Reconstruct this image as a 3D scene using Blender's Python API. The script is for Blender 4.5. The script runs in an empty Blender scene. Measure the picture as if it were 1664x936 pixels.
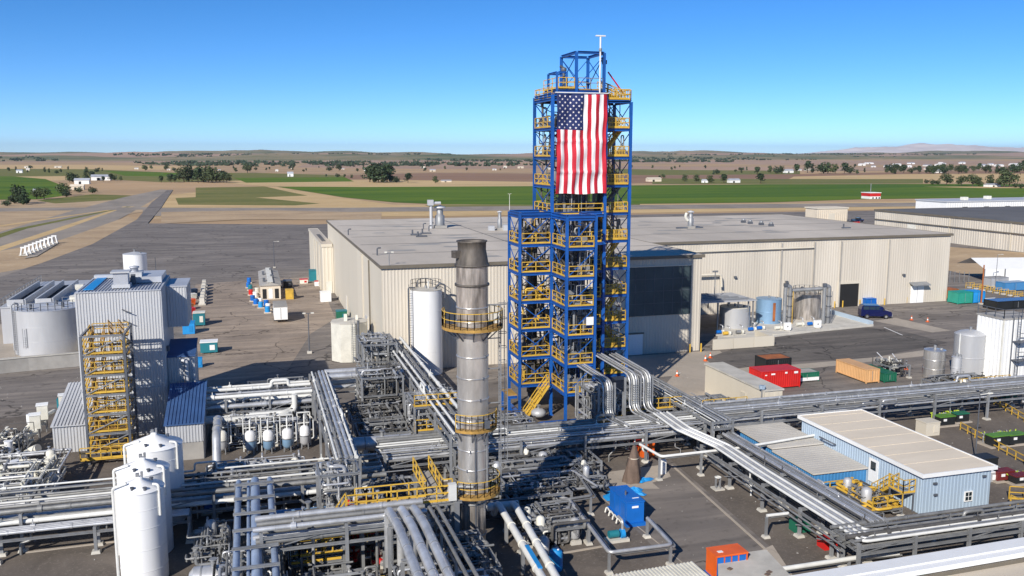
import bpy, math, random
from mathutils import Vector
R = math.radians
C = bpy.context.scene.collection
SC = bpy.context.scene

# ------------------------------------------------------------------ camera
CAM_H, FPX, YAW, PITCH = 27.0, 1450.0, R(16.3), math.atan(218/1450.0)
cd = bpy.data.cameras.new('camera'); cam = bpy.data.objects.new('camera', cd); C.objects.link(cam)
cd.sensor_width = 36.0; cd.lens = 36.0*FPX/1664.0; cd.clip_start = 0.5; cd.clip_end = 80000
cam.location = (0, 0, CAM_H); cam.rotation_euler = (math.pi/2 - PITCH, 0, -YAW)
SC.camera = cam
# ------------------------------------------------------------------ sky, sun, exposure
SUN_AZ, SUN_EL = R(221), R(31)        # azimuth of the sun clockwise from +Y, elevation
w = bpy.data.worlds.new('World'); SC.world = w; w.use_nodes = True
nt = w.node_tree
sky = nt.nodes.new('ShaderNodeTexSky'); sky.sky_type = 'NISHITA'; sky.sun_disc = False
sky.sun_elevation = SUN_EL; sky.sun_rotation = SUN_AZ
sky.air_density = 0.5; sky.dust_density = 0.0; sky.ozone_density = 3.5; sky.altitude = 300
bg = nt.nodes['Background']; tint = nt.nodes.new('ShaderNodeMixRGB'); tint.blend_type = 'MULTIPLY'; tint.inputs[0].default_value = 1; tint.inputs[2].default_value = (.93, 1.0, 1.07, 1)
hsv = nt.nodes.new('ShaderNodeHueSaturation'); hsv.inputs['Saturation'].default_value = 1.2
nt.links.new(sky.outputs[0], tint.inputs[1]); nt.links.new(tint.outputs[0], hsv.inputs['Color']); nt.links.new(hsv.outputs[0], bg.inputs[0]); bg.inputs[1].default_value = 0.112
sd = bpy.data.lights.new('sun', 'SUN'); sd.energy = 4.6; sd.angle = R(0.5); sd.color = (1, .94, .85)
sun = bpy.data.objects.new('sun', sd); C.objects.link(sun)
sdir = Vector((math.sin(SUN_AZ)*math.cos(SUN_EL), math.cos(SUN_AZ)*math.cos(SUN_EL), math.sin(SUN_EL)))
sun.rotation_euler = sdir.to_track_quat('Z', 'Y').to_euler()
SC.view_settings.view_transform = 'Standard'; SC.view_settings.look = 'None'
SC.view_settings.exposure = 0.3; SC.view_settings.gamma = 1.0

# ------------------------------------------------------------------ helpers
FW = Vector((math.sin(YAW)*math.cos(PITCH), math.cos(YAW)*math.cos(PITCH), -math.sin(PITCH)))
RT = Vector((math.cos(YAW), -math.sin(YAW), 0)); UP = RT.cross(FW)
def G(px, py, z=0.0):
    """point of the horizontal plane z seen at a photograph pixel"""
    d = FW + RT*((px-832)/FPX) - UP*((py-468)/FPX)
    t = (z-CAM_H)/d.z
    return Vector((d.x*t, d.y*t, z))

class MB:
    def __init__(s): s.v = []; s.f = []; s.sm = []
    def add(s, vs, fs, smooth=False):
        b = len(s.v); s.v += [tuple(p) for p in vs]
        for f in fs: s.f.append([b+i for i in f]); s.sm.append(smooth)
        return s
    def box(s, x0, y0, z0, x1, y1, z1):
        return s.add([(x0,y0,z0),(x1,y0,z0),(x1,y1,z0),(x0,y1,z0),(x0,y0,z1),(x1,y0,z1),(x1,y1,z1),(x0,y1,z1)],
              [(0,3,2,1),(4,5,6,7),(0,1,5,4),(1,2,6,5),(2,3,7,6),(3,0,4,7)])
    def rbox(s, cx, cy, z0, lx, ly, h, a=0.0, t=1.0):
        """box turned about z by a; top scaled by t"""
        ca, sa = math.cos(a), math.sin(a); vs = []
        for z, k in ((z0, 1), (z0+h, t)):
            for u, v in ((-1,-1),(1,-1),(1,1),(-1,1)):
                x, y = u*lx/2*k, v*ly/2*k; vs.append((cx+x*ca-y*sa, cy+x*sa+y*ca, z))
        return s.add(vs, [(0,3,2,1),(4,5,6,7),(0,1,5,4),(1,2,6,5),(2,3,7,6),(3,0,4,7)])
    def beam(s, p, q, w=.12, h=None):
        h = h or w; p = Vector(p); q = Vector(q); d = (q-p)
        if d.length < 1e-6: return s
        d.normalize(); a = Vector((0,0,1)) if abs(d.z) < .95 else Vector((0,1,0))
        u = d.cross(a).normalized(); v = u.cross(d)
        vs = [c + u*(i*w/2) + v*(j*h/2) for c in (p, q) for i, j in ((-1,-1),(1,-1),(1,1),(-1,1))]
        return s.add(vs, [(0,1,2,3),(7,6,5,4),(0,4,5,1),(1,5,6,2),(2,6,7,3),(3,7,4,0)])
    def hbeam(s, p, q, w=.25):
        """I section: two flanges and a web"""
        p = Vector(p); q = Vector(q); d = (q-p).normalized()
        a = Vector((0,0,1)) if abs(d.z) < .95 else Vector((0,1,0))
        u = d.cross(a).normalized(); v = u.cross(d)
        for k in (-1, 1):
            o = v*(k*(w/2-.02)); s.beam(p+o, q+o, w, .04)
        return s.beam(p, q, .04, w-.085)
    def tube(s, pts, r, n=8, R_=None, caps=True):
        P = [Vector(p) for p in pts]; R_ = R_ or r*2.6
        Q = [P[0]]
        for i in range(1, len(P)-1):
            a = P[i-1]-P[i]; b = P[i+1]-P[i]; la, lb = a.length, b.length
            if la < 1e-5 or lb < 1e-5: continue
            a /= la; b /= lb; ang = a.angle(b)
            if ang > 3.0 or ang < .05: Q.append(P[i]); continue
            t = min(R_/math.tan(ang/2), la*.48, lb*.48)
            A = P[i]+a*t; B = P[i]+b*t; k = 4
            for j in range(k+1):
                f = j/k; Q.append(A*(1-f)**2 + P[i]*2*f*(1-f) + B*f*f)
        Q.append(P[-1])
        T = []
        for i in range(len(Q)):
            d = Q[min(i+1, len(Q)-1)]-Q[max(i-1, 0)]
            T.append(d.normalized())
        a = Vector((0,0,1)) if abs(T[0].z) < .9 else Vector((0,1,0))
        u = T[0].cross(a).normalized(); vs = []; fs = []
        for i, c in enumerate(Q):
            u = (u - T[i]*u.dot(T[i])).normalized(); v = T[i].cross(u)
            for j in range(n):
                g = 2*math.pi*j/n; vs.append(c + u*(r*math.cos(g)) + v*(r*math.sin(g)))
        for i in range(len(Q)-1):
            for j in range(n):
                k = (j+1) % n; fs.append((i*n+j, i*n+k, i*n+n+k, i*n+n+j))
        s.add(vs, fs, True)
        if caps:
            m = len(vs)-n
            s.add(vs[:n][::-1], [tuple(range(n))]); s.add(vs[m:], [tuple(range(n))])
        return s
    def cyl(s, p, q, r, n=12, r2=None):
        p = Vector(p); q = Vector(q); r2 = r if r2 is None else r2
        d = (q-p).normalized(); a = Vector((0,0,1)) if abs(d.z) < .9 else Vector((0,1,0))
        u = d.cross(a).normalized(); v = d.cross(u)
        A = [p + u*(r*math.cos(2*math.pi*j/n)) - v*(r*math.sin(2*math.pi*j/n)) for j in range(n)]
        B = [q + u*(r2*math.cos(2*math.pi*j/n)) - v*(r2*math.sin(2*math.pi*j/n)) for j in range(n)]
        s.add(A+B, [(j, (j+1) % n, n+(j+1) % n, n+j) for j in range(n)], True)
        s.add(A[::-1], [tuple(range(n))])
        if r2 > .01: s.add(B, [tuple(range(n))])
        return s
    def lathe(s, cx, cy, prof, n=24, smooth=True, a0=0, a1=2*math.pi):
        """prof: list of (r, z)"""
        full = abs(a1-a0-2*math.pi) < 1e-6; m = n if full else n+1
        vs = [(cx+r*math.cos(a0+(a1-a0)*j/n), cy+r*math.sin(a0+(a1-a0)*j/n), z) for r, z in prof for j in range(m)]
        fs = []
        for i in range(len(prof)-1):
            for j in range(n):
                k = (j+1) % m; fs.append((i*m+j, i*m+k, i*m+m+k, i*m+m+j))
        return s.add(vs, fs, smooth)
    def poly(s, pts): return s.add(pts, [tuple(range(len(pts)))])
    def prism(s, pts, z0, z1):
        n = len(pts)
        vs = [(p[0],p[1],z0) for p in pts]+[(p[0],p[1],z1) for p in pts]
        return s.add(vs, [tuple(range(n))[::-1], tuple(range(n, 2*n))]+[(i, (i+1) % n, n+(i+1) % n, n+i) for i in range(n)])
    def corr(s, p, q, z0, z1, pitch=.3, amp=.05, z1b=None):
        """ribbed cladding sheet standing from p to q (outward = right of p->q), top z1..z1b"""
        p = Vector((p[0],p[1],0)); q = Vector((q[0],q[1],0)); d = q-p; L = d.length; d /= L
        nrm = Vector((d.y, -d.x, 0)); z1b = z1 if z1b is None else z1b
        n = max(2, int(L/pitch)); pr = [(0,0)]
        for i in range(n):
            for f, a in ((.08, 0), (.22, 1), (.5, 1), (.64, 0)): pr.append(((i+f)/n, a))
        pr.append((1, 0)); vs = []
        for f, a in pr:
            c = p + d*(L*f) + nrm*(a*amp); vs += [(c.x,c.y,z0), (c.x,c.y,z1+(z1b-z1)*f)]
        return s.add(vs, [(2*i, 2*i+2, 2*i+3, 2*i+1) for i in range(len(pr)-1)])
    def rail(s, pts, h=1.05, gap=1.3, r=.035, toe=True, closed=False):
        P = [Vector(p) for p in pts]
        if closed: P.append(P[0])
        for a, b in zip(P, P[1:]):
            for z in (h, h*.55): s.beam(a+Vector((0,0,z)), b+Vector((0,0,z)), 2*r)
            if toe: s.beam(a+Vector((0,0,.09)), b+Vector((0,0,.09)), .02, .16)
            k = max(1, round((b-a).length/gap))
            for i in range(k+1):
                c = a+(b-a)*(i/k); s.beam(c, c+Vector((0,0,h)), 2*r)
        return s
    def stair(s, p, q, w, axis):
        """flight from p up to q; axis = width direction vector"""
        p = Vector(p); q = Vector(q); a = Vector(axis)
        for k in (-1, 1): s.beam(p+a*(k*w/2), q+a*(k*w/2), .06, .24)
        n = max(3, int((q.z-p.z)/.25))
        for i in range(1, n):
            c = p+(q-p)*(i/n); s.beam(c-a*(w/2), c+a*(w/2), .24, .05)
        for k in (-1, 1):
            o = a*(k*w/2)
            for z in (1.0, .55): s.beam(p+o+Vector((0,0,z)), q+o+Vector((0,0,z)), .06)
            for i in range(4):
                c = p+(q-p)*(i/3)+o; s.beam(c, c+Vector((0,0,1.0)), .06)
        return s
    def build(s, name, mat, parent=None, label=None, kind=None):
        o0 = Vector(parent['_o']) if parent is not None else Vector((0,0,0))
        me = bpy.data.meshes.new(name)
        me.from_pydata([(x-o0.x, y-o0.y, z-o0.z) for x, y, z in s.v], [], s.f)
        me.polygons.foreach_set('use_smooth', s.sm); me.materials.append(mat); me.update()
        o = bpy.data.objects.new(name, me); C.objects.link(o)
        if parent is not None:
            o.parent = parent; o['_o'] = [0.0+x for x in o0]
        else: o['_o'] = [0.0, 0.0, 0.0]
        if label: o['label'] = label
        if kind: o['kind'] = kind
        return o

THINGS = []
def thing(name, label, cat, loc=(0,0,0), group=None):
    o = bpy.data.objects.new(name, None); C.objects.link(o); o.empty_display_size = .5
    o.location = loc; o['_o'] = [float(x) for x in loc]; o['label'] = label; o['category'] = cat
    if group: o['group'] = group
    THINGS.append(o); return o
def tag(o, label, cat, group=None):
    o['label'] = label; o['category'] = cat
    if group: o['group'] = group
    THINGS.append(o); return o
def struct(o): o['kind'] = 'structure'; return o
def dup(o, loc=None, rz=None, sc=None, label=None, group=None, parent=None):
    c = o.copy(); C.objects.link(c)
    if parent is not None: c.parent = parent
    for ch in list(o.children): dup(ch, parent=c)
    if loc is not None: c.location = loc
    if rz is not None: c.rotation_euler = (0, 0, rz)
    if sc is not None: c.scale = (sc, sc, sc) if not hasattr(sc, '__len__') else sc
    if label: c['label'] = label
    if group: c['group'] = group
    return c

# ------------------------------------------------------------------ materials
def M(name, rgb, rough=.6, metal=0.0, var=.12, scale=.6, bump=0.0, bscale=12., rgb2=None, detail=5, streak=None, rv=.08, thr=(.3,.7)):
    m = bpy.data.materials.new(name); m.use_nodes = True; t = m.node_tree; N = t.nodes; L = t.links
    b = N['Principled BSDF']; b.inputs['Roughness'].default_value = rough; b.inputs['Metallic'].default_value = metal
    geo = N.new('ShaderNodeNewGeometry'); vec = geo.outputs['Position']
    if streak:
        mp = N.new('ShaderNodeMapping'); mp.inputs['Scale'].default_value = streak; L.new(vec, mp.inputs[0]); vec = mp.outputs[0]
    no = N.new('ShaderNodeTexNoise'); no.inputs['Scale'].default_value = scale; no.inputs['Detail'].default_value = detail; no.inputs['Roughness'].default_value = .62
    L.new(vec, no.inputs['Vector'])
    r = N.new('ShaderNodeValToRGB'); e = r.color_ramp.elements
    e[0].position, e[1].position = thr
    lo = rgb2 if rgb2 else [c*(1-var) for c in rgb]; hi = rgb if rgb2 else [min(1, c*(1+var)) for c in rgb]
    e[0].color = (*lo, 1); e[1].color = (*hi, 1)
    L.new(no.outputs[0], r.inputs[0])
    oi = N.new('ShaderNodeObjectInfo')                       # a little difference from piece to piece
    hs = N.new('ShaderNodeHueSaturation'); mr = N.new('ShaderNodeMapRange')
    mr.inputs[3].default_value = 1-rv; mr.inputs[4].default_value = 1+rv
    L.new(oi.outputs['Random'], mr.inputs[0]); L.new(mr.outputs[0], hs.inputs['Value'])
    L.new(r.outputs[0], hs.inputs['Color']); L.new(hs.outputs[0], b.inputs['Base Color'])
    if bump:
        n2 = N.new('ShaderNodeTexNoise'); n2.inputs['Scale'].default_value = bscale; n2.inputs['Detail'].default_value = 4
        L.new(geo.outputs['Position'], n2.inputs['Vector'])
        bp = N.new('ShaderNodeBump'); bp.inputs['Strength'].default_value = bump; bp.inputs['Distance'].default_value = .05
        L.new(n2.outputs[0], bp.inputs['Height']); L.new(bp.outputs[0], b.inputs['Normal'])
    return m
def ground_mat(name, a, b_, c=None, big=.02, fine=1.5, stretch=(1,1,1), rough=.9, crack=False, mid=.5, tracks=False):
    """patchy ground: two large scale tones, a third fine speckle tone"""
    m = bpy.data.materials.new(name); m.use_nodes = True; t = m.node_tree; N = t.nodes; L = t.links
    b = N['Principled BSDF']; b.inputs['Roughness'].default_value = rough; b.inputs['Specular IOR Level'].default_value = .2
    geo = N.new('ShaderNodeNewGeometry'); mp = N.new('ShaderNodeMapping'); mp.inputs['Scale'].default_value = stretch
    L.new(geo.outputs['Position'], mp.inputs[0])
    n1 = N.new('ShaderNodeTexNoise'); n1.inputs['Scale'].default_value = big; n1.inputs['Detail'].default_value = 9; n1.inputs['Roughness'].default_value = .66
    n1.inputs['Distortion'].default_value = .6
    L.new(mp.outputs[0], n1.inputs['Vector'])
    r = N.new('ShaderNodeValToRGB'); e = r.color_ramp.elements; e[0].position, e[1].position = mid-.13, mid+.13
    e[0].color = (*a, 1); e[1].color = (*b_, 1); L.new(n1.outputs[0], r.inputs[0])
    n2 = N.new('ShaderNodeTexNoise'); n2.inputs['Scale'].default_value = fine; n2.inputs['Detail'].default_value = 6; n2.inputs['Roughness'].default_value = .75
    L.new(geo.outputs['Position'], n2.inputs['Vector'])
    r2 = N.new('ShaderNodeValToRGB'); e = r2.color_ramp.elements; e[0].position, e[1].position = .54, .72
    e[0].color = (0,0,0,1); e[1].color = (1,1,1,1); L.new(n2.outputs[0], r2.inputs[0])
    mx = N.new('ShaderNodeMixRGB'); L.new(r2.outputs[0], mx.inputs[0]); L.new(r.outputs[0], mx.inputs[1])
    mx.inputs[2].default_value = (*(c or b_), 1); out = mx.outputs[0]
    if crack:
        v = N.new('ShaderNodeTexVoronoi'); v.feature = 'DISTANCE_TO_EDGE'; v.inputs['Scale'].default_value = .07
        dn = N.new('ShaderNodeMixRGB'); dn.inputs[0].default_value = .06; L.new(geo.outputs['Position'], dn.inputs[1])
        n3 = N.new('ShaderNodeTexNoise'); n3.inputs['Scale'].default_value = .12; n3.inputs['Detail'].default_value = 6
        L.new(geo.outputs['Position'], n3.inputs['Vector'])
        av = N.new('ShaderNodeVectorMath'); av.operation = 'MULTIPLY_ADD'
        L.new(n3.outputs['Color'], av.inputs[0]); av.inputs[1].default_value = (14,14,14); L.new(geo.outputs['Position'], av.inputs[2])
        L.new(av.outputs[0], v.inputs['Vector'])
        r3 = N.new('ShaderNodeValToRGB'); e = r3.color_ramp.elements; e[0].position, e[1].position = .004, .012
        e[0].color = (.45,.45,.45,1); e[1].color = (1,1,1,1); L.new(v.outputs[0], r3.inputs[0])
        m3 = N.new('ShaderNodeMixRGB'); m3.blend_type = 'MULTIPLY'; m3.inputs[0].default_value = 1
        L.new(out, m3.inputs[1]); L.new(r3.outputs[0], m3.inputs[2]); out = m3.outputs[0]
    if tracks:                                   # tyre-worn lanes and oil drips
        mp2 = N.new('ShaderNodeMapping'); mp2.inputs['Scale'].default_value = (.035,.5,1); mp2.inputs['Rotation'].default_value = (0,0,.25)
        L.new(geo.outputs['Position'], mp2.inputs[0])
        n4 = N.new('ShaderNodeTexNoise'); n4.inputs['Scale'].default_value = 1; n4.inputs['Detail'].default_value = 5; n4.inputs['Distortion'].default_value = 1.2
        L.new(mp2.outputs[0], n4.inputs['Vector'])
        r4 = N.new('ShaderNodeValToRGB'); e = r4.color_ramp.elements; e[0].position, e[1].position = .42, .66
        e[0].color = (.84,.84,.85,1); e[1].color = (1.2,1.18,1.15,1); L.new(n4.outputs[0], r4.inputs[0])
        m4 = N.new('ShaderNodeMixRGB'); m4.blend_type = 'MULTIPLY'; m4.inputs[0].default_value = 1; L.new(out, m4.inputs[1]); L.new(r4.outputs[0], m4.inputs[2])
        n5 = N.new('ShaderNodeTexNoise'); n5.inputs['Scale'].default_value = .35; n5.inputs['Detail'].default_value = 3; L.new(geo.outputs['Position'], n5.inputs['Vector'])
        r5 = N.new('ShaderNodeValToRGB'); e = r5.color_ramp.elements; e[0].position, e[1].position = .27, .34
        e[0].color = (.6,.6,.6,1); e[1].color = (1,1,1,1); L.new(n5.outputs[0], r5.inputs[0])
        m5 = N.new('ShaderNodeMixRGB'); m5.blend_type = 'MULTIPLY'; m5.inputs[0].default_value = 1; L.new(m4.outputs[0], m5.inputs[1]); L.new(r5.outputs[0], m5.inputs[2]); out = m5.outputs[0]
    L.new(out, b.inputs['Base Color'])
    bp = N.new('ShaderNodeBump'); bp.inputs['Strength'].default_value = .25; bp.inputs['Distance'].default_value = .05
    L.new(n2.outputs[0], bp.inputs['Height']); L.new(bp.outputs[0], b.inputs['Normal'])
    return m

mt = {}
mt['steel']  = M('galvanised steel', (.265,.272,.28), .5, .3, .22, .9)
mt['dsteel'] = M('dark grey painted steel', (.11,.12,.14), .55, .2, .25, .9)
mt['pipe']   = M('aluminium clad pipe', (.54,.545,.55), .38, .5, .22, 1.1)
mt['pipe2']  = M('dull insulated pipe', (.25,.25,.243), .5, .35, .28, 1.2)
mt['wpipe']  = M('white painted pipe', (.66,.66,.63), .45, .0, .1, .9)
mt['shadepipe'] = M('light grey pipe with painted blue shade', (.27,.34,.46), .45, .2, .2, .8)  # light grey pipes, with the blue of their shade mixed into the paint
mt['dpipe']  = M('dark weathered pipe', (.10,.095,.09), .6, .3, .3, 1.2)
mt['white']  = M('white tank paint', (.77,.77,.765), .4, 0, .09, .45, streak=(1,1,.15))
mt['offw']   = M('off white equipment paint', (.68,.66,.58), .55, 0, .14, .9)
mt['blue']   = M('blue structural paint', (.008,.085,.34), .45, 0, .25, .5)
mt['yellow'] = M('yellow safety paint', (.60,.375,.05), .55, 0, .18, .9)
mt['grate']  = M('ochre grating', (.36,.21,.05), .7, .1, .3, 1.5)
mt['beige']  = M('beige cladding', (.545,.495,.415), .65, 0, .12, .22, streak=(1,1,.12))
mt['beigew'] = M('pale beige panel', (.59,.54,.445), .65, 0, .05, .1, streak=(1,1,.1))
mt['roof']   = M('grey roof membrane', (.485,.43,.36), .95, 0, .2, .07, detail=9, streak=(1,.25,1))
mt['droof']  = M('dark roof membrane', (.115,.11,.105), .85, 0, .2, .08, detail=8)
mt['fascia'] = M('dark bronze fascia', (.15,.13,.10), .6)
mt['clad']   = M('grey metal cladding', (.50,.51,.525), .5, .15, .08, .2, streak=(1,1,.15))
mt['cladr']  = M('grey metal roofing', (.45,.47,.51), .5, .2, .12, .3)
mt['shaderoof']  = M('light metal roofing with painted blue shade', (.045,.10,.235), .5, .1, .18, .5)  # galvanised roofing; the blue of its sky-lit shade is put into the colour
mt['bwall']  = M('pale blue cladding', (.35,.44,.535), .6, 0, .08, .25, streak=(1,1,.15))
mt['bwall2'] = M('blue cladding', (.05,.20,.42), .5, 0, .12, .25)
mt['wtrim']  = M('white trim', (.82,.82,.80), .5, 0, .04)
mt['tanroof']= M('pale tan roofing', (.63,.55,.435), .9, 0, .1, .35, detail=8, streak=(.3,1,1))
mt['aroof']  = M('grey annex roofing', (.50,.475,.43), .9, 0, .1, .35, detail=8)
mt['tank']   = M('grey steel tank plate', (.46,.465,.475), .5, .25, .14, .35, streak=(1,1,.2))
mt['bluet']  = M('blue grey tank plate', (.22,.36,.52), .42, .3, .18, .4, streak=(1,1,.2))
mt['ss']     = M('stainless plate', (.62,.60,.57), .33, .72, .28, 1.2, streak=(1,1,.25))
mt['soot']   = M('sooty scorched steel', (.13,.115,.10), .6, .5, .5, 1.2, streak=(1.6,1.6,.4))
mt['dss']    = M('dull heat stained steel', (.46,.415,.37), .38, .6, .55, 1.6, streak=(1.5,1.5,.25))
mt['dark']   = M('dark opening', (.012,.012,.013), .8)
mt['dglass'] = M('dark teal translucent panel', (.05,.075,.082), .5, 0, .25, .3)
mt['glass']  = M('window glass', (.02,.03,.035), .08)
mt['conc']   = M('pale concrete', (.50,.475,.42), .85, 0, .16, .6, bump=.15)
mt['conc2']  = M('grey concrete', (.33,.315,.29), .88, 0, .18, .5, bump=.15)
mt['dred']   = M('dull dark red paint', (.16,.02,.02), .55, 0, .3)
mt['red']    = M('red paint', (.55,.018,.015), .45, 0, .12)
mt['orange'] = M('orange paint', (.72,.12,.015), .45, 0, .15)
mt['tanb']   = M('tan container paint', (.66,.38,.17), .5, 0, .1)
mt['rust']   = M('rusty brown paint', (.34,.11,.03), .7, 0, .3, 1.)
mt['green']  = M('dark green paint', (.012,.13,.075), .5, 0, .18)
mt['tgreen'] = M('teal green paint', (.02,.26,.19), .5, 0, .15)
mt['teal']   = M('teal paint', (.015,.17,.21), .5, 0, .15)
mt['cyan']   = M('bright blue paint', (.015,.25,.60), .5, 0, .15)
mt['navy']   = M('navy blue car paint', (.006,.010,.07), .18, .2, .05)
mt['pblue']  = M('pump blue paint', (.008,.13,.48), .4, 0, .15)
mt['mgreen'] = M('mid green paint', (.09,.22,.03), .5, 0, .2)
mt['lime']   = M('lime green paint', (.36,.46,.03), .5, 0, .2)
mt['black']  = M('black paint', (.015,.017,.018), .5, 0, .2)
mt['rubber'] = M('rubber', (.015,.015,.015), .8)
mt['brown']  = M('brown tarpaulin', (.15,.105,.08), .85, 0, .22, 2., bump=.3)
mt['purple'] = M('dark plum container', (.05,.018,.028), .5)
mt['chrome'] = M('bright metal', (.6,.6,.6), .25, .9)
mt['lamp']   = M('lamp lens', (.8,.8,.75), .3)
mt['flagw']  = M('white flag cloth', (.78,.75,.74), .8, 0, .06, 1.)
mt['flagr']  = M('red flag cloth', (.48,.012,.03), .8, 0, .1, 1.)
mt['flagb']  = M('navy flag cloth', (.010,.022,.105), .8, 0, .15, 1.)
mt['bark']   = M('bark', (.07,.05,.035), .9)
mt['leaf']   = M('dark foliage', (.030,.052,.018), .75, 0, .5, .35, rv=.3)
mt['leaf2']  = M('olive foliage', (.055,.075,.025), .75, 0, .45, .35, rv=.3)
mt['leafh']  = M('dusty hillside foliage', (.040,.062,.035), .8, 0, .4, .05, rv=.2)

# grounds
mt['plain']  = ground_mat('dry plain', (.50,.335,.185), (.36,.25,.145), (.54,.40,.23), .0022, .03, (1,3,1))
mt['asph']   = ground_mat('worn asphalt', (.175,.155,.138), (.25,.222,.195), (.125,.112,.10), .05, 1.2, (1,2.2,1), crack=True, tracks=True)
mt['asph2']  = ground_mat('newer asphalt', (.110,.100,.092), (.16,.145,.13), (.08,.074,.068), .09, 1.6, (1,1.6,1), crack=True, tracks=True)
mt['gravel'] = ground_mat('dark gravel', (.112,.096,.082), (.165,.14,.118), (.24,.21,.175), .25, 5.)
mt['yardc']  = ground_mat('dusty concrete yard', (.36,.295,.235), (.27,.22,.175), (.20,.165,.132), .09, 1.4, crack=True, tracks=True)
mt['apron']  = ground_mat('pale concrete apron', (.44,.38,.31), (.36,.315,.26), (.30,.26,.22), .12, 1.4)
mt['dirt']   = ground_mat('bare tan dirt', (.52,.38,.23), (.38,.27,.165), (.56,.45,.31), .03, .5, (1,2,1))
mt['road']   = ground_mat('grey dirt road', (.34,.29,.235), (.24,.21,.175), (.41,.35,.28), .05, .7, (1,.5,1))
mt['fgreen'] = ground_mat('green crop', (.060,.125,.005), (.125,.185,.009), (.135,.185,.011), .008, .15, (.4,3,1))
mt['folive'] = ground_mat('olive crop', (.13,.145,.032), (.21,.19,.055), (.26,.21,.085), .01, .12, (.5,3,1))
mt['fbrown'] = ground_mat('ploughed brown field', (.25,.145,.09), (.32,.20,.12), (.35,.23,.145), .006, .08, (.4,3,1))
mt['fpink']  = ground_mat('pale ploughed field', (.46,.31,.21), (.34,.23,.16), (.50,.36,.25), .003, .04, (.4,3,1))
mt['fgold']  = ground_mat('dry stubble field', (.62,.44,.22), (.50,.35,.17), (.66,.50,.29), .012, .15, (.5,3,1))
mt['hillg']  = ground_mat('green grey hillside', (.12,.145,.062), (.36,.27,.155), (.06,.085,.04), .0016, .009, (1,1,1))
mt['mount']  = ground_mat('bare mountain', (.78,.70,.66), (.64,.57,.53), (.82,.76,.72), .0012, .006, (1,1,1))

# ================================================================== SETTING
def sheet(name, pts, z, mat):
    return struct(MB().poly([(p[0], p[1], z) for p in pts]).build(name, mat))
def psheet(name, px, z, mat):                 # corners of a flat sheet read off the photograph's ground
    return sheet(name, [G(x, y) for x, y in px], z, mat)
b = MB(); n = 64
b.add([(22000*math.cos(2*math.pi*i/n), 22000*math.sin(2*math.pi*i/n), 0) for i in range(n)], [tuple(range(n))])
struct(b.build('ground', mt['plain']))
Fz = .02
def field(px, m, z=None, name='field'):
    global Fz
    Fz += .004; return psheet(name, px, z or Fz, mt[m])
# far plain bands
field([(-300,262),(430,265),(900,264),(1300,268),(1950,268),(1950,263),(900,259.5),(-300,258)], 'fpink')
field([(-260,268),(150,268),(330,271),(330,275),(100,277),(-260,276)], 'fgold')
field([(500,266),(800,265),(980,268),(1000,273),(700,275),(480,272)], 'fpink')
field([(1000,270),(1300,272),(1650,270),(1900,270),(1900,276),(1300,278),(1000,277)], 'fpink')
field([(-300,273),(150,275),(290,281),(420,281),(560,285),(560,292),(260,296),(110,288),(-300,284)], 'folive')
field([(170,278),(300,281),(300,287),(205,286)], 'fgreen')
field([(20,287),(112,286),(112,293),(75,294)], 'fgold')
field([(-260,286),(20,286.5),(74,291),(108,304),(105,318),(60,324),(-260,327)], 'fgreen')
field([(560,285),(700,281),(1000,283),(1180,288),(1180,296),(860,300),(560,297)], 'fbrown')
field([(900,273),(1100,276),(1300,278),(1300,284),(1060,285),(900,280)], 'folive')
field([(1040,285),(1300,283),(1560,278),(1900,278),(1900,288),(1500,291),(1040,292)], 'fbrown')
field([(1290,287),(1470,283),(1900,281),(1900,293),(1500,297),(1270,297)], 'fgold')
field([(1060,290),(1250,291),(1500,291),(1500,298),(1250,299),(1060,299)], 'folive')
field([(330,294),(600,292),(900,296),(900,303),(600,304),(430,303)], 'fgold')
field([(380,289),(560,288),(575,295),(400,297)], 'fgreen')
field([(260,318),(420,304),(450,304),(560,322),(640,333),(1250,331),(1900,321),(1900,336),(1250,343),(700,352),(250,352)], 'fgold')
field([(318,305),(430,303),(470,312),(500,318),(420,321),(318,321)], 'folive')
field([(285,322),(330,320),(415,321),(520,331),(480,334),(290,333)], 'folive')
field([(450,303.5),(600,304),(900,302.5),(1250,299.5),(1480,299),(1900,300),(1900,320),(1664,320.5),(1400,324),(1250,329),(900,333),(720,332.5),(640,329),(560,321)], 'fgreen')
field([(1500,303.5),(1900,303),(1900,306),(1600,306)], 'fgold')
field([(690,334),(780,333),(950,333),(1040,331.5),(1040,335),(700,336.5)], 'folive')
# dirt verge, roads
field([(-200,330),(60,325),(215,321),(262,318),(232,345),(60,372),(-260,430)], 'dirt', name='verge')
field([(60,326),(150,316),(215,318),(205,324),(90,331)], 'folive', name='verge')
field([(-60,395),(110,345),(200,321),(262,308),(276,309),(215,345),(40,440),(-160,505)], 'road', name='dirt_road')
field([(-200,478),(40,437),(150,402),(224,360),(208,352),(100,390),(-200,446)], 'dirt', name='verge')
for k, (x0, x1) in enumerate(((8,60), (-56,36), (-120,6))):
    field([(x0-60,418),(x0+82,372),(200+k*7,336),(206+k*7,336),(x0+100,372),(x0-36,418)], 'fgold' if k != 1 else 'folive', name='verge')
field([(232,352),(232,338),(560,338),(1100,333),(1900,326),(1900,331),(1100,340),(560,345)], 'road', name='dirt_road')
field([(-260,342),(60,338),(240,337),(240,341),(60,343),(-260,350)], 'road', name='dirt_road')
field([(262,345),(430,342),(620,346),(620,358),(400,357),(262,364)], 'dirt', name='verge')
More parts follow.
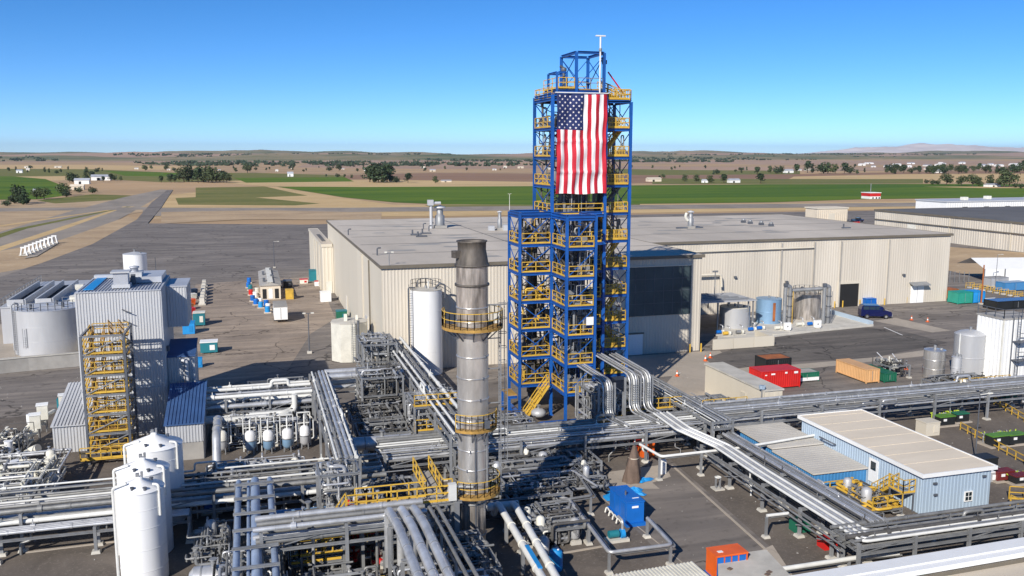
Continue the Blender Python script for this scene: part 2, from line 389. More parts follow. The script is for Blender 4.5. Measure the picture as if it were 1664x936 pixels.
# works yard: one wide asphalt sheet, with concrete and gravel laid on it
psheet('yard', [(-330,560),(60,432),(150,398),(222,358),(246,330),(272,309),(281,309),(262,338),(240,364),(500,366),(900,352),(1300,345),(1900,336),(2500,470),(2300,1500),(-700,1500)], .26, mt['asph'])
Zg = .265
psheet('concrete_yard', [(318,464),(398,458),(500,452),(524,470),(545,520),(505,545),(470,600),(330,640),(300,560)], Zg+.004, mt['yardc'])
psheet('concrete_yard', [(1140,600),(1190,574),(1250,600),(1250,640),(1150,640)], Zg+.004, mt['apron'])
sheet('concrete_apron', [(41,96),(58,96),(61,107),(58,107.4),(41.5,107.4)], Zg+.010, mt['apron'])
psheet('concrete_apron', [(1070,642),(1100,606),(1185,590),(1190,620),(1150,650)], Zg+.008, mt['apron'])
psheet('concrete_apron', [(1418,524),(1455,519),(1545,540),(1515,543)], Zg+.008, mt['apron'])
psheet('new_asphalt', [(1145,586),(1262,546),(1412,535),(1475,543),(1540,560),(1420,584),(1275,592),(1170,606)], Zg+.012, mt['asph2'])
psheet('concrete_apron', [(1120,612),(1420,584),(1530,568),(1500,582),(1300,604),(1160,622)], Zg+.018, mt['apron'])
psheet('bare_ground', [(1535,402),(1700,415),(1800,470),(1560,446),(1536,440)], Zg+.004, mt['dirt'])
# gravelled process area
sheet('gravel_bed', [(-40,20),(75,20),(75,75),(58,78),(45,83),(30,92),(8,95),(-5,96),(-22,100),(-40,95)], Zg+.016, mt['gravel'])
psheet('asphalt_lane', [(975,812),(1052,752),(1090,752),(1262,905),(1200,960),(1130,960)], Zg+.024, mt['asph'])
psheet('concrete_pad', [(980,800),(990,772),(1080,760),(1090,780),(1060,790),(1072,800)], Zg+.032, mt['apron'])
psheet('concrete_pad', [(1165,935),(1255,892),(1300,960),(1150,990)], Zg+.032, mt['apron'])
GZ = .29       # level things stand on
# ------------------------------------------------------------------ hills and mountains
def ridge(name, mat, y0, depth, x0, x1, hfun, nx=140, ny=9, seed=1):
    rnd = random.Random(seed); vs = []; fs = []
    for j in range(ny+1):
        f = j/ny
        for i in range(nx+1):
            x = x0+(x1-x0)*i/nx; g = math.sin(math.pi*min(1, f*1.0)*.5) if f < .75 else math.cos((f-.75)/.25*math.pi/2)**.7
            z = hfun(x)*g*(1+.10*math.sin(x*.004+j*1.7)+.06*rnd.uniform(-1,1)) - (.5 if j in (0, ny) else 0)
            vs.append((x*1.0, y0+depth*f+60*math.sin(x*.003+j), z))
    for j in range(ny):
        for i in range(nx):
            a = j*(nx+1)+i; fs.append((a, a+1, a+nx+2, a+nx+1))
    o = MB().add(vs, fs, True).build(name, mat); return struct(o)
def bumps(x, sd, amp, base, sc):
    return base+amp*(math.sin(x/sc+sd)+.6*math.sin(x/sc*2.3+sd*2.1)+.35*math.sin(x/sc*5.1+sd*.7))
ridge('hills', mt['hillg'], 3700, 1500, -3400, 4500, lambda x: max(2, bumps(x, .4, 6.5, 19, 380)), seed=2)
ridge('hills', mt['fpink'], 5000, 1500, -4200, 6500, lambda x: max(2, bumps(x, 2.2, 7.0, 27, 520)), seed=3)
ridge('hills', mt['hillg'], 6600, 1800, -6000, 9000, lambda x: max(2, bumps(x, 1.1, 14.0, 42, 560)+9*math.exp(-((x+1300)/900)**2)), seed=4)
def mh(x):
    h = 135/(1+math.exp(-(x-10450)/330))+62*math.exp(-((x-12900)/1000)**2)+22*math.exp(-((x-11300)/300)**2)
    return 14+h*(1+.05*math.sin(x*.0031)+.04*math.sin(x*.0093))
ridge('mountains', mt['mount'], 12500, 2600, 7600, 22000, mh, nx=170, ny=12, seed=5)

# ------------------------------------------------------------------ trees
def crown_mesh(mb, rnd, h, w, lobes, n, leaf, low=.12):
    L = []
    for i in range(lobes):
        a = rnd.uniform(0, 2*math.pi); z = rnd.uniform(low+.16, .82); k = (1-abs(z-.5)*1.05)
        d = rnd.uniform(.05, .33)*w*k
        L.append((Vector((d*math.cos(a), d*math.sin(a), z*h)), rnd.uniform(.20, .32)*w, rnd.uniform(.14, .22)*h))
    for i in range(n):
        c, rr, rz = rnd.choice(L)
        u = Vector((rnd.gauss(0,1), rnd.gauss(0,1), rnd.gauss(0,1))).normalized(); q = rnd.uniform(.55, 1.08)
        p = c+Vector((u.x*rr*q, u.y*rr*q, u.z*rz*q))
        if p.z < low*h: p.z = low*h+rnd.uniform(0, .1)*h
        nn = (u+Vector((rnd.uniform(-.6,.6), rnd.uniform(-.6,.6), rnd.uniform(-.2,.9)))).normalized()
        a = nn.cross(Vector((.3,.5,.8))).normalized(); b = nn.cross(a); s = leaf*rnd.uniform(.6, 1.3)
        mb.add([p+a*s, p+b*s*.8, p-a*s, p-b*s*.8], [(0,1,2,3)])
def make_tree(h, w, lobes, n, leaf, mat, seed, label, group, name='leafy_tree', loc=(0,0,0), low=.12):
    rnd = random.Random(seed); t = thing(name, label, 'tree', loc, group)
    o = Vector(loc); b = MB()
    b.cyl(o, o+Vector((0,0,.35*h)), .035*w, 7, .022*w)
    for i in range(4):
        a = i*1.6+rnd.random(); b.cyl(o+Vector((0,0,.25*h)), o+Vector((.2*w*math.cos(a), .2*w*math.sin(a), .55*h)), .016*w, 5, .006*w)
    b.build('trunk', mt['bark'], t)
    c = MB(); crown_mesh(c, rnd, h, w, lobes, n, leaf, low); c.v = [(x+o.x, y+o.y, z+o.z) for x, y, z in c.v]
    c.build('crown', mt[mat], t); return t
trng = random.Random(11)
protos = []
def tree_at(px, py, hpx, label, group=None, kind=None, wide=1.0):
    p = G(px, py); h = hpx*(p.length)/1466.0
    k = kind if kind is not None else trng.randrange(5)
    if not protos:
        for i, (ww, lb, nn, lf, mm, lo) in enumerate(((.85,9,520,.055,'leaf',.10),(1.05,12,560,.055,'leaf2',.08),(.62,8,420,.055,'leaf',.06),(1.5,11,420,.07,'leaf',.05),(.9,10,520,.055,'leaf2',.12))):
            protos.append(make_tree(1, ww, lb, nn, lf, mm, 50+i, label, group, low=lo))
            protos[-1]['_used'] = 0
    pr = protos[k]
    if not pr['_used']:
        pr['_used'] = 1; t = pr; t['label'] = label
        if group: t['group'] = group
        elif 'group' in t: del t['group']
        t.location = (p.x, p.y, 0); t.scale = (h*wide, h*wide, h); t.rotation_euler = (0,0,trng.uniform(0,6))
    else:
        t = dup(pr, (p.x, p.y, 0), trng.uniform(0,6), (h*wide, h*wide, h), label)
        if group: t['group'] = group
        elif 'group' in t: del t['group']
    return t
# big poplar clump behind the green field
for i, (x, y, hp) in enumerate(((601,296,27),(608,297,29),(615,297,31),(622,297,30),(629,296,29),(634,296,24))):
    tree_at(x, y, hp, 'tall dark tree in the clump behind the green field', 'trees of the clump behind the green field', 2 if i % 2 else 0, 1.25)
tree_at(644, 297, 12, 'low bushy tree just right of the dense clump behind the green field', None, 3)
tree_at(663, 297, 16, 'round tree second to the right of the dense clump behind the green field', None, 0, 1.2)
tree_at(707, 298, 13, 'lone round tree on the brown field right of the dense clump', None, 4)
for x, y, hp in ((299,296,26),(306,296,27),(312,295,22),(322,297,24),(331,296,27),(338,297,28),(345,297,24),(352,297,20),(363,297,19),(368,297,17),(357,295,18)):
    tree_at(x, y, hp, 'dark green tree in the grove at the head of the farm road', 'trees of the grove right of the farm road')
for x, y, hp in ((278,297,14),(284,297,12),(262,297,11),(276,296,13)):
    tree_at(x, y, hp, 'small dark tree at the left edge of the roadside grove', 'small trees left of the grove', 0)
for x, y, hp in ((24,331,28),(33,331,26),(43,332,20),(38,333,17)):
    tree_at(x, y, hp, 'dark tree in the verge clump by the bright field', 'trees of the left verge clump', 2, 1.2)
for x, y, hp, s in ((12,335,11,'lowest bush at the left edge of the photo beside the verge clump'),(60,324,18,'wide bush between the verge clump and the pale farm sheds'),(72,324,18,'second wide bush right of the verge clump'),(103,318,20,'bushy tree left of the pale farm sheds'),(108,320,13,'low spreading bush left below the pale farm sheds'),(129,313,10,'flat bush just in front of the pale farm sheds'),(150,314,11,'low bush right below the pale farm sheds')):
    tree_at(x, y, hp, s, None, 3 if hp < 15 else 1)
for x, y, hp in ((113,296,15),(118,296,16),(141,294,18),(150,292,13),(168,296,9),(180,294,11),(186,293,9),(196,294,8)):
    tree_at(x, y, hp, 'tree standing round the pale farm sheds', 'trees round the pale farm sheds')
for x, y, hp in ((73,280,8),(80,281,7),(92,282,6),(99,281,6),(45,281,4),(157,280,7),(402,281,15),(236,278,10),(270,277,9),(551,278,12),(535,278,9),(548,288,7),(560,289,6),(572,290,7),(530,288,5)):
    tree_at(x, y, hp, 'small dark tree scattered on the left olive fields', 'scattered trees on the left fields')
for x, y, hp in ((1113,295,12),(1131,296,13),(1153,297,13),(1176,297,14),(1236,298,16)):
    tree_at(x, y, hp, 'round dark tree in the row beyond the green field', 'row of round trees beyond the green field', 4 if x % 2 else 0, 1.25)
for x, y, hp in ((1078,290,8),(1072,291,6),(1159,284,8),(1165,283,9),(1230,284,13),(1195,280,5),(1205,281,6)):
    tree_at(x, y, hp, 'small tree on the ploughed ground right of the blue tower', 'small trees right of the tower')
for x, y, hp in ((1538,301,19),(1562,302,16),(1580,303,19),(1590,303,14),(1608,303,18),(1632,304,27),(1640,304,24)):
    tree_at(x, y, hp, 'bushy tree in the dark row ending the green field', 'tree row at the right end of the green field', 1 if x % 3 else 4)
for x, y, hp in ((1505,298,7),(1515,300,9),(1524,300,8),(1650,305,8),(1659,306,8)):
    tree_at(x, y, hp, 'low shrub at the ends of the dark tree row on the right', 'low shrubs round the right tree row', 3)
for x, y, hp in ((1252,281,11),(1262,282,13),(1270,282,13),(1294,282,15),(1312,281,19),(1320,281,15),(1338,282,20),(1345,282,18),(1357,282,16),(1372,282,17),(1381,282,13),(1392,283,8),(1405,280,7)):
    tree_at(x, y, hp, 'tree of the dark belt across the right plain', 'trees of the belt on the right plain')
k = random.Random(5)
for i in range(60):
    x = k.uniform(1440, 1700); y = k.uniform(277, 283)
    tree_at(x, y, k.uniform(6, 15), 'tree of the broad wood along the far right plain', 'trees of the far right wood')
for i in range(48):
    x = k.uniform(0, 1000); y = k.choice((274.5, 276, 277.5, 279))+k.uniform(-.7,.7)
    tree_at(x, y, k.uniform(3, 7.5), 'tiny far tree in the hedgerow lines across the plain', 'tiny trees in the far hedgerows')
for i in range(32):
    x = k.uniform(1020, 1664); y = k.uniform(272.5, 277)
    tree_at(x, y, k.uniform(3, 6.5), 'tiny far tree on the plain right of the tower', 'tiny trees on the far right plain')
# woodland mass on the hills (nobody could count it)
b = MB()
for i in range(2600):
    y = k.choice((k.uniform(1900, 3300), k.uniform(3400, 6000))); x = k.uniform(-.62*y+900*0, .95*y)
    if (math.sin(x*.0042+y*.003)+math.sin(x*.0017-y*.0021)) < .55: continue
    s = k.uniform(4, 8)*(1+y/9000); z0 = max(0, min(22, (y-3700)/1500*22))
    for j in range(5):
        c = Vector((x+k.uniform(-1,1)*s*1.6, y+k.uniform(-1,1)*s*.5, z0+k.uniform(.2,.8)*s*.8)); a = k.uniform(0, 6)
        b.add([c+Vector((s*.7*math.cos(a+q), s*.35*math.sin(a+q), (.45*s if q in (0, 3.14) else -.3*s))) for q in (0, 1.57, 3.14, 4.71)], [(0,1,2,3)])
b.build('distant_woodland', mt['leafh'], kind='stuff')
# ------------------------------------------------------------------ far farm buildings
def farmhouse(px, py, wpx, hpx, label, group, wall='wtrim', roof='cladr', loc=None):
    p = G(px, py); sc = p.length/1466.0; W = wpx*sc; H = hpx*sc*.62; D = W*.55
    t = thing('farm_building', label, 'farm building', (p.x, p.y, 0), group)
    MB().box(p.x-W/2, p.y-D/2, 0, p.x+W/2, p.y+D/2, H).build('wall', mt[wall], t)
    r = MB(); e = W*.03; rh = H*.55
    x0, x1, y0, y1 = p.x-W/2-e, p.x+W/2+e, p.y-D/2-e, p.y+D/2+e
    r.add([(x0,y0,H+.02),(x1,y0,H+.02),(x1,y1,H+.02),(x0,y1,H+.02),(x0,p.y,H+rh),(x1,p.y,H+rh)], [(0,1,5,4),(3,4,5,2),(0,4,3),(1,2,5),(0,3,2,1)])
    r.build('roof', mt[roof], t)
    d = MB().box(p.x-W*.2, p.y-D/2-.08, 0, p.x-W*.04, p.y-D/2, H*.7); d.build('door', mt['dark'], t)
    return t
farmhouse(134,299,20,9,'long pale farm shed nearest the farm road behind the trees','pale sheds left of the farm road')['label'] = 'low white farm shed left of the farm road, nearest of the pair'
farmhouse(165,293,26,9,'x',None)['label'] = 'long white farm shed behind the nearer white shed left of the road'
farmhouse(32,281,8,5,'small white farmhouse on the far left olive field',None)
farmhouse(57,311,5,4,'tiny white hut on the bright green field at far left',None)
farmhouse(126,308,18,8,'tan earth-coloured barn below the white sheds by the farm road',None,'tanroof','tanroof')
farmhouse(472,287,9,8,'white farmhouse on the olive field left of the dark tree clump',None)
farmhouse(725,296,16,4,'low pale shed at the foot of the dark tree clump',None,'tanroof')
farmhouse(600,278,16,5,'long white barn on the far plain left of the dark clump',None)
farmhouse(1062,295,22,7,'x',None,'tanroof','tanroof')['label'] = 'low tan barn left of the row of round trees'
farmhouse(1192,297,18,7,'pale farm building between the round trees and the lone tree',None)
farmhouse(1145,297,9,6,'small pale house among the row of round trees',None)
farmhouse(1281,281,14,6,'white farm building inside the dense dark belt on the right plain',None)
farmhouse(1525,281,16,6,'pale building among the trees of the far right wood',None)
farmhouse(1612,303.5,20,5,'low white shed beneath the dark tree row on the right',None)
for i in range(22):
    x = k.uniform(20, 1664); y = k.uniform(272, 279)
    farmhouse(x, y, k.uniform(4, 10), k.uniform(2.5, 4), 'tiny pale building scattered over the far plain', 'tiny buildings on the far plain', k.choice(('offw','tanroof','tanroof','offw')), k.choice(('cladr','tanroof','wtrim')))
for i in range(18):
    x = k.uniform(1400, 1664); y = k.uniform(266, 272)
    farmhouse(x, y, k.uniform(6, 14), k.uniform(2.5, 4), 'tiny town building below the pale mountain', 'town buildings below the mountain', 'wtrim', k.choice(('cladr','wtrim')))
# red and white hut with a mast at the edge of the green field
p = G(1415, 323); t = thing('red_hut', 'small red hut with white base and tall mast on the green field', 'hut', (p.x, p.y, 0))
s = p.length/1466
MB().box(p.x-9.5*s, p.y-4, 0, p.x+9.5*s, p.y+4, 4*s).build('base', mt['wtrim'], t)
bb = MB().box(p.x-9.5*s, p.y-4.05, 4*s+.02, p.x+9.5*s, p.y+4.05, 9*s); bb.build('wall', mt['red'], t)
MB().box(p.x-10*s, p.y-4.3, 9*s+.02, p.x+10*s, p.y+4.3, 9.9*s).build('roof', mt['wtrim'], t)
MB().cyl((p.x-s, p.y, 9.9*s), (p.x-s, p.y, 23*s), .6*s, 6).build('mast', mt['steel'], t)
for q in (-5, 1, 6): MB().box(p.x+q*s, p.y-4.1, .2, p.x+(q+2)*s, p.y-4.0, 3*s).build('window', mt['dark'], t)

# ================================================================== BUILDINGS
def flatroof(th, x0, y0, x1, y1, z, mat='roof', fasc='fascia', lip=.35, ov=.25):
    MB().box(x0-ov, y0-ov, z, x1+ov, y1+ov, z+.22).build('roof', mt[mat], th)
    f = MB(); e = ov+.06; t = .08
    f.box(x0-e, y0-e, z-lip, x1+e, y0-e+t, z+.27); f.box(x0-e, y1+e-t, z-lip, x1+e, y1+e, z+.27)
    f.box(x0-e, y0-e+t, z-lip, x0-e+t, y1+e-t, z+.27); f.box(x1+e-t, y0-e+t, z-lip, x1+e, y1+e-t, z+.27)
    return f.build('fascia', mt[fasc], th)
def cladwall(th, p, q, z0, z1, mat, pitch=.4, amp=.06, name='wall', z1b=None):
    return MB().corr(p, q, z0, z1, pitch, amp, z1b).build(name, mt[mat], th)
def core(th, x0, y0, x1, y1, z1, mat, z0=GZ-.05, inset=.03):
    return MB().box(x0+inset, y0+inset, z0, x1-inset, y1-inset, z1).build('wall_core', mt[mat], th)
def downspout(th, x, y, z1, z0=GZ):
    b = MB().box(x-.09, y-.2, z0, x+.09, y-.07, z1); b.build('downspout', mt['conc2'], th)

# ---- main warehouse
W = thing('warehouse', 'huge beige flat-roofed warehouse behind the blue tower', 'warehouse', (60, 108, GZ))
X0, X1, X2, Y0, Y1, Y2, HA, HB = 15.1, 58.4, 121.9, 108.0, 132.8, 186.0, 13.3, 12.45
core(W, X0, Y0, X1, Y2, HA, 'beige'); core(W, X1+.05, Y1, X2, Y2+1, HB, 'beige')
cladwall(W, (X0,Y0), (X1,Y0), GZ, HA-.1, 'beige', .42, .032); cladwall(W, (X1,Y0), (X1,Y1), GZ, HA-.1, 'beige')
cladwall(W, (X1,Y1), (X2,Y1), GZ, HB-.1, 'beige', .5, .022); cladwall(W, (X2,Y1), (X2,Y2), GZ, HB-.1, 'beige')
n = 6                                                     # smooth tilt-up panels of the west wall
for i in range(n):
    a = Y2-(Y2-Y0)*i/n; c = Y2-(Y2-Y0)*(i+1)/n
    MB().box(X0-.10, c+.03, GZ, X0, a-.03, HA-.12).build('wall_panel', mt['beigew'], W)
flatroof(W, X0, Y0, X1, Y2, HA, lip=.14); flatroof(W, X1+.4, Y1, X2, Y2+1, HB, lip=.14)
for y in (127, 119.5):
    MB().box(X0-.28, y-.12, GZ, X0-.11, y+.12, HA-.4).build('downspout', mt['fascia'] if y < 120 else mt['beigew'], W)
for px in (1265, 1318, 1361, 1438): p = G(px, 508); downspout(W, p.x*Y1/p.y, Y1-.05, HB-.5)
MB().tube([(69, Y1-.3, HB-.9), (69.3, Y1-.3, HB-1.5), (93, Y1-.3, HB-1.4)], .16, 6).build('gutter', mt['beigew'], W)
# roof seams and patches
s = MB()
for y in (121, 134, 147, 159, 171): s.box(X0+.5, y-.12, HA+.221, X1-.3, y+.12, HA+.245)
for y in (146, 160, 172): s.box(X1+1, y-.12, HB+.221, X2-.5, y+.12, HB+.245)
for x in (38,): s.box(x-.1, Y0+.5, HA+.221, x+.1, Y2-.5, HA+.238)
s.build('roof_seam', mt['droof'], W)
rr = random.Random(3); s = MB()
for i in range(46):
    if i < 26: x, y, z = rr.uniform(X0+2, X1-3), rr.uniform(Y0+4, Y2-3), HA+.222+i*.0004
    else: x, y, z = rr.uniform(X1+3, X2-5), rr.uniform(Y1+3, Y2-4), HB+.222+i*.0004
    pl = []; a0 = rr.uniform(.5, 1.6)
    for q in range(9):
        a = q*.7; m = rr.uniform(.5, 1.2); pl.append((x+math.cos(a)*m*2.6*a0, y+math.sin(a)*m*1.2, z))
    s.poly(pl)
s.build('roof_patch', mt['conc2'], W)
# openings of the front
def gx(px, py, y): p = G(px, py); return p.x*y/p.y
def gz(px, py, y):
    p = G(px, py); return CAM_H*(1-y/p.y)
xa, xb = gx(1016,500,Y0), gx(1121,500,Y0); za, zb = gz(1070,512,Y0), gz(1070,433,Y0)
g = MB().box(xa, Y0-.14, za, xb, Y0-.085, zb); gl = g.build('translucent_panel', mt['dglass'], W)
g = MB()
for i in range(1, 7): x = xa+(xb-xa)*i/7; g.box(x-.035, Y0-.17, za, x+.035, Y0-.141, zb)
for i in range(1, 4): z = za+(zb-za)*i/4; g.box(xa, Y0-.165, z-.03, xb, Y0-.142, z+.03)
g.build('glazing_bar', mt['dsteel'], gl)
MB().box(xa-.1, Y0-.22, zb, xb+.1, Y0-.08, zb+.14).build('head_flashing', mt['beigew'], gl)
xa, xb = gx(1011,580,Y0), gx(1043,580,Y0)
d = MB().box(xa, Y0-.16, GZ, xb, Y0-.085, 3.1); d = d.build('roller_door', mt['wtrim'], W)
g = MB()
for i in range(1, 9): g.box(xa+.04, Y0-.18, GZ+.31*i, xb-.04, Y0-.162, GZ+.31*i+.05)
g.build('door_slat', mt['wtrim'], d)
MB().box(xa-.15, Y0-.2, 3.1, xb+.15, Y0-.085, 3.3).build('frame', mt['fascia'], d)
xa, xb = gx(1362,500,Y1), gx(1393,500,Y1); zb = gz(1378,461,Y1)
d = MB().box(xa, Y1-.09, GZ, xb, Y1-.06, zb).build('vehicle_doorway', mt['dark'], W)
MB().box(xa-.35, Y1-.2, GZ, xa, Y1-.055, zb+.35).box(xb, Y1-.2, GZ, xb+.35, Y1-.055, zb+.35).box(xa, Y1-.2, zb, xb, Y1-.055, zb+.35).build('frame', mt['beigew'], d)
xa, xb = gx(1478,493,Y1), gx(1499,491,Y1)
d = MB().box(xa, Y1-.14, GZ, xb, Y1-.06, 3.4).build('entry_door', mt['wtrim'], W)
MB().box((xa+xb)/2-.02, Y1-.16, GZ+.1, (xa+xb)/2+.02, Y1-.141, 3.3).build('door_seam', mt['dsteel'], d)
MB().add([(xa-.4,Y1-1.3,3.7),(xb+.5,Y1-1.3,3.7),(xb+.5,Y1-.06,4.1),(xa-.4,Y1-.06,4.1),(xa-.4,Y1-1.3,3.55),(xb+.5,Y1-1.3,3.55),(xb+.5,Y1-.06,3.95),(xa-.4,Y1-.06,3.95)],[(0,1,2,3),(7,6,5,4),(0,4,5,1),(0,3,7,4),(1,5,6,2)]).build('canopy', mt['steel'], W)
for px, py, kind in ((543,420,0),(580,505,1)):
    y = 150 if kind == 0 else 122
    d = MB().box(X0-.2, y, GZ, X0-.11, y+(1.1 if kind == 0 else 2.6), 4.6 if kind else 3.2).build('side_door', mt['wtrim' if kind == 0 else 'clad'], W)
    MB().box(X0-.24, y-.14, GZ, X0-.105, y, 4.7 if kind else 3.3).build('frame', mt['beigew'], d)
for x, z in ((78, 6.3), (66.5, 9.4), (112, 5.4), (88, 5.1)):
    l = MB().box(x-.2, Y1-.5, z, x+.2, Y1-.06, z+.3).build('wall_lamp', mt['dsteel'], W)
# personnel door row + bollards
bol = None
for i, (px, py) in enumerate(((1121,576),(1139,575),(1356,503),(1369,502),(1397,500),(1407,499),(1473,495),(1482,494),(1506,492),(1527,491),(1533,490),(1437,498))):
    p = G(px, py)
    if bol is None:
        bol = thing('bollard', 'yellow pipe bollard guarding the warehouse front wall', 'bollard', (p.x, p.y, GZ), 'yellow bollards along the warehouse front')
        MB().cyl((p.x,p.y,GZ),(p.x,p.y,GZ+1.1),.11,10).build('post', mt['yellow'], bol)
        MB().lathe(p.x,p.y,[(.11,GZ+1.1),(.075,GZ+1.17),(.005,GZ+1.2)],10).build('cap', mt['yellow'], bol)
    else: dup(bol, (p.x, p.y, GZ))

# ---- roof equipment
def ventstack(px, py, z, h, r, label, hood=True):
    p = G(px, py, z); t = thing('roof_vent', label, 'roof vent', p)
    MB().box(p.x-r*1.3, p.y-r*1.3, z, p.x+r*1.3, p.y+r*1.3, z+.45).build('curb', mt['conc2'], t)
    MB().lathe(p.x, p.y, [(r,z+.45),(r,z+h*.62),(r*.7,z+h*.66),(r*.7,z+h)], 18).build('duct', mt['steel'], t)
    if hood:
        MB().lathe(p.x, p.y, [(.01,z+h+r*.7),(r*1.25,z+h+r*.25),(r*1.25,z+h),(r*.7,z+h)], 18).build('hood', mt['clad'], t)
    return t
RA, RB = HA+.225, HB+.225
v = ventstack(715, 370, RA, 3.6, .85, 'tall ribbed roof vent nearest the middle of the warehouse roof')
p = G(706, 371, RA); MB().tube([(p.x-.6,p.y,RA),(p.x-.6,p.y,RA+4.6),(p.x+1.2,p.y,RA+4.6)], .28, 8).build('riser', mt['clad'], v)
MB().box(p.x-1.2, p.y-.5, RA+4.2, p.x-.2, p.y+.5, RA+5.2).build('cap', mt['clad'], v)
v = ventstack(812, 374, RA, 3.2, .4, 'slim steel roof vent beside the left side of the blue tower')
for dx, dy, s in ((-1.6,-.2,.5),(-1.1,1.0,.4),(1.0,-.6,.6),(1.3,.8,.45)):
    q = G(812, 374, RA); MB().box(q.x+dx-s, q.y+dy-s, RA, q.x+dx+s, q.y+dy+s, RA+s*1.6).build('fan_box', mt['dsteel' if s < .5 else 'clad'], v)
v = ventstack(1122, 371, RB, 3.1, .55, 'white curved roof vent on the right half of the warehouse roof')
q = G(1122, 371, RB); MB().tube([(q.x-.6,q.y,RB+1.5),(q.x-1.2,q.y,RB+2.2),(q.x-.9,q.y,RB+3.0)], .3, 8).build('elbow', mt['offw'], v)
MB().box(q.x-3, q.y-.3, RB, q.x+2.6, q.y+.3, RB+.25).build('skid', mt['dsteel'], v)
def smallroof(px, py, z, label, group, k):
    p = G(px, py, z); t = thing('roof_fitting', label, 'roof fitting', p, group)
    if k == 0:
        MB().tube([p, p+Vector((0,0,1.0)), p+Vector((.5,0,1.0))], .1, 6).build('gooseneck', mt['dsteel'], t)
    elif k == 1:
        MB().box(p.x-.4,p.y-.4,z,p.x+.4,p.y+.4,z+.5).build('curb', mt['dsteel'], t); MB().lathe(p.x,p.y,[(.32,z+.5),(.4,z+.75),(.01,z+.95)],10).build('cowl', mt['steel'], t)
    else:
        MB().box(p.x-.9,p.y-.25,z,p.x+.9,p.y+.25,z+.22).build('skid', mt['dsteel'], t); MB().cyl(p+Vector((-.6,0,.23)),p+Vector((-.6,0,.9)),.14,8).build('pipe', mt['dsteel'], t)
for i, (px, py) in enumerate(((688,372),(692,380),(697,376),(676,382),(685,385),(566,382),(700,371))):
    smallroof(px, py, RA, 'small dark vent pipe in the cluster beside the tall roof vent' if i != 5 else 'lone bent pipe near the left edge of the warehouse roof', 'small vents beside the tall roof vent' if i != 5 else None, (0,2,0,2,2,0,0)[i])
for px, py in ((1208,362),(1219,364),(1237,366)):
    smallroof(px, py, RB, 'small dark roof fan in the row on the right half of the warehouse roof', 'row of small roof fans', 1)
smallroof(1253, 368, RB, 'dark boxy roof fitting right of the row of fans', None, 1)
smallroof(1375, 371, RB, 'low skid fitting near the front right of the warehouse roof', None, 2)
smallroof(1007, 352, RA, 'small cowl vent just right of the blue tower', None, 1)
smallroof(613, 415, RA, 'thin bent vent pipe along the left roof edge', None, 0)
def roofflood(px, py, z, label):
    p = G(px, py, z); t = thing('flood_light', label, 'flood light', p)
    MB().cyl(p, p+Vector((0,0,1.5)), .06, 6).build('post', mt['steel'], t)
    MB().beam(p+Vector((-.45,0,1.5)), p+Vector((.45,0,1.5)), .1).build('arm', mt['steel'], t)
    for s in (-.4, .4): MB().rbox(p.x+s, p.y, z+1.5, .3, .2, .2).build('lamp_head', mt['offw'], t)
roofflood(632.5, 431, RA, 'white twin flood light on the front left corner of the warehouse roof')

# ---- lean-to left of the warehouse
L = thing('annex_building', 'lower beige annex against the left side of the warehouse', 'annex', (11, 150, GZ))
p = G(503, 437); ax, ay = p.x, 174.0
core(L, ax, ay, X0-.15, ay+38, 9.6, 'beige')
cladwall(L, (ax,ay+38), (ax,ay), GZ, 9.5, 'beigew', .9, .03); cladwall(L, (ax,ay), (X0-.15,ay), GZ, 9.5, 'beigew', .6, .05)
flatroof(L, ax, ay, X0-.45, ay+38, 9.6, 'roof', 'beigew', .3, .1)
MB().box(ax+.5,ay+6,9.83,X0-1.0,ay+22,9.87).build('roof_light', mt['droof'], L)
for y in (ay+5, ay+13, ay+20): MB().box(ax-.2, y-.1, GZ, ax-.07, y+.1, 9.2).build('downspout', mt['beigew'], L)
MB().box(ax+.6, ay-.12, GZ, ax+1.7, ay-.065, 2.6).build('door', mt['offw'], L)
MB().box(ax-.14, ay+9, GZ, ax-.065, ay+10.2, 2.6).build('door', mt['offw'], L)

# ---- far right warehouse and neighbours
FW_ = thing('far_warehouse', 'long beige warehouse with a dark flat roof at far right', 'warehouse', (203, 194, GZ))
fx, fy0, fy1, fh = 203.0, 150.0, 256.0, 8.2
core(FW_, fx, fy0, fx+70, fy1, fh, 'beige'); cladwall(FW_, (fx,fy1), (fx,fy0), GZ, fh-.1, 'beige', .9, .07)
cladwall(FW_, (fx,fy0), (fx+70,fy0), GZ, fh-.1, 'beige', .9, .03)
flatroof(FW_, fx, fy0, fx+70, fy1, fh, 'droof', 'fascia', .3)
MB().box(fx-.5, fy0, fh*.62, fx-.08, fy1, fh*.62+.25).build('eave_trim', mt['fascia'], FW_)
for y in (176, 199, 222): MB().box(fx-.3, y-.15, GZ, fx-.08, y+.15, fh-.35).build('downspout', mt['beigew'], FW_)
for y in (190, 236): MB().box(fx-.2, y, GZ, fx-.085, y+4, 4.6).build('loading_door', mt['offw'], FW_)
B4 = thing('low_building', 'pale blue-white long building behind the far right warehouse', 'building', (288, 336, GZ))
p = G(1525, 356); q = G(1800, 366)
core(B4, p.x, p.y-4, p.x+150, p.y+14, 7.4, 'wtrim'); cladwall(B4, (p.x,p.y-4), (p.x+150,p.y-4), GZ, 7.3, 'wtrim', 1.2, .08)
flatroof(B4, p.x, p.y-4, p.x+150, p.y+14, 7.4, 'clad', 'clad', .25)
for i in range(9): MB().box(p.x+8+i*11, p.y-4.25, 3.2, p.x+10.5+i*11, p.y-4.1, 5.2).build('window', mt['dark'], B4)
for i in range(6): MB().box(p.x+14+i*17, p.y+2+(i%2)*5, 7.63, p.x+16.4+i*17, p.y+4+(i%2)*5, 8.9).build('roof_unit', mt['offw'], B4)
B5 = thing('tan_block', 'small windowless tan building just left of the far right warehouse', 'building', (213, 320, GZ))
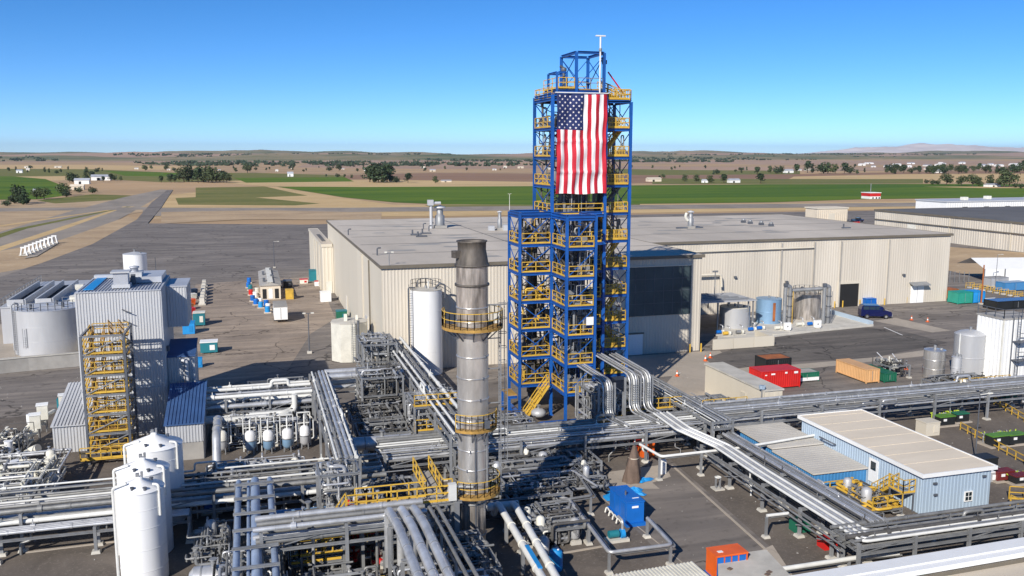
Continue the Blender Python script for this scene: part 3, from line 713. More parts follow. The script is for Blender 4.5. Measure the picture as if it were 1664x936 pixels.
p = G(1320, 361); q = G(1352, 362)
core(B5, p.x, p.y-3, p.x+14, p.y+5, 5.6, 'tanroof'); cladwall(B5, (p.x,p.y-3), (p.x+14,p.y-3), GZ, 5.5, 'tanroof', .9, .08); flatroof(B5, p.x, p.y-3, p.x+14, p.y+5, 5.6, 'tanroof', 'beigew', .2)
MB().box(p.x+5, p.y-3.2, GZ, p.x+8, p.y-3.1, 3.6).build('door', mt['beigew'], B5)

# ---- tall grey clad building on the left
GB = thing('process_building', 'tall grey ribbed metal building behind the yellow stair tower', 'building', (-12, 89.5, GZ))
gx0, gx1, gy0, gy1, gh = -15.9, -8.45, 89.4, 99.6, 14.25
core(GB, gx0, gy0, gx1, gy1, gh, 'clad')
cladwall(GB, (gx0,gy0), (gx1,gy0), 4.95, gh, 'clad', .25, .05); cladwall(GB, (gx0,gy0), (gx1,gy0), GZ, 4.9, 'clad', .25, .05)
cladwall(GB, (gx1,gy0), (gx1,gy1), GZ, gh, 'clad', .25, .05); cladwall(GB, (gx0,gy1), (gx0,gy0), GZ, gh, 'clad', .25, .05)
MB().box(gx0-.1, gy0-.12, 4.9, gx1+.1, gy0-.055, 4.96).build('girt_flashing', mt['cladr'], GB)
r = MB(); nx = 26
for i in range(nx):
    x = gx0+(gx1-gx0)*i/nx; r.box(x, gy0-.1, gh, x+(gx1-gx0)/nx*.86, gy1+.1, gh+.1); r.box(x+(gx1-gx0)/nx*.86, gy0-.1, gh, x+(gx1-gx0)/nx-.002, gy1+.1, gh+.17)
rf = r.build('roof', mt['cladr'], GB)
MB().box(gx0+.6, gy0+.7, gh+.18, gx0+1.5, gy1-1.0, gh+.24).build('painted_shade_strip', mt['cyan'], rf)  # blue strip painting sky-lit shade onto the grey roof
MB().box(gx0+.3, gy1-1.2, gh+.18, gx1-1, gy1-.4, gh+.5).build('ridge_duct', mt['clad'], rf)
MB().box(gx1-3.2, gy0+4.4, gh+.18, gx1-.3, gy1-.6, gh+.75).build('roof_hatch', mt['cladr'], rf)
U = (gx1+.02, 93.6, 9.9, gx1+1.95, 99.2, 13.9)       # box bay high on the right side
MB().box(gx1+.06, U[1]+.02, U[2], U[3]-.03, U[4], U[5]).build('side_bay', mt['clad'], GB)
cladwall(GB, (gx1+.06,U[1]), (U[3],U[1]), U[2], U[5], 'clad', .25, .05, 'bay_wall'); cladwall(GB, (U[3],U[1]), (U[3],U[4]), U[2], U[5], 'clad', .25, .05, 'bay_wall')
MB().box(gx1+.06, U[1]-.1, U[5], U[3]+.1, U[4]+.1, U[5]+.14).build('bay_roof', mt['cladr'], GB)
MB().box(gx1+.1, 90.4, 8.1, gx1+.35, 90.9, 8.6).build('wall_lamp', mt['dsteel'], GB)
for z in (11.6, 12.6, 9.6): MB().tube([(gx0+4.0,gy0-.1,z),(gx0+4.0,gy0-.45,z),(gx0+4.8,gy0-.45,z-.35)], .05, 6).build('wall_bracket', mt['dsteel'], GB)
# lean-to on legs, blue shade painted into its light metal roof
LT = thing('lean_to', 'metal lean-to, roof shade painted blue, on the right side of the tall grey building', 'lean-to', (-6.5, 92, GZ))
lx0, lx1, ly0, ly1, lz0, lzt = gx1+.06, -5.9, 90.6, 95.4, 3.9, 8.2
MB().box(lx0, ly0+.05, lz0, lx1-.05, ly1, lzt-.75).build('wall_core', mt['clad'], LT)
cladwall(LT, (lx0,ly0), (lx1,ly0), lz0, lzt-.8, 'clad', .25, .05); cladwall(LT, (lx1,ly0), (lx1,ly1), lz0, lzt-.8, 'clad', .25, .05, z1b=lzt)
MB().add([(lx0,ly0-.15,lzt-.75),(lx1+.15,ly0-.15,lzt-.75),(lx1+.15,ly1,lzt),(lx0,ly1,lzt),(lx0,ly0-.15,lzt-.63),(lx1+.15,ly0-.15,lzt-.63),(lx1+.15,ly1,lzt+.12),(lx0,ly1,lzt+.12)],[(0,3,2,1),(4,5,6,7),(0,1,5,4),(1,2,6,5),(3,7,6,2),(0,4,7,3)]).build('roof', mt['shaderoof'], LT)
for x in (lx0+.2, lx1-.2): MB().beam((x,ly0+.2,GZ), (x,ly0+.2,lz0), .2).build('leg', mt['steel'], LT)
MB().tube([(lx1-1.1,ly0-.2,7.1),(lx1-.7,ly0-.4,7.1),(lx1-.7,ly0-.4,2.2)], .2, 10).build('down_duct', mt['clad'], LT)
MB().cyl((lx1-.7,ly0-.4,4.7), (lx1-.7,ly0-.4,5.0), .3, 12).build('duct_collar', mt['steel'], LT)
# low building in front, its light shed roof coloured as if in blue shade
LB = thing('metal_shed', 'low metal shed with blue shade painted on its sloping roof below the tall grey building', 'shed', (-6, 81, GZ))
sx0, sx1, sy0, sy1 = -7.9, -4.85, 80.6, 88.6
MB().box(sx0+.05, sy0+.05, GZ, sx1-.05, sy1-.05, 3.4).build('wall_core', mt['clad'], LB)
cladwall(LB, (sx0,sy0), (sx1,sy0), 1.9, 3.55, 'clad', .25, .05); MB().box(sx0+.02, sy0+.005, GZ, sx1-.02, sy0+.04, 1.85).build('base_wall', mt['conc2'], LB)
cladwall(LB, (sx1,sy0), (sx1,sy1), GZ, 3.5, 'clad', .25, .05, z1b=5.2); cladwall(LB, (sx0,sy1), (sx0,sy0), GZ, 5.2, 'clad', .25, .05, z1b=3.5)
r = MB(); m = 11
for i in range(m):
    x = sx0-.15+(sx1-sx0+.3)*i/m; wd = (sx1-sx0+.3)/m
    for a, c, dz in ((0, .82, 0), (.82, .995, .07)):
        r.add([(x+a*wd,sy0-.2,3.55),(x+c*wd,sy0-.2,3.55),(x+c*wd,sy1,5.25),(x+a*wd,sy1,5.25),(x+a*wd,sy0-.2,3.64+dz),(x+c*wd,sy0-.2,3.64+dz),(x+c*wd,sy1,5.34+dz),(x+a*wd,sy1,5.34+dz)],[(0,3,2,1),(4,5,6,7),(0,1,5,4),(1,2,6,5),(3,7,6,2),(0,4,7,3)])
r.build('roof', mt['shaderoof'], LB)
# low shed left
LS = thing('ribbed_shed', 'low pale ribbed shed left of the yellow stair tower', 'shed', (-16, 86, GZ))
p = G(89, 742); hx0, hx1, hy0, hy1 = p.x, p.x+2.9, p.y, p.y+9.0
MB().box(hx0+.05, hy0+.05, GZ, hx1-.05, hy1, 2.5).build('wall_core', mt['clad'], LS)
cladwall(LS, (hx0,hy0), (hx1,hy0), GZ, 2.75, 'clad', .25, .05); cladwall(LS, (hx0,hy1), (hx0,hy0), GZ, 4.4, 'clad', .25, .05, z1b=2.7); cladwall(LS, (hx1,hy0), (hx1,hy1), GZ, 2.7, 'clad', .25, .05, z1b=4.4)
r = MB(); m = 11
for i in range(m):
    x = hx0-.15+(hx1-hx0+.3)*i/m; wd = (hx1-hx0+.3)/m
    for a, c, dz in ((0, .75, 0), (.75, .995, .08)):
        r.add([(x+a*wd,hy0-.2,2.76),(x+c*wd,hy0-.2,2.76),(x+c*wd,hy1,4.5),(x+a*wd,hy1,4.5),(x+a*wd,hy0-.2,2.84+dz),(x+c*wd,hy0-.2,2.84+dz),(x+c*wd,hy1,4.6+dz),(x+a*wd,hy1,4.6+dz)],[(0,3,2,1),(4,5,6,7),(0,1,5,4),(1,2,6,5),(3,7,6,2),(0,4,7,3)])
r.build('roof', mt['clad'], LS)
# rooftop fan box and stack on the grey building
t = thing('roof_fan', 'square grey exhaust fan on the grey building roof', 'roof fan', (-12.6, 91.5, gh+.18))
MB().box(-12.9, 90.6, gh+.18, -11.3, 92.2, gh+.5).build('base', mt['clad'], t); MB().rbox(-12.1, 91.4, gh+.5, 1.3, 1.3, 1.1).build('housing', mt['cladr'], t); MB().box(-12.95, 90.55, gh+1.6, -11.25, 92.25, gh+1.75).build('hood', mt['clad'], t)
t = thing('roof_duct', 'grey duct box behind the exhaust fan on the grey building roof', 'duct', (-11.6, 95, gh+.18))
MB().box(-12.6, 94.2, gh+.18, -10.6, 96.0, gh+1.15).build('duct', mt['clad'], t); MB().lathe(-11.4, 95.3, [(.4,gh+1.15),(.4,gh+1.5),(.5,gh+1.52),(.5,gh+1.65),(.01,gh+1.75)], 14).build('stub', mt['cladr'], t)
for k in range(3): MB().box(-12.9+k*.7, 93.2, gh+.18, -12.5+k*.7, 93.6, gh+1.1).build('valve_box', mt['dsteel'], t)

# ---- blue building, front right
BB = thing('blue_building', 'pale blue ribbed metal building with a tan flat roof at lower right', 'building', (50, 52, GZ))
bx0, bx1, by0, by1, bh = 47.2, 53.45, 52.4, 67.7, 3.35
core(BB, bx0, by0, bx1, by1, bh, 'bwall')
cladwall(BB, (bx0,by0), (bx1,by0), GZ, bh, 'bwall', .3, .05); cladwall(BB, (bx0,by1), (bx0,by0), GZ, bh, 'bwall', .3, .05); cladwall(BB, (bx1,by0), (bx1,by1), GZ, bh, 'bwall', .3, .05)
MB().box(bx0-.2, by0-.2, bh, bx1+.2, by1+.2, bh+.14).build('roof', mt['tanroof'], BB)
f = MB(); e = .3
f.box(bx0-e, by0-e, bh-.1, bx1+e, by0-.2, bh+.2).box(bx0-e, by0-.2, bh-.1, bx0-.2, by1+e, bh+.2).box(bx1+.2, by0-.2, bh-.1, bx1+e, by1+e, bh+.2).box(bx0-.2, by1+.2, bh-.1, bx1+.2, by1+e, bh+.2)
f.build('roof_trim', mt['wtrim'], BB)
s = MB()
for i in range(1, 8): y = by0+i*2.1; s.box(bx0-.15, y-.04, bh+.141, bx1+.15, y+.04, bh+.165)
s.build('roof_seam', mt['tanroof'], BB)
xw = gx(1567,812,by0); zw = gz(1573,812,by0)
wd = MB().box(xw-.05, by0-.12, zw, xw+.55, by0-.06, zw+.66).build('window', mt['glass'], BB)
q = MB()
for a, c, d, e in ((-.1,0,.6,-.001),):
    q.box(xw-.12,by0-.15,zw-.07,xw+.62,by0-.055,zw).box(xw-.12,by0-.15,zw+.66,xw+.62,by0-.055,zw+.73).box(xw-.12,by0-.15,zw,xw-.05,by0-.055,zw+.66).box(xw+.55,by0-.15,zw,xw+.62,by0-.055,zw+.66)
    q.box(xw+.235,by0-.145,zw,xw+.265,by0-.121,zw+.66).box(xw-.05,by0-.142,zw+.31,xw+.55,by0-.122,zw+.345)
q.build('frame', mt['wtrim'], wd)
dd = MB().box(bx0-.12, by0+4.8, GZ+.6, bx0-.06, by0+5.9, 2.8).build('side_door', mt['wtrim'], BB); MB().box(bx0-.14, by0+5.05, 1.9, bx0-.121, by0+5.65, 2.6).build('door_pane', mt['glass'], dd)
for x, z in ((48.2,2.6),(48.3,1.7),(52.7,2.7)): MB().rbox(x, by0-.15, z, .3, .14, .14).build('wall_lamp', mt['dsteel'], BB)
MB().tube([(bx0-.2,by1-3.4,2.5),(bx0-.6,by1-3.4,2.7),(bx0-.6,by1-5.2,2.7),(bx0-.2,by1-5.2,2.5)], .07, 6).build('conduit', mt['dsteel'], BB)
# annex
AN = thing('blue_annex', 'low tan-roofed blue annex against the left wall of the blue building', 'annex', (44, 60, GZ))
ax0, ax1, ay0, ay1, ah = 42.2, bx0-.07, 58.6, 70.4, 1.75
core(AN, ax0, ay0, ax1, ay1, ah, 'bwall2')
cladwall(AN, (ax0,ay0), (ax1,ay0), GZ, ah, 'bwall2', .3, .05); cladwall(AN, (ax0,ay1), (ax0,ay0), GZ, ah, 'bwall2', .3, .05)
for a, c in ((ay0-.2, ay0+5.7), (ay0+5.72, ay1+.2)):
    z = ah+.02 if a < ay0 else ah+.2
    MB().box(ax0-.2, a, z, ax1, c, z+.14).build('roof_panel', mt['aroof'], AN)
s = MB()
for i in range(26): y = ay0+.1+i*.45; s.box(ax0-.18, y, (ah+.161 if y < ay0+5.6 else ah+.341), ax1-.02, y+.05, (ah+.18 if y < ay0+5.6 else ah+.36))
s.build('roof_rib', mt['aroof'], AN)
# beige plant room, middle right
PB = thing('plant_room', 'plain beige flat-roofed plant room beside the red container', 'plant room', (50, 78, GZ))
qx0, qx1, qy0, qy1, qh = 48.6, 50.75, 76.3, 88.3, 3.45
core(PB, qx0, qy0, qx1, qy1, qh, 'beigew'); cladwall(PB, (qx0,qy0), (qx1,qy0), GZ, qh, 'beigew', 2.9, .015); cladwall(PB, (qx0,qy1), (qx0,qy0), GZ, qh, 'beigew', 3.9, .015)
MB().box(qx0-.12, qy0-.12, qh, qx1+.12, qy1+.12, qh+.16).build('roof', mt['conc'], PB)
MB().box(qx0-.12, qy0+3.2, GZ, qx0-.045, qy0+4.2, 2.4).build('door', mt['beigew'], PB)
MB().box(qx0-.1, qy0-.1, GZ, qx0+.06, qy0+.06, qh).build('corner_trim', mt['beigew'], PB)
# foreground building whose parapet fills the lower right corner
FB = thing('foreground_building', 'flat roof with a broad white parapet in the lower right corner', 'building', (38, 34, 0))
a = G(1312, 934, 4.0); c = G(1664, 876, 4.0); d = (c-a).normalized(); nn = Vector((d.y, -d.x, 0))
def strip(o0, o1, z0, z1, nm, m):
    A, B = a-d*14, c+d*16
    pts = [A+nn*o0, B+nn*o0, B+nn*o1, A+nn*o1]
    return MB().prism([(p.x,p.y) for p in pts], z0, z1).build(nm, mt[m], FB)
strip(.05, .35, GZ, 4.0, 'wall', 'beigew'); strip(0, .95, 4.0, 4.12, 'parapet', 'wtrim'); strip(.95, 1.5, 3.75, 4.05, 'parapet', 'wtrim'); strip(1.5, 14, 3.3, 3.5, 'roof', 'tanroof'); strip(1.505, 1.62, 3.5, 3.72, 'flashing', 'fascia')

# ================================================================== BLUE TOWER
TW = thing('steel_tower', 'tall blue steel process tower with yellow railings at every level', 'tower', (31, 85, GZ))
LV = [3.6+2.87*i for i in range(11)]                 # platform levels
rt = random.Random(21)
def column(x, y, z0, z1, wd=.26):
    MB().hbeam((x,y,z0),(x,y,z1),wd).build('column', mt['blue'], TW)
    return MB().box(x-.25,y-.25,z0,x+.25,y+.25,z0+.05).build('base_plate', mt['blue'], TW)
def frame_level(x0, y0, x1, y1, z, wd=.22, top=False):
    for p, q in (((x0,y0,z),(x1,y0,z)),((x1,y0,z),(x1,y1,z)),((x0,y1,z),(x1,y1,z)),((x0,y0,z),(x0,y1,z))):
        d = (Vector(q)-Vector(p)).normalized()*.14
        MB().hbeam(Vector(p)+d, Vector(q)-d, wd+.06).build('beam', mt['blue'], TW)
def xbrace(p, q, z0, z1, wd=.08, both=True):
    MB().beam((p[0],p[1],z0),(q[0],q[1],z1),wd*.85).build('brace', mt['blue'], TW)
    if both: MB().beam((q[0],q[1]+.06,z0),(p[0],p[1]+.06,z1),wd*.85).build('brace', mt['blue'], TW)
def platform(x0, y0, x1, y1, z, sides='fblr', grate=True):
    pl = MB(); k = int((x1-x0)/.32)
    for i in range(k):                                # bar grating with light coming through
        x = x0+.1+(x1-x0-.2)*i/k; pl.box(x, y0+.1, z+.15, x+.24, y1-.1, z+.19)
    for i in range(4): y = y0+.15+(y1-y0-.3)*i/3; pl.box(x0+.1, y-.04, z+.06, x1-.1, y+.04, z+.145)
    pl.build('platform', mt['grate'], TW)
    r = MB(); zz = z+.17; e = .02
    if 'f' in sides: r.rail([(x0+.2,y0-e,zz),(x1-.2,y0-e,zz)], gap=(x1-x0)/2.05)
    if 'b' in sides: r.rail([(x0+.2,y1+e,zz),(x1-.2,y1+e,zz)], gap=1.6)
    if 'l' in sides: r.rail([(x0-e,y0+.2,zz),(x0-e,y1-.2,zz)], gap=1.5)
    if 'r' in sides: r.rail([(x1+e,y0+.2,zz),(x1+e,y1-.2,zz)], gap=1.5)
    if sides: r.build('handrail', mt['yellow'], TW)
mx0, mx1, my0, my1 = 28.9, 34.55, 84.6, 90.4          # main tower
fx0, fx1, fy0 = 28.9, 31.85, 80.1                     # middle block, projecting to the front
wx0, wy1 = 25.55, 88.4                                # left block
rx1, ry0, ry1 = 37.95, 86.2, 90.6                     # stair bay on the right
ZT = 32.75
for x, y, z1 in ((mx0,my0,ZT),(mx1,my0,ZT),(mx0,my1,ZT),(mx1,my1,ZT),(fx0+.0,fy0,21.1),(fx1,fy0,21.1),(fx1,my0,21.1),(wx0,my0,21.15),(wx0,wy1,21.15),(rx1,ry0,ZT-.5),(rx1,ry1,ZT-.5)):
    column(x, y, GZ, z1, .28 if z1 > 30 else .25)
for i, z in enumerate(LV):
    frame_level(mx0,my0,mx1,my1,z)
    frame_level(mx1,ry0,rx1,ry1,z,.18)
    zt = LV[i+1] if i+1 < len(LV) else ZT
    if z < 21:
        frame_level(fx0,fy0,fx1,my0,z); frame_level(wx0,my0,mx0,wy1,z)
        zt2 = min(zt, 21.1) if i < 5 else 21.1
        if i < 6:
            platform(fx0,fy0,fx1,my0-.2,z,'fl'); platform(wx0,my0,mx0,wy1,z,'flb')
            MB().rail([(fx1+.3,my0+.1,z+.17),(mx1-.3,my0+.1,z+.17)]).build('handrail', mt['yellow'], TW)
        xbrace((fx0,fy0),(fx1,fy0),z+.1,zt2-.1,.09, both=False); xbrace((fx0,my0),(fx0,fy0),z+.1,zt2-.1,.08)
        xbrace((wx0,my0),(mx0,my0),z+.1,zt2-.1,.09); xbrace((wx0,wy1),(wx0,my0),z+.1,zt2-.1,.08); xbrace((wx0,wy1),(mx0,wy1),z+.1,zt2-.1,.08, both=False)
    platform(mx0,my0,mx1,my1,z,'lb' + ('f' if i == 6 else ''))
    platform(mx1+.1,ry0,rx1,ry1,z,'fr')
    r = MB()
    for k in range(14): x = mx1+.5+2.2*k/13; r.beam((x,ry0-.05,z+.2),(x,ry0-.05,z+1.2),.045)
    r.box(mx1+.45, ry0-.06, z+.18, rx1-.35, ry0-.03, z+.4); r.build('gate_panel', mt['yellow'], TW)
    xbrace((mx0,my1),(mx0,my0),z+.1,zt-.1,.09); xbrace((rx1,ry1),(rx1,ry0),z+.1,zt-.15,.08); xbrace((mx0,my1),(mx1,my1),z+.1,zt-.1,.09)
    xbrace((mx1+.2,ry1),(rx1,ry1),z+.1,zt-.15,.07, both=False)
    # stair flight of the bay
    if i+1 < len(LV):
        a, c = ((mx1+.7, rx1-.5) if i % 2 == 0 else (rx1-.5, mx1+.7))
        MB().stair((a, ry0+1.2+(i%2)*1.3, z+.2),(c, ry0+1.2+(i%2)*1.3, zt+.2),.8,(0,1,0)).build('stair_flight', mt['yellow'] if i % 3 else mt['dsteel'], TW)
        # small bore piping and instruments on each floor
        for nm, m, (x0,y0,x1,y1), kk in (('piping','steel',(mx0+.4,my0+.4,mx1-.4,my1-.4),16),('piping','dpipe',(mx0+.4,my0+.3,mx1-.3,my1-.4),15),('piping','steel',(fx0+.3,fy0+.4,fx1-.3,my0-.4),11),('piping','dpipe',(fx0+.3,fy0+.4,fx1-.3,my0-.4),8),('piping','dpipe',(wx0+.4,my0+.5,mx0-.4,wy1-.4),13),('piping','yellow',(wx0+.4,my0+.5,mx0-.4,wy1-.4),4),('piping','pipe2',(mx1+.5,ry0+.6,rx1-.4,ry1-.3),8)):
            if z > 20.5 and x0 < mx0+.2 and y0 < my0+.2: continue
            if z > 20.5 and (y0 < my0 or x0 < mx0): continue
            b = MB()
            for j in range(kk):
                x, y = rt.uniform(x0,x1), rt.uniform(y0,y1); h = rt.uniform(.6,2.5); rr_ = rt.choice((.04,.05,.07,.1))
                q = (min(x1,max(x0,x+rt.uniform(-1.6,1.6))), y); 
                b.tube([(x,y,z+.2),(x,y,z+h),(q[0],q[1],z+h),(q[0],q[1],z+rt.choice((.3,2.8)))], rr_, 6)
                if rt.random() < .6: b.rbox(x, y, z+.2, rt.uniform(.3,.7), rt.uniform(.3,.7), rt.uniform(.4,1.2))
            b.build(nm, mt[m], TW, kind='stuff')
frame_level(mx0,my0,mx1,my1,ZT); frame_level(mx1,ry0,rx1,ry1,ZT-.5,.2); frame_level(fx0,fy0,fx1,my0,21.1); frame_level(wx0,my0,mx0,wy1,21.15)
MB().hbeam((fx1+.2,my0-.02,21.1),(mx1,my0-.02,21.1),.3).build('beam', mt['blue'], TW)
# ground level: base beams, skirt deck
for p, q in (((25.4,80.6,GZ+.35),(31.5,80.6,GZ+.35)),((25.4,80.6,GZ+.35),(25.4,88,GZ+.35))): MB().hbeam(p,q,.5).build('base_beam', mt['blue'], TW)
for x in (25.4, 27.2): MB().box(x-.15,80.4,GZ,x+.15,80.8,GZ+.12).build('base_plate', mt['blue'], TW)
MB().box(24.6,85.4,2.4,25.5,87.8,2.55).build('side_deck', mt['grate'], TW); MB().hbeam((24.5,85.3,2.3),(25.5,85.3,2.3),.25).build('beam', mt['blue'], TW)
for y in (85.4, 87.7): MB().hbeam((24.6,y,GZ),(24.6,y,2.3),.2).build('column', mt['blue'], TW)
MB().stair((25.9,84.1,GZ),(28.4,84.1,3.7),.8,(0,1,0)).build('stair_flight', mt['yellow'], TW)
# top floor
zt = ZT+.5                                           # upper deck
platform(mx0,my0,mx1,my1,ZT,'')
for x, y in ((mx0+.75,my0+.9),(mx0+.75,my1-2.2),(mx0+1.75,my0+.9)): column(x, y, ZT, zt+1.75, .2)
ux0, ux1, uy0, uy1, uz = mx0+2.7, mx1+.0, my0+.7, my1-.6, 36.95
for x, y in ((ux0,uy0),(ux1,uy0),(ux0,uy1),(ux1,uy1)): column(x, y, ZT, uz, .26)
frame_level(ux0,uy0,ux1,uy1,uz,.2); frame_level(mx0+.75,my0+.9,mx0+1.75,my1-2.2,zt+1.75,.1); frame_level(mx0+.75,uy0,ux1,uy1,zt-.1,.2)
xbrace((ux0,uy0),(ux1,uy0),zt+.2,uz-.2,.09,False); xbrace((ux0,uy1),(ux1,uy1),zt+.2,uz-.2,.08); xbrace((ux0,uy1),(ux0,uy0),zt+1,uz-.2,.08); xbrace((ux1,uy1),(ux1,uy0),zt+.6,uz-.2,.08)
platform(mx0+.75,uy0,ux1,uy1,zt,'l')
MB().rail([(mx0+.8,uy0-.05,zt+.17),(ux0-.2,uy0-.05,zt+.17)],gap=.8).rail([(ux0+.2,uy1,zt+.17),(ux1-.1,uy1,zt+.17)],gap=1.2).build('handrail', mt['yellow'], TW)
MB().rail([(ux0+.2,uy0,zt+.17),(ux1-.1,uy0,zt+.17)],gap=1.4,toe=False).build('handrail', mt['steel'], TW)
MB().rail([(mx1+.2,ry0+.3,zt),(rx1-.9,ry0+.3,ZT-.3),(rx1+.1,ry0+.3,ZT-.3),(rx1+.1,ry1,ZT-.3)],gap=.9).build('handrail', mt['yellow'], TW)
MB().stair((rx1-.8,ry0+1.0,ZT-.4),(mx1+.2,ry0+1.0,zt+.1),.8,(0,1,0)).build('stair_flight', mt['yellow'], TW)
MB().beam((mx1+1.0,ry0+.5,ZT+2.5),(rx1-.6,ry0+.5,ZT+.3),.12).build('davit', mt['red'], TW)
MB().tube([(mx0+1.7,my0+1.6,zt),(mx0+1.7,my0+1.6,zt+2.2),(mx0+1.3,my0+1.6,zt+2.4)],.14,8).lathe(mx0+1.7,my0+1.6,[(.14,zt+1.8),(.28,zt+1.95),(.28,zt+2.2),(.1,zt+2.3)],12).build('vent_hood', mt['dsteel'], TW)
MB().cyl((mx1+.35,my0+1.5,ZT),(mx1+.35,my0+1.5,ZT+3.8),.12,8).box(mx1+.15,my0+1.3,ZT+3.2,mx1+.55,my0+1.7,ZT+3.6).build('riser', mt['dsteel'], TW)
MB().box(33.0,80.0,10.6,33.9,80.06,11.5).build('notice_board', mt['wtrim'], TW) if False else None
MB().box(30.9,fy0-.22,10.5,32.0-.35,fy0-.16,11.3).build('notice_board', mt['wtrim'], TW)
# mast
t = thing('mast', 'slim white mast with a T-shaped head on top of the blue tower', 'mast', (34.0, 85.2, ZT))
MB().cyl((34.0,85.0,ZT-.8),(34.0,85.0,37.0),.085,8).cyl((34.0,85.0,37.0),(34.0,85.0,38.5),.09,8).build('pole', mt['wpipe'], t)
MB().box(33.5,84.9,38.5,34.5,85.1,38.62).build('head', mt['wpipe'], t); MB().lathe(34.0,85.0,[(.17,37.1),(.17,37.35)],8).build('collar', mt['steel'], t)
# vessels inside the tower
def vessel(name, label, cat, x, y, z0, z1, r, mat, group=None, skirt=True, n=18, bands=0):
    t = thing(name, label, cat, (x, y, z0), group); h = r*.45
    MB().lathe(x, y, [(.01,z0+.02),(r*.6,z0+h*.35),(r,z0+h),(r,z1-h),(r*.6,z1-h*.3),(.01,z1)], n).build('shell', mt[mat], t)
    if skirt: MB().lathe(x, y, [(r*.8,z0-.8),(r*.8,z0+h*.7)], n).build('skirt', mt['dsteel'], t)
    if bands:
        b = MB()
        for i in range(bands): z = z0+h+(z1-z0-2*h)*(i+.5)/bands; b.lathe(x,y,[(r+.005,z-.06),(r+.04,z-.05),(r+.04,z+.05),(r+.005,z+.06)],n)
        b.build('band', mt[mat], t)
    MB().cyl((x,y,z1-.05),(x,y,z1+.25),r*.2,8).cyl((x,y,z1+.25),(x,y,z1+.32),r*.32,8).build('nozzle', mt['steel'], t)
    return t
vessel('column_vessel', 'tall dark reactor column running up inside the blue tower', 'vessel', 31.9, 87.4, 2.2, 31.6, 1.05, 'dpipe', bands=7)
vessel('column_vessel', 'dark vertical vessel inside the right stair bay of the blue tower', 'vessel', 36.2, 89.6, 1.5, 31.0, .5, 'dpipe')
vessel('column_vessel', 'dark short column behind the left block of the blue tower', 'vessel', 28.2, 88.9, 1.5, 19.8, .55, 'dpipe')
vessel('drum_vessel', 'pale fat drum at ground level inside the left block of the blue tower', 'vessel', 27.0, 82.8, GZ+.4, 1.7, .75, 'tank', skirt=False)
# ------------------------------------------------------------------ flag
FL = thing('flag', 'huge stars and stripes flag hanging down the front of the blue tower', 'flag', (31.6, my0-.3, 28))
fX0, fX1, fZ0, fZ1 = mx0+.28, mx1-.08, 23.05, 32.85
def fy(x, z):
    u = (x-fX0)/(fX1-fX0); v = (fZ1-z)/(fZ1-fZ0)
    return my0-.42-.09*math.sin(u*17+v*2.5+.6*math.sin(v*8))-.12*math.sin(v*11+u*1.6)*v**.7-.05*math.sin(u*41+v*7)-.10*math.exp(-((v-.47)/.018)**2)-.12*math.exp(-((v-.78)/.018)**2)+.05*math.sin(v*26+u*5)
def fx_(u, v): return fX0+(fX1-fX0)*(u+.012*math.sin(v*9)*(1 if u > .9 else -.3 if u < .1 else 0))
def cloth(u0, u1, v0, v1, nm, m, nu=3, nv=44, off=0):
    b = MB(); vs = []; fs = []
    for j in range(nv+1):
        v = v0+(v1-v0)*j/nv
        for i in range(nu+1):
            u = u0+(u1-u0)*i/nu; x = fx_(u,v); z = fZ1-(fZ1-fZ0)*v-.07*math.sin(u*3.1)*(1-v)+.05*math.sin(u*9)*v; vs.append((x, fy(x,z)-off, z))
    for j in range(nv):
        for i in range(nu): a = j*(nu+1)+i; fs.append((a,a+1,a+nu+2,a+nu+1))
    return b.add(vs, fs, True).build(nm, mt[m], FL)
for i in range(13):
    cloth(i/13, (i+1)/13, .355 if i < 7 else 0, 1, 'stripe', 'flagr' if i % 2 == 0 else 'flagw', 3, 44)
cn = cloth(0, 7/13, 0, .355, 'canton', 'flagb', 12, 20)
for j in range(11):
    m = 5 if j % 2 == 0 else 4
    for i in range(m):
        u = 7/13*((i*2+1+(j % 2))/10); v = .355*(j+.75)/11.5; x = fX0+(fX1-fX0)*u; z = fZ1-(fZ1-fZ0)*v-.07*math.sin(u*3.1)
        pts = [(x+(.125 if q % 2 == 0 else .05)*math.sin(q*math.pi/5), 0, z+(.125 if q % 2 == 0 else .05)*math.cos(q*math.pi/5)) for q in range(10)]
        c = (x, fy(x,z)-.02, z); vs = [c]+[(a, fy(a,d)-.02, d) for a, _, d in pts]
        s = MB().add(vs, [(0,k+1,(k+1)%10+1) for k in range(10)]).build('star', mt['flagw'], cn)
h = MB(); h.cyl((fX0-.15,my0-.42,fZ1+.08),(fX1+.15,my0-.42,fZ1+.08),.06,8); h.build('top_bar', mt['wpipe'], FL)
for v in (.47, .78):
    z = fZ1-(fZ1-fZ0)*v; vs = []; m = 26
    for i in range(m+1): x = fX0+(fX1-fX0)*i/m; vs += [(x,fy(x,z+.04)-.015,z+.04),(x,fy(x,z)-.05,z),(x,fy(x,z-.04)-.015,z-.04)]
    MB().add(vs, [f for i in range(m) for f in ((3*i,3*i+3,3*i+4,3*i+1),(3*i+1,3*i+4,3*i+5,3*i+2))], True).build('seam', mt['flagw'], FL) if False else None

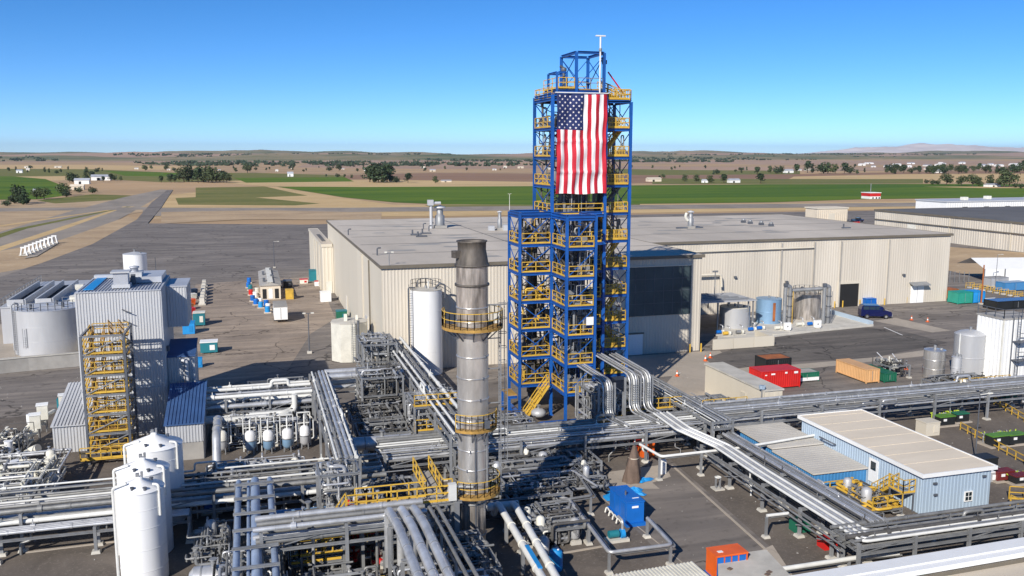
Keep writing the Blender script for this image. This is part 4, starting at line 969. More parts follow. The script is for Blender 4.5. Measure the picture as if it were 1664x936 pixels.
# ================================================================== STACK
sxc, syc = 13.42, 55.0
SK = thing('exhaust_stack', 'tall stainless exhaust stack with a scorched black top', 'stack', (sxc, syc, GZ))
r0 = 1.02
def sec(z0, z1, ra, rb, nm, m, n=40): return MB().lathe(sxc, syc, [(ra,z0),(rb,z1)], n).build(nm, mt[m], SK)
sec(1.5, 4.6, .80, .80, 'lower_shell', 'dss'); MB().lathe(sxc,syc,[(.38,.75),(.80,1.5)],40).build('cone', mt['dss'], SK)
MB().lathe(sxc,syc,[(.55,GZ),(.55,.75),(.38,.76)],24).build('skirt', mt['dsteel'], SK)
MB().lathe(sxc,syc,[(.80,4.6),(r0,4.9)],40).build('transition', mt['dss'], SK)
zs = [4.9,6.6,7.9,9.3,9.9,11.3,12.7,14.1,15.6,16.4]
for i in range(len(zs)-1): sec(zs[i], zs[i+1], r0, r0, 'shell', 'ss')
sec(16.4, 17.3, r0, r0, 'shell', 'dss'); sec(17.3, 18.75, r0, r0, 'shell', 'dss'); sec(18.75, 20.0, r0, r0, 'shell', 'dss')
MB().lathe(sxc,syc,[(1.06,20.0),(1.02,20.35),(.90,21.0),(.92,21.45),(1.0,21.5),(.98,21.56),(.86,21.5),(.84,20.2),(.84,19)],40).build('cap', mt['soot'], SK)
MB().lathe(sxc,syc,[(.84,19.0),(.01,18.9)],30).build('throat', mt['dark'], SK)
MB().rbox(sxc-1.1,syc-.2,20.5,.35,.5,.45,.3).beam((sxc-.95,syc-.3,20.6),(sxc-1.2,syc-.4,20.9),.2).build('cap_bracket', mt['soot'], SK)
for z in zs[1:]+[17.3]:
    MB().lathe(sxc,syc,[(r0,z-.05),(r0+.035,z-.04),(r0+.035,z+.04),(r0,z+.05)],40).build('weld_band', mt['ss'], SK)
for z in (18.75, 20.0): MB().lathe(sxc,syc,[(r0,z-.07),(r0+.1,z-.06),(r0+.1,z+.06),(r0,z+.07)],40).build('flange', mt['soot'], SK)
for z in (2.0, 4.2): MB().lathe(sxc,syc,[(.80,z-.05),(.86,z-.04),(.86,z+.04),(.80,z+.05)],40).build('flange', mt['steel'], SK)
b = MB()
for i in range(9): a = -2.2+i*.22; b.rbox(sxc+1.04*math.cos(a), syc+1.04*math.sin(a), (zs[i%8+1])-.1, .09, .09, .2, a)
b.build('lifting_lug', mt['dsteel'], SK)
def ringdeck(z, ri, ro, a0, a1, n, rails=True):
    d = MB().lathe(sxc,syc,[(ri,z),(ro,z),(ro,z+.07),(ri,z+.07),(ri,z)], n, False, a0, a1)
    dk = d.build('platform', mt['grate'], SK)
    MB().lathe(sxc,syc,[(ro,z-.08),(ro+.03,z-.08),(ro+.03,z+.1),(ro,z+.1)], n, False, a0, a1).build('toe_board', mt['grate'], SK)
    r = MB(); pts = [(sxc+ro*math.cos(a0+(a1-a0)*i/n), syc+ro*math.sin(a0+(a1-a0)*i/n), z+.07) for i in range(n+1)]
    r.rail(pts, gap=.9, toe=False, h=1.05, r=.022); r.build('handrail', mt['yellow'], SK)
    br = MB()
    for i in range(0, n, 3):
        a = a0+(a1-a0)*i/n; br.beam((sxc+ri*math.cos(a),syc+ri*math.sin(a),z-.8),(sxc+(ro-.1)*math.cos(a),syc+(ro-.1)*math.sin(a),z-.03),.07)
    br.build('bracket', mt['dsteel'], SK)
ringdeck(16.0, r0+.02, 1.95, R(-215), R(40), 20); ringdeck(9.35, r0+.02, 1.55, R(-150), R(-5), 10); ringdeck(4.95, r0+.02, 1.75, R(-140), R(70), 14)
# ladder with safety cage
lx = sxc+1.75
ld = MB()
for s in (-.22, .22): ld.beam((lx,syc-.3+s,4.6),(lx,syc-.3+s,17.4),.06)
for i in range(43): z = 4.7+i*.3; ld.beam((lx,syc-.52,z),(lx,syc-.08,z),.035)
ld.build('ladder', mt['steel'], SK)
cg = MB()
for i in range(12): z = 7+i*.95; cg.tube([(lx,syc-.62,z),(lx+.45,syc-.62,z),(lx+.45,syc+.02,z),(lx,syc+.02,z)],.022,4)
for s in (-.62, .02): cg.beam((lx+.42,syc+s,7),(lx+.42,syc+s,17.6),.04)
cg.beam((sxc+1.0,syc-.3,17.4),(lx+.4,syc-.3,17.4),.08); cg.build('safety_cage', mt['steel'], SK)
for z in (6, 8.4, 10.9, 13.2, 15.2): MB().beam((sxc+.95,syc-.3,z),(lx,syc-.3,z),.06).build('ladder_bracket', mt['steel'], SK)
MB().tube([(sxc-.12,syc-1.12,1.2),(sxc-.12,syc-1.12,9.3)],.06,6).build('riser_pipe', mt['dsteel'], SK); MB().tube([(sxc+.72,syc-.86,5.0),(sxc+.72,syc-.86,8.3),(sxc+.5,syc-.95,8.3)],.05,6).build('riser_pipe', mt['steel'], SK)
MB().beam((sxc-.12,syc-1.05,8.6),(sxc+.5,syc-1.35,9.3),.06).build('bracket', mt['dsteel'], SK)
MB().rbox(sxc+1.3,syc-1.0,16.35,.3,.35,.6).build('junction_box', mt['offw'], SK); MB().rbox(sxc+.55,syc-1.5,9.6,.35,.25,.5).build('junction_box', mt['dsteel'], SK)
MB().beam((sxc-.3,syc-1.1,5.6),(sxc-1.6,syc-1.4,5.9),.1).box(sxc-2.0,syc-1.6,5.0,sxc-1.5,syc-1.2,6.1).build('sample_cabinet', mt['wpipe'], SK)
for a in (20, 110, 200, 290): q = (sxc+.9*math.cos(R(a)), syc+.9*math.sin(R(a))); MB().beam((q[0],q[1],GZ),(q[0]*.6+sxc*.4,q[1]*.6+syc*.4,1.9),.16).build('leg', mt['dsteel'], SK)

# ================================================================== YELLOW STAIR TOWER
ST = thing('stair_tower', 'grey-framed stair tower full of yellow flights beside the grey building', 'stair tower', (-12.7, 84, GZ))
tx0, tx1, ty0, ty1, tz = -14.35, -10.95, 81.7, 86.6, 11.6
for x in (tx0, tx1):
    for y in (ty0, ty1): MB().hbeam((x,y,GZ),(x,y,tz),.2).build('column', mt['dsteel'], ST)
zz = [1.2+1.73*i for i in range(7)]
for i, z in enumerate(zz):
    for p, q in (((tx0,ty0,z),(tx1,ty0,z)),((tx1,ty0,z),(tx1,ty1,z)),((tx0,ty1,z),(tx1,ty1,z)),((tx0,ty0,z),(tx0,ty1,z))):
        d = (Vector(q)-Vector(p)).normalized()*.13; MB().hbeam(Vector(p)+d,Vector(q)-d,.17).build('beam', mt['steel'], ST)
    if i < 6:
        z2 = zz[i+1]
        MB().box(tx0+.15, ty0+.15, z+.13, tx1-.15, ty0+1.2, z+.16).build('landing', mt['grate'], ST); MB().box(tx0+.15, ty1-1.2, z+.9, tx1-.15, ty1-.15, z+.95).build('landing', mt['grate'], ST)
        MB().stair((tx0+.9,ty0+1.2,z+.16),(tx0+.9,ty1-1.1,z+.95),.9,(1,0,0)).build('stair_flight', mt['grate'], ST)
        MB().stair((tx1-.9,ty1-1.1,z+.95),(tx1-.9,ty0+1.2,z2+.16),.85,(1,0,0)).build('stair_flight', mt['grate'], ST)
        MB().rail([(tx0+.2,ty0+.02,z+.18),(tx1-.2,ty0+.02,z+.18)],gap=.8,r=.026).rail([(tx1-.02,ty0+.2,z+.18),(tx1-.02,ty0+1.4,z+.18)],gap=.7).rail([(tx0+.2,ty1-.1,z+.95),(tx1-.2,ty1-.1,z+.95)],gap=.9).rail([(tx0+.03,ty0+.3,z+.18),(tx0+.03,ty1-.3,z+.9)],gap=1.2).build('handrail', mt['yellow'], ST)
        MB().beam((tx0,ty0-.05,z+.1),(tx1,ty0-.05,z2-.1),.09).build('brace', mt['steel'], ST); MB().beam((tx1+.02,ty0,z2-.1),(tx1+.02,ty1,z+.1),.08).build('brace', mt['steel'], ST)
MB().rail([(tx0-.6,ty0-.5,.9),(tx1+.1,ty0-.5,.9)],gap=.8).box(tx0-.6,ty0-.5,.8,tx1+.1,ty0-.1,.88).build('landing', mt['yellow'], ST)

# ================================================================== WHITE SILOS, lower left
def silo(x, y, r, zt, label):
    t = thing('silo', label, 'silo', (x, y, GZ))
    MB().lathe(x, y, [(r,GZ),(r,zt)], 56).build('shell', mt['white'], t)
    MB().lathe(x, y, [(r+.02,zt),(r+.045,zt+.03),(r+.02,zt+.06),(.22,zt+r*.40),(.22,zt+r*.40+.14),(.01,zt+r*.40+.16)], 56).build('cone_roof', mt['white'], t)
    for a, q in ((-1.9,.72),(-1.2,.8),(.3,.5)):
        c = Vector((x+r*q*math.cos(a), y+r*q*math.sin(a), zt+r*.40*(1-q)+.02)); MB().cyl(c, c+Vector((0,0,.18)), .09, 10).cyl(c+Vector((0,0,.18)), c+Vector((0,0,.23)), .13, 10).build('nozzle', mt['dsteel'], t)
    c = Vector((x, y, zt+r*.4+.16)); MB().rbox(c.x-.1, c.y, c.z, .2, .18, .22).rbox(c.x+.16, c.y, c.z, .14, .14, .3).build('vent_valve', mt['steel'], t)
    MB().tube([(x-r*.5,y-r*.3,zt+.5),(x-r-.12,y-.3,zt+.2),(x-r-.12,y-.3,GZ)], .09, 8).build('fill_pipe', mt['wpipe'], t)
    MB().tube([(x+r*.6,y-r*.4,zt+.35),(x+r*.85,y-r*.62,zt+.4),(x+r*.85,y-r*.62,zt-1.6)], .09, 8).build('vent_pipe', mt['wpipe'], t)
    for z in (1.2, 2.6, 4.0, 5.2):
        MB().lathe(x,y,[(r,z-.02),(r+.012,z-.015),(r+.012,z+.015),(r,z+.02)],56).build('seam', mt['white'], t)
    return t
p = G(237, 944); silo(p.x, p.y, 1.42, 6.25, 'front white silo with a cone roof, nearest the camera')
p = G(241, 900); silo(p.x, p.y, 1.66, 6.05, 'middle white silo half hidden behind the front silo')
p = G(259, 850); silo(p.x, p.y, 1.90, 6.05, 'rear white silo of the three, furthest from the camera')

# ================================================================== TANKS
def tank(name, label, px, py, r, z1, mat, roof='flat', n=40, z0=GZ, rail=False, group=None, bands=0, roofm=None, loc=None):
    p = Vector(loc) if loc else G(px, py); x, y = p.x, p.y; t = thing(name, label, 'tank', (x, y, z0), group)
    MB().lathe(x, y, [(r,z0),(r,z1)], n).build('shell', mt[mat], t)
    k = {'flat': .06, 'cone': .22, 'dome': .3}[roof]*r
    prof = [(r+.03,z1),(r+.03,z1+.05),(r*.7,z1+k*.62),(r*.35,z1+k*.92),(.01,z1+k)] if roof == 'dome' else [(r+.03,z1),(r+.03,z1+.05),(.01,z1+k)]
    MB().lathe(x, y, prof, n, roof == 'dome').build('roof', mt[roofm or mat], t)
    b = MB()
    for i in range(bands): z = z0+(z1-z0)*(i+1)/(bands+1); b.lathe(x,y,[(r,z-.05),(r+.035,z-.04),(r+.035,z+.04),(r,z+.05)],n)
    if bands: b.build('band', mt[mat], t)
    MB().cyl((x,y,z1+k-.05),(x,y,z1+k+.35),.16,8).cyl((x+r*.5,y-r*.3,z1),(x+r*.5,y-r*.3,z1+.3),.2,8).build('nozzle', mt['steel'], t)
    if rail:
        q = [(x+r*.97*math.cos(a), y+r*.97*math.sin(a), z1+.05) for a in [2*math.pi*i/16 for i in range(16)]]
        MB().rail(q, closed=True, gap=1.6, toe=False, r=.03).build('handrail', mt['steel'], t)
    return t, x, y
def ladder(t, x, y, z0, z1, dx=0, m='steel'):
    l = MB()
    for s in (-.22,.22): l.beam((x+s,y,z0),(x+s,y,z1+.9),.05)
    for i in range(int((z1-z0)/.3)): l.beam((x-.22,y,z0+.2+i*.3),(x+.22,y,z0+.2+i*.3),.035)
    return l.build('ladder', mt[m], t)
# --- left tank farm
t, x, y = tank('storage_tank', 'big round grey tank at the left edge behind a low wall', 0,0, 4.25, 6.3, 'tank', 'flat', 60, rail=False, bands=0, roofm='clad', loc=(-27.2,133.2,0))
for z in (2.2,4.2): MB().lathe(x,y,[(4.25,z-.03),(4.262,z-.02),(4.262,z+.02),(4.25,z+.03)],60).build('seam', mt['tank'], t)
ladder(t, x-3.6, y-2.6, GZ, 6.4); ladder(t, x-2.2, y-3.85, 1.5, 3.2)
MB().tube([(x-3.9,y-2.2,1),(x-3.9,y-2.2,7.2),(x-3.2,y-1.6,7.2),(x-3.2,y-1.6,6.4)],.12,6).build('vent_pipe', mt['clad'], t)
q = [(x+4.1*math.cos(R(a)), y+4.1*math.sin(R(a)), 6.4) for a in range(-150,-20,12)]; MB().rail(q, gap=2, toe=False, r=.03).build('handrail', mt['steel'], t)
for dx, dy, s in ((-1.6,-2.2,.35),(1.0,.8,.3),(2.2,-1.4,.3)): MB().cyl((x+dx,y+dy,6.45),(x+dx,y+dy,7.1),s*.6,8).build('nozzle', mt['dsteel'], t)
CL = thing('rectangular_basin', 'long grey roofed basin with two dark open channels behind the round tank', 'basin', (-27, 152, GZ))
a, c = G(40,505), G(160,470); bx_0, bx_1, by_0, by_1, bz = -34.5, -20.5, 139.5, 166, 5.4
MB().box(bx_0,by_0,GZ,bx_1,by_1,bz).build('wall', mt['tank'], CL)
MB().box(bx_0-.1,by_0-.1,bz,bx_1+.1,by_1+.1,bz+.18).build('roof', mt['clad'], CL)
for xx in (bx_0+1.0, bx_0+4.6):
    MB().box(xx,by_0+.6,bz+.19,xx+1.9,by_1-6,bz+.24).build('channel', mt['dark'], CL)
    MB().box(xx-.25,by_0+.5,bz+.18,xx,by_1-5.9,bz+1.1).box(xx+1.9,by_0+.5,bz+.18,xx+2.15,by_1-5.9,bz+1.1).box(xx,by_0+.35,bz+.18,xx+1.9,by_0+.55,bz+1.1).build('channel_wall', mt['clad'], CL)
for dx, dy, s in ((9,3,.5),(11,9,.4),(8,14,.6),(12,18,.5),(9.5,22,.45)): MB().rbox(bx_0+dx,by_0+dy,bz+.19,s*2,s*2,s*1.6).build('roof_hatch', mt['offw'], CL)
MB().rail([(bx_0+8,by_0,bz+.2),(bx_1,by_0,bz+.2)],gap=1.8,toe=False,r=.03).rail([(bx_0,by_0,bz+.2),(bx_0,by_1,bz+.2)],gap=1.8,toe=False,r=.03).build('handrail', mt['steel'], CL)
for yy in (by_0+7, by_0+14): MB().rbox(bx_0-1.0,yy,GZ,.8,.9,1.1).build('hose_box', mt['yellow'], CL)
WALL = thing('containment_wall', 'low pale concrete wall curving round the left tanks', 'wall', (-27, 126, GZ))
pw = [G(x,y) for x,y in ((-40,615),(48,606),(136,598),(136,572))]
for (A, B) in zip(pw, pw[1:]):
    d = (B-A).normalized(); nn = Vector((d.y,-d.x,0))*.15
    MB().prism([(A+nn).to_2d(),(B+nn).to_2d(),(B-nn).to_2d(),(A-nn).to_2d()],GZ,2.0).build('wall_panel', mt['conc2'], WALL)
    MB().prism([(A+nn*1.6).to_2d(),(B+nn*1.6).to_2d(),(B-nn*1.6).to_2d(),(A-nn*1.6).to_2d()],2.0,2.14).build('coping', mt['conc'], WALL)
psheet('concrete_pad', [(-40,612),(48,603),(136,595),(136,560),(60,520),(0,530),(-60,560)], Zg+.02, mt['apron'])
psheet('concrete_kerb', [(8,534),(70,490),(92,470),(60,480),(10,512)], Zg+.02, mt['apron'])
t, x, y = tank('storage_tank', 'white conical-topped tank showing above the grey building roof', 0,0, 1.95, 9.6, 'white', 'cone', 40, loc=(-19.9,168.5,0), roofm='clad')
# yellow valve wheels etc near the basin
# --- middle tanks
p = G(571, 590); t = thing('octagonal_tank', 'grey eight-sided steel tank below the front left corner of the warehouse', 'tank', (p.x,p.y,GZ))
MB().lathe(p.x,p.y+1.4,[(2.45,GZ),(2.45,5.3)],8,False,R(12),R(372)).build('shell', mt['offw'], t); MB().lathe(p.x,p.y+1.4,[(2.5,5.3),(2.5,5.4),(.01,5.5)],8,False,R(12),R(372)).build('roof', mt['conc'], t)
MB().cyl((p.x+.9,p.y-1.1,GZ),(p.x+.9,p.y-1.1,5.8),.16,8).build('riser', mt['dsteel'], t); ladder(t,p.x+.2,p.y-1.15,GZ,5.3); MB().rbox(p.x-.5,p.y+1,5.45,.4,.4,.9).rbox(p.x+1,p.y+1.6,5.45,.3,.3,.6).build('vent', mt['offw'], t)
t, x, y = tank('storage_tank', 'tall white cylindrical tank left of the exhaust stack', 694, 609, 1.93, 10.7, 'white', 'flat', 48, roofm='conc')
for z in (3.2,5.7,8.2): MB().lathe(x,y,[(1.93,z-.02),(1.942,z-.015),(1.942,z+.015),(1.93,z+.02)],48).build('seam', mt['white'], t)
MB().tube([(x-2.2,y-.2,GZ),(x-2.2,y-.2,11.0),(x-1.4,y-.2,11.0)],.08,6).tube([(x+1.2,y,10.8),(x+1.6,y-.4,11.4),(x+2.3,y-.4,11.2),(x+2.3,y-.4,9.6)],.12,6).build('vent_pipe', mt['dsteel'], t)
q = [(x+1.85*math.cos(R(a)), y+1.85*math.sin(R(a)), 10.75) for a in range(0,181,20)]; MB().rail(q, gap=1, toe=False, r=.025).build('handrail', mt['dsteel'], t); MB().cyl((x+.3,y,10.8),(x+.3,y,11.7),.09,6).build('nozzle', mt['wpipe'], t)
ladder(t, x-2.0, y-.9, GZ, 10.6, m='dsteel')
# --- tank group by the warehouse front, behind a low wall
def circ(px, py, r): return G(px, py)
t, x, y = tank('process_tank', 'pale blue-grey low tank, left one of the row on the warehouse front', 1193, 534, 2.35, 3.5, 'tank', 'flat', 40, roofm='offw')
t, x, y = tank('process_tank', 'bluish tank in the middle of the row on the warehouse front', 1248, 527, 2.0, 4.2, 'bluet', 'flat', 40, roofm='bluet', bands=1)
MB().box(x-.5,y-2.1,.9,x-.1,y-2.0,3.8).build('rust_streak', mt['rust'], t)
t, x, y = tank('process_tank', 'dark stainless tank marked with a white 2 on the warehouse front', 1309, 521, 2.25, 4.5, 'dss', 'flat', 44, rail=True)
d = MB()                                                       # painted numeral 2
def dec(pts, w=.13):
    for A, B in zip(pts, pts[1:]):
        for (u0,z0),(u1,z1) in ((A,B),):
            aa, ab = -R(38)+u0/2.26, -R(38)+u1/2.26
            L = math.hypot(u1-u0,z1-z0); nx, nz = -(z1-z0)/L*w/2, (u1-u0)/L*w/2
            vs = []
            for u, z, sg in ((u0,z0,1),(u1,z1,1),(u1,z1,-1),(u0,z0,-1)):
                a = -R(38)+(u+nx*sg)/2.26; vs.append((x+2.268*math.cos(a), y+2.268*math.sin(a), 3.15+z+nz*sg))
            d.add(vs,[(0,1,2,3)])
dec([(-.3,.35),(-.2,.52),(0,.58),(.22,.5),(.28,.3),(.2,.1),(-.3,-.4),(.32,-.4)]); d.build('numeral', mt['wtrim'], t)
for i, px in enumerate((1277, 1340)):
    p = G(px, 530); t = thing('duct_riser', ('tall looped duct riser between the bluish and stainless tanks','tall looped duct riser right of the stainless tank')[i], 'duct', (p.x,p.y,GZ))
    h = 6.4; MB().tube([(p.x-.35,p.y,GZ),(p.x-.35,p.y,h),(p.x+.5,p.y,h),(p.x+.5,p.y,GZ)],.32,10,.5).build('duct', mt['steel'], t)
    for z in (1.5,3.2,4.8): MB().lathe(p.x+.5,p.y,[(.32,z-.08),(.42,z-.07),(.42,z+.07),(.32,z+.08)],12).build('flange', mt['dsteel'], t)
    MB().rbox(p.x-.5,p.y-.2,h,.5,.5,.5).build('damper', mt['dsteel'], t); MB().cyl((p.x+.8,p.y-.4,GZ),(p.x+.8,p.y-.4,5.6),.06,6).build('pipe', mt['yellow'] if i == 0 else mt['steel'], t)
a, c = G(1277,530), G(1340,530); t = thing('header_duct', 'long horizontal duct joining the two looped risers', 'duct', (a.x,a.y,6)); MB().tube([(a.x+.5,a.y+.4,5.6),(c.x-.2,c.y+.4,6.0)],.3,10).build('duct', mt['steel'], t)
MB().lathe((a.x+c.x)/2,a.y,[(.01,0)],4) ; MB().cyl(((a.x+c.x)/2-.1,a.y+.42,5.8),((a.x+c.x)/2+.1,a.y+.42,5.81),.38,12).build('flange', mt['dsteel'], t)
t = thing('tank_shelter', 'open steel canopy over pumps at the left end of the tank row', 'canopy', (66,124,GZ))
a = G(1142,560); xs, ys = a.x+.6, a.y
for xx in (xs, xs+5, xs+11):
    for yy in (ys+6, ys+13): MB().beam((xx,yy,GZ),(xx,yy,4.9),.2).build('post', mt['steel'], t)
MB().box(xs-.3,ys+5.7,4.9,xs+11.5,ys+13.3,5.05).build('roof', mt['clad'], t)
for k in range(5): MB().tube([(xs,ys+6.5+k*1.3,5.3),(xs+10.5-k,ys+6.5+k*1.3,5.3),(xs+10.5-k,ys+6.5+k*1.3,3)],.11,6).build('pipe', mt['steel'], t)
MB().box(xs-.2,ys+5.8,GZ,xs+.9,ys+7.6,4.6).build('cabinet', mt['wtrim'], t)
MB().tube([(xs-1,Y1-.9,7.1),(xs+13,Y1-.9,7.1),(xs+13.2,Y1-.9,5)],.22,8).build('wall_pipe', mt['beigew'], t); MB().cyl((xs+5.5,ys+8,5),(xs+5.5,ys+8,9.4),.09,6).rbox(xs+5.5,ys+8,9.2,.9,.2,.25).build('lamp_post', mt['steel'], t)
t = thing('containment_wall', 'low beige wall in front of the tank row on the warehouse front', 'wall', (66,118,GZ))
a, c, e = G(1158,572), G(1257,565), G(1418,533)
def wseg(A, B, z, nm, m, w=.18):
    d = (B-A).normalized(); nn = Vector((d.y,-d.x,0))*w/2
    return MB().prism([(A+nn).to_2d(),(B+nn).to_2d(),(B-nn).to_2d(),(A-nn).to_2d()],GZ,z).build(nm, mt[m], t)
for i in range(3): wseg(a+(c-a)*(i/3), a+(c-a)*((i+.985)/3), 1.75, 'wall_panel', 'beigew')
wseg(c, c+Vector((.4,5.5,0)), 1.5, 'wall_panel', 'beigew'); f2 = G(1256,549); wseg(f2, e, .62, 'kerb_wall', 'conc', .3); wseg(e, G(1345,512), 1.1, 'screen', 'bwall', .1)
MB().prism([G(1165,560).to_2d(),G(1257,551).to_2d(),G(1416,531).to_2d(),G(1350,508).to_2d(),G(1170,520).to_2d()],GZ,GZ+.12).build('floor_slab', mt['conc'], t)
rp = random.Random(8)
def pump(px, py, label, group=None, m1='pblue', m2='offw', s=1.0, rz=0, loc=None):
    p = Vector(loc) if loc else G(px,py); t = thing('pump', label, 'pump', (p.x,p.y,GZ), group); x, y, z = p.x, p.y, GZ
    MB().rbox(x,y,z,1.5*s,.7*s,.18*s).build('base', mt['conc'], t); MB().cyl((x-.55*s,y,z+.48*s),(x+.1*s,y,z+.48*s),.24*s,12).build('motor', mt[m1], t)
    MB().cyl((x+.25*s,y,z+.45*s),(x+.5*s,y,z+.45*s),.3*s,12).build('casing', mt[m2], t); MB().tube([(x+.38*s,y,z+.6*s),(x+.38*s,y,z+1.3*s),(x+.38*s,y+.7*s,z+1.3*s)],.09*s,8).build('discharge_pipe', mt['pipe'], t)
    return t
g = 'pumps and valves along the tank row kerb'
for px, py in ((1170,548),(1181,550),(1202,548),(1222,543),(1236,541),(1265,541),(1300,535),(1318,534)):
    pump(px, py, 'small pump at the foot of the tank row behind the kerb', g, rp.choice(('offw','pblue','yellow','steel')), 'offw', 1.1)
for i, (px, py) in enumerate(((1279,542),(1328,538))):
    p = G(px,py); t = thing('control_cabinet', ('white control cabinet below the left duct riser','white control cabinet below the right duct riser')[i], 'cabinet', p)
    MB().rbox(p.x,p.y,GZ+.3,1.0,.5,1.1).build('body', mt['wtrim'], t); MB().rbox(p.x,p.y,GZ,.7,.35,.3).build('plinth', mt['conc'], t); MB().rbox(p.x-.1,p.y-.27,GZ+.75,.16,.03,.2).build('door_handle', mt['dark'], t)
# --- right foreground-middle tanks
t, x, y = tank('process_tank', 'squat shiny steel tank right of the tan container', 1516, 616, 1.22, 3.6, 'ss', 'cone', 36, bands=2)
MB().lathe(x,y,[(1.15,GZ),(1.15,1.0)],30).build('skirt', mt['dsteel'], t)
t, x, y = tank('process_tank', 'tall grey steel tank left of the white square tower', 1571, 618, 1.72, 5.7, 'tank', 'dome', 40, bands=1)
MB().tube([(x+1.2,y-.3,5.7),(x+1.9,y-.3,5.8),(x+1.9,y-.3,1.5)],.11,8).tube([(x-1.75,y-.3,GZ),(x-1.75,y-.3,5.9)],.09,8).build('side_pipe', mt['wpipe'], t)
t, x, y = tank('process_tank', 'slim small grey vessel in front of the tall grey tank', 1551, 634, .55, 3.9, 'tank', 'cone', 24, bands=2)
p = G(1590,628); t = thing('white_tower', 'tall white square-sided clad tower at the right edge', 'tower', (p.x,p.y,GZ))
sx = p.x+1.9; sy = p.y-1
MB().box(sx+.06,sy+.06,GZ,sx+5.14,sy+3.84,7.98).build('wall_core', mt['wtrim'], t)
cladwall(t,(sx,sy+3.9),(sx,sy),GZ,8.0,'wtrim',.5,.03); cladwall(t,(sx,sy),(sx+5.2,sy),GZ,8.0,'wtrim',.5,.03)
MB().box(sx-.1,sy-.1,8.0,sx+5.3,sy+4,8.15).build('roof', mt['conc2'], t); MB().rail([(sx,sy,8.15),(sx+5.2,sy,8.15)],gap=1.3,toe=False,r=.03).rail([(sx,sy,8.15),(sx,sy+3.9,8.15)],gap=1.3,toe=False,r=.03).build('handrail', mt['dsteel'], t)
MB().box(sx-.06,sy-.06,GZ,sx+.08,sy+.08,8.0).build('corner_trim', mt['offw'], t); ladder(t,sx+2.0,sy-.35,GZ,8.0,m='dsteel')
for z in (3.2, 5.4): MB().box(sx+1.4,sy-1.1,z,sx+4.6,sy-.1,z+.08).rail([(sx+1.4,sy-1.1,z+.08),(sx+4.6,sy-1.1,z+.08)],gap=.9,toe=False,r=.03).build('side_platform', mt['dsteel'], t)
MB().tube([(sx+1.2,sy-.25,GZ),(sx+1.2,sy-.25,8.3)],.06,6).build('conduit', mt['dsteel'], t)

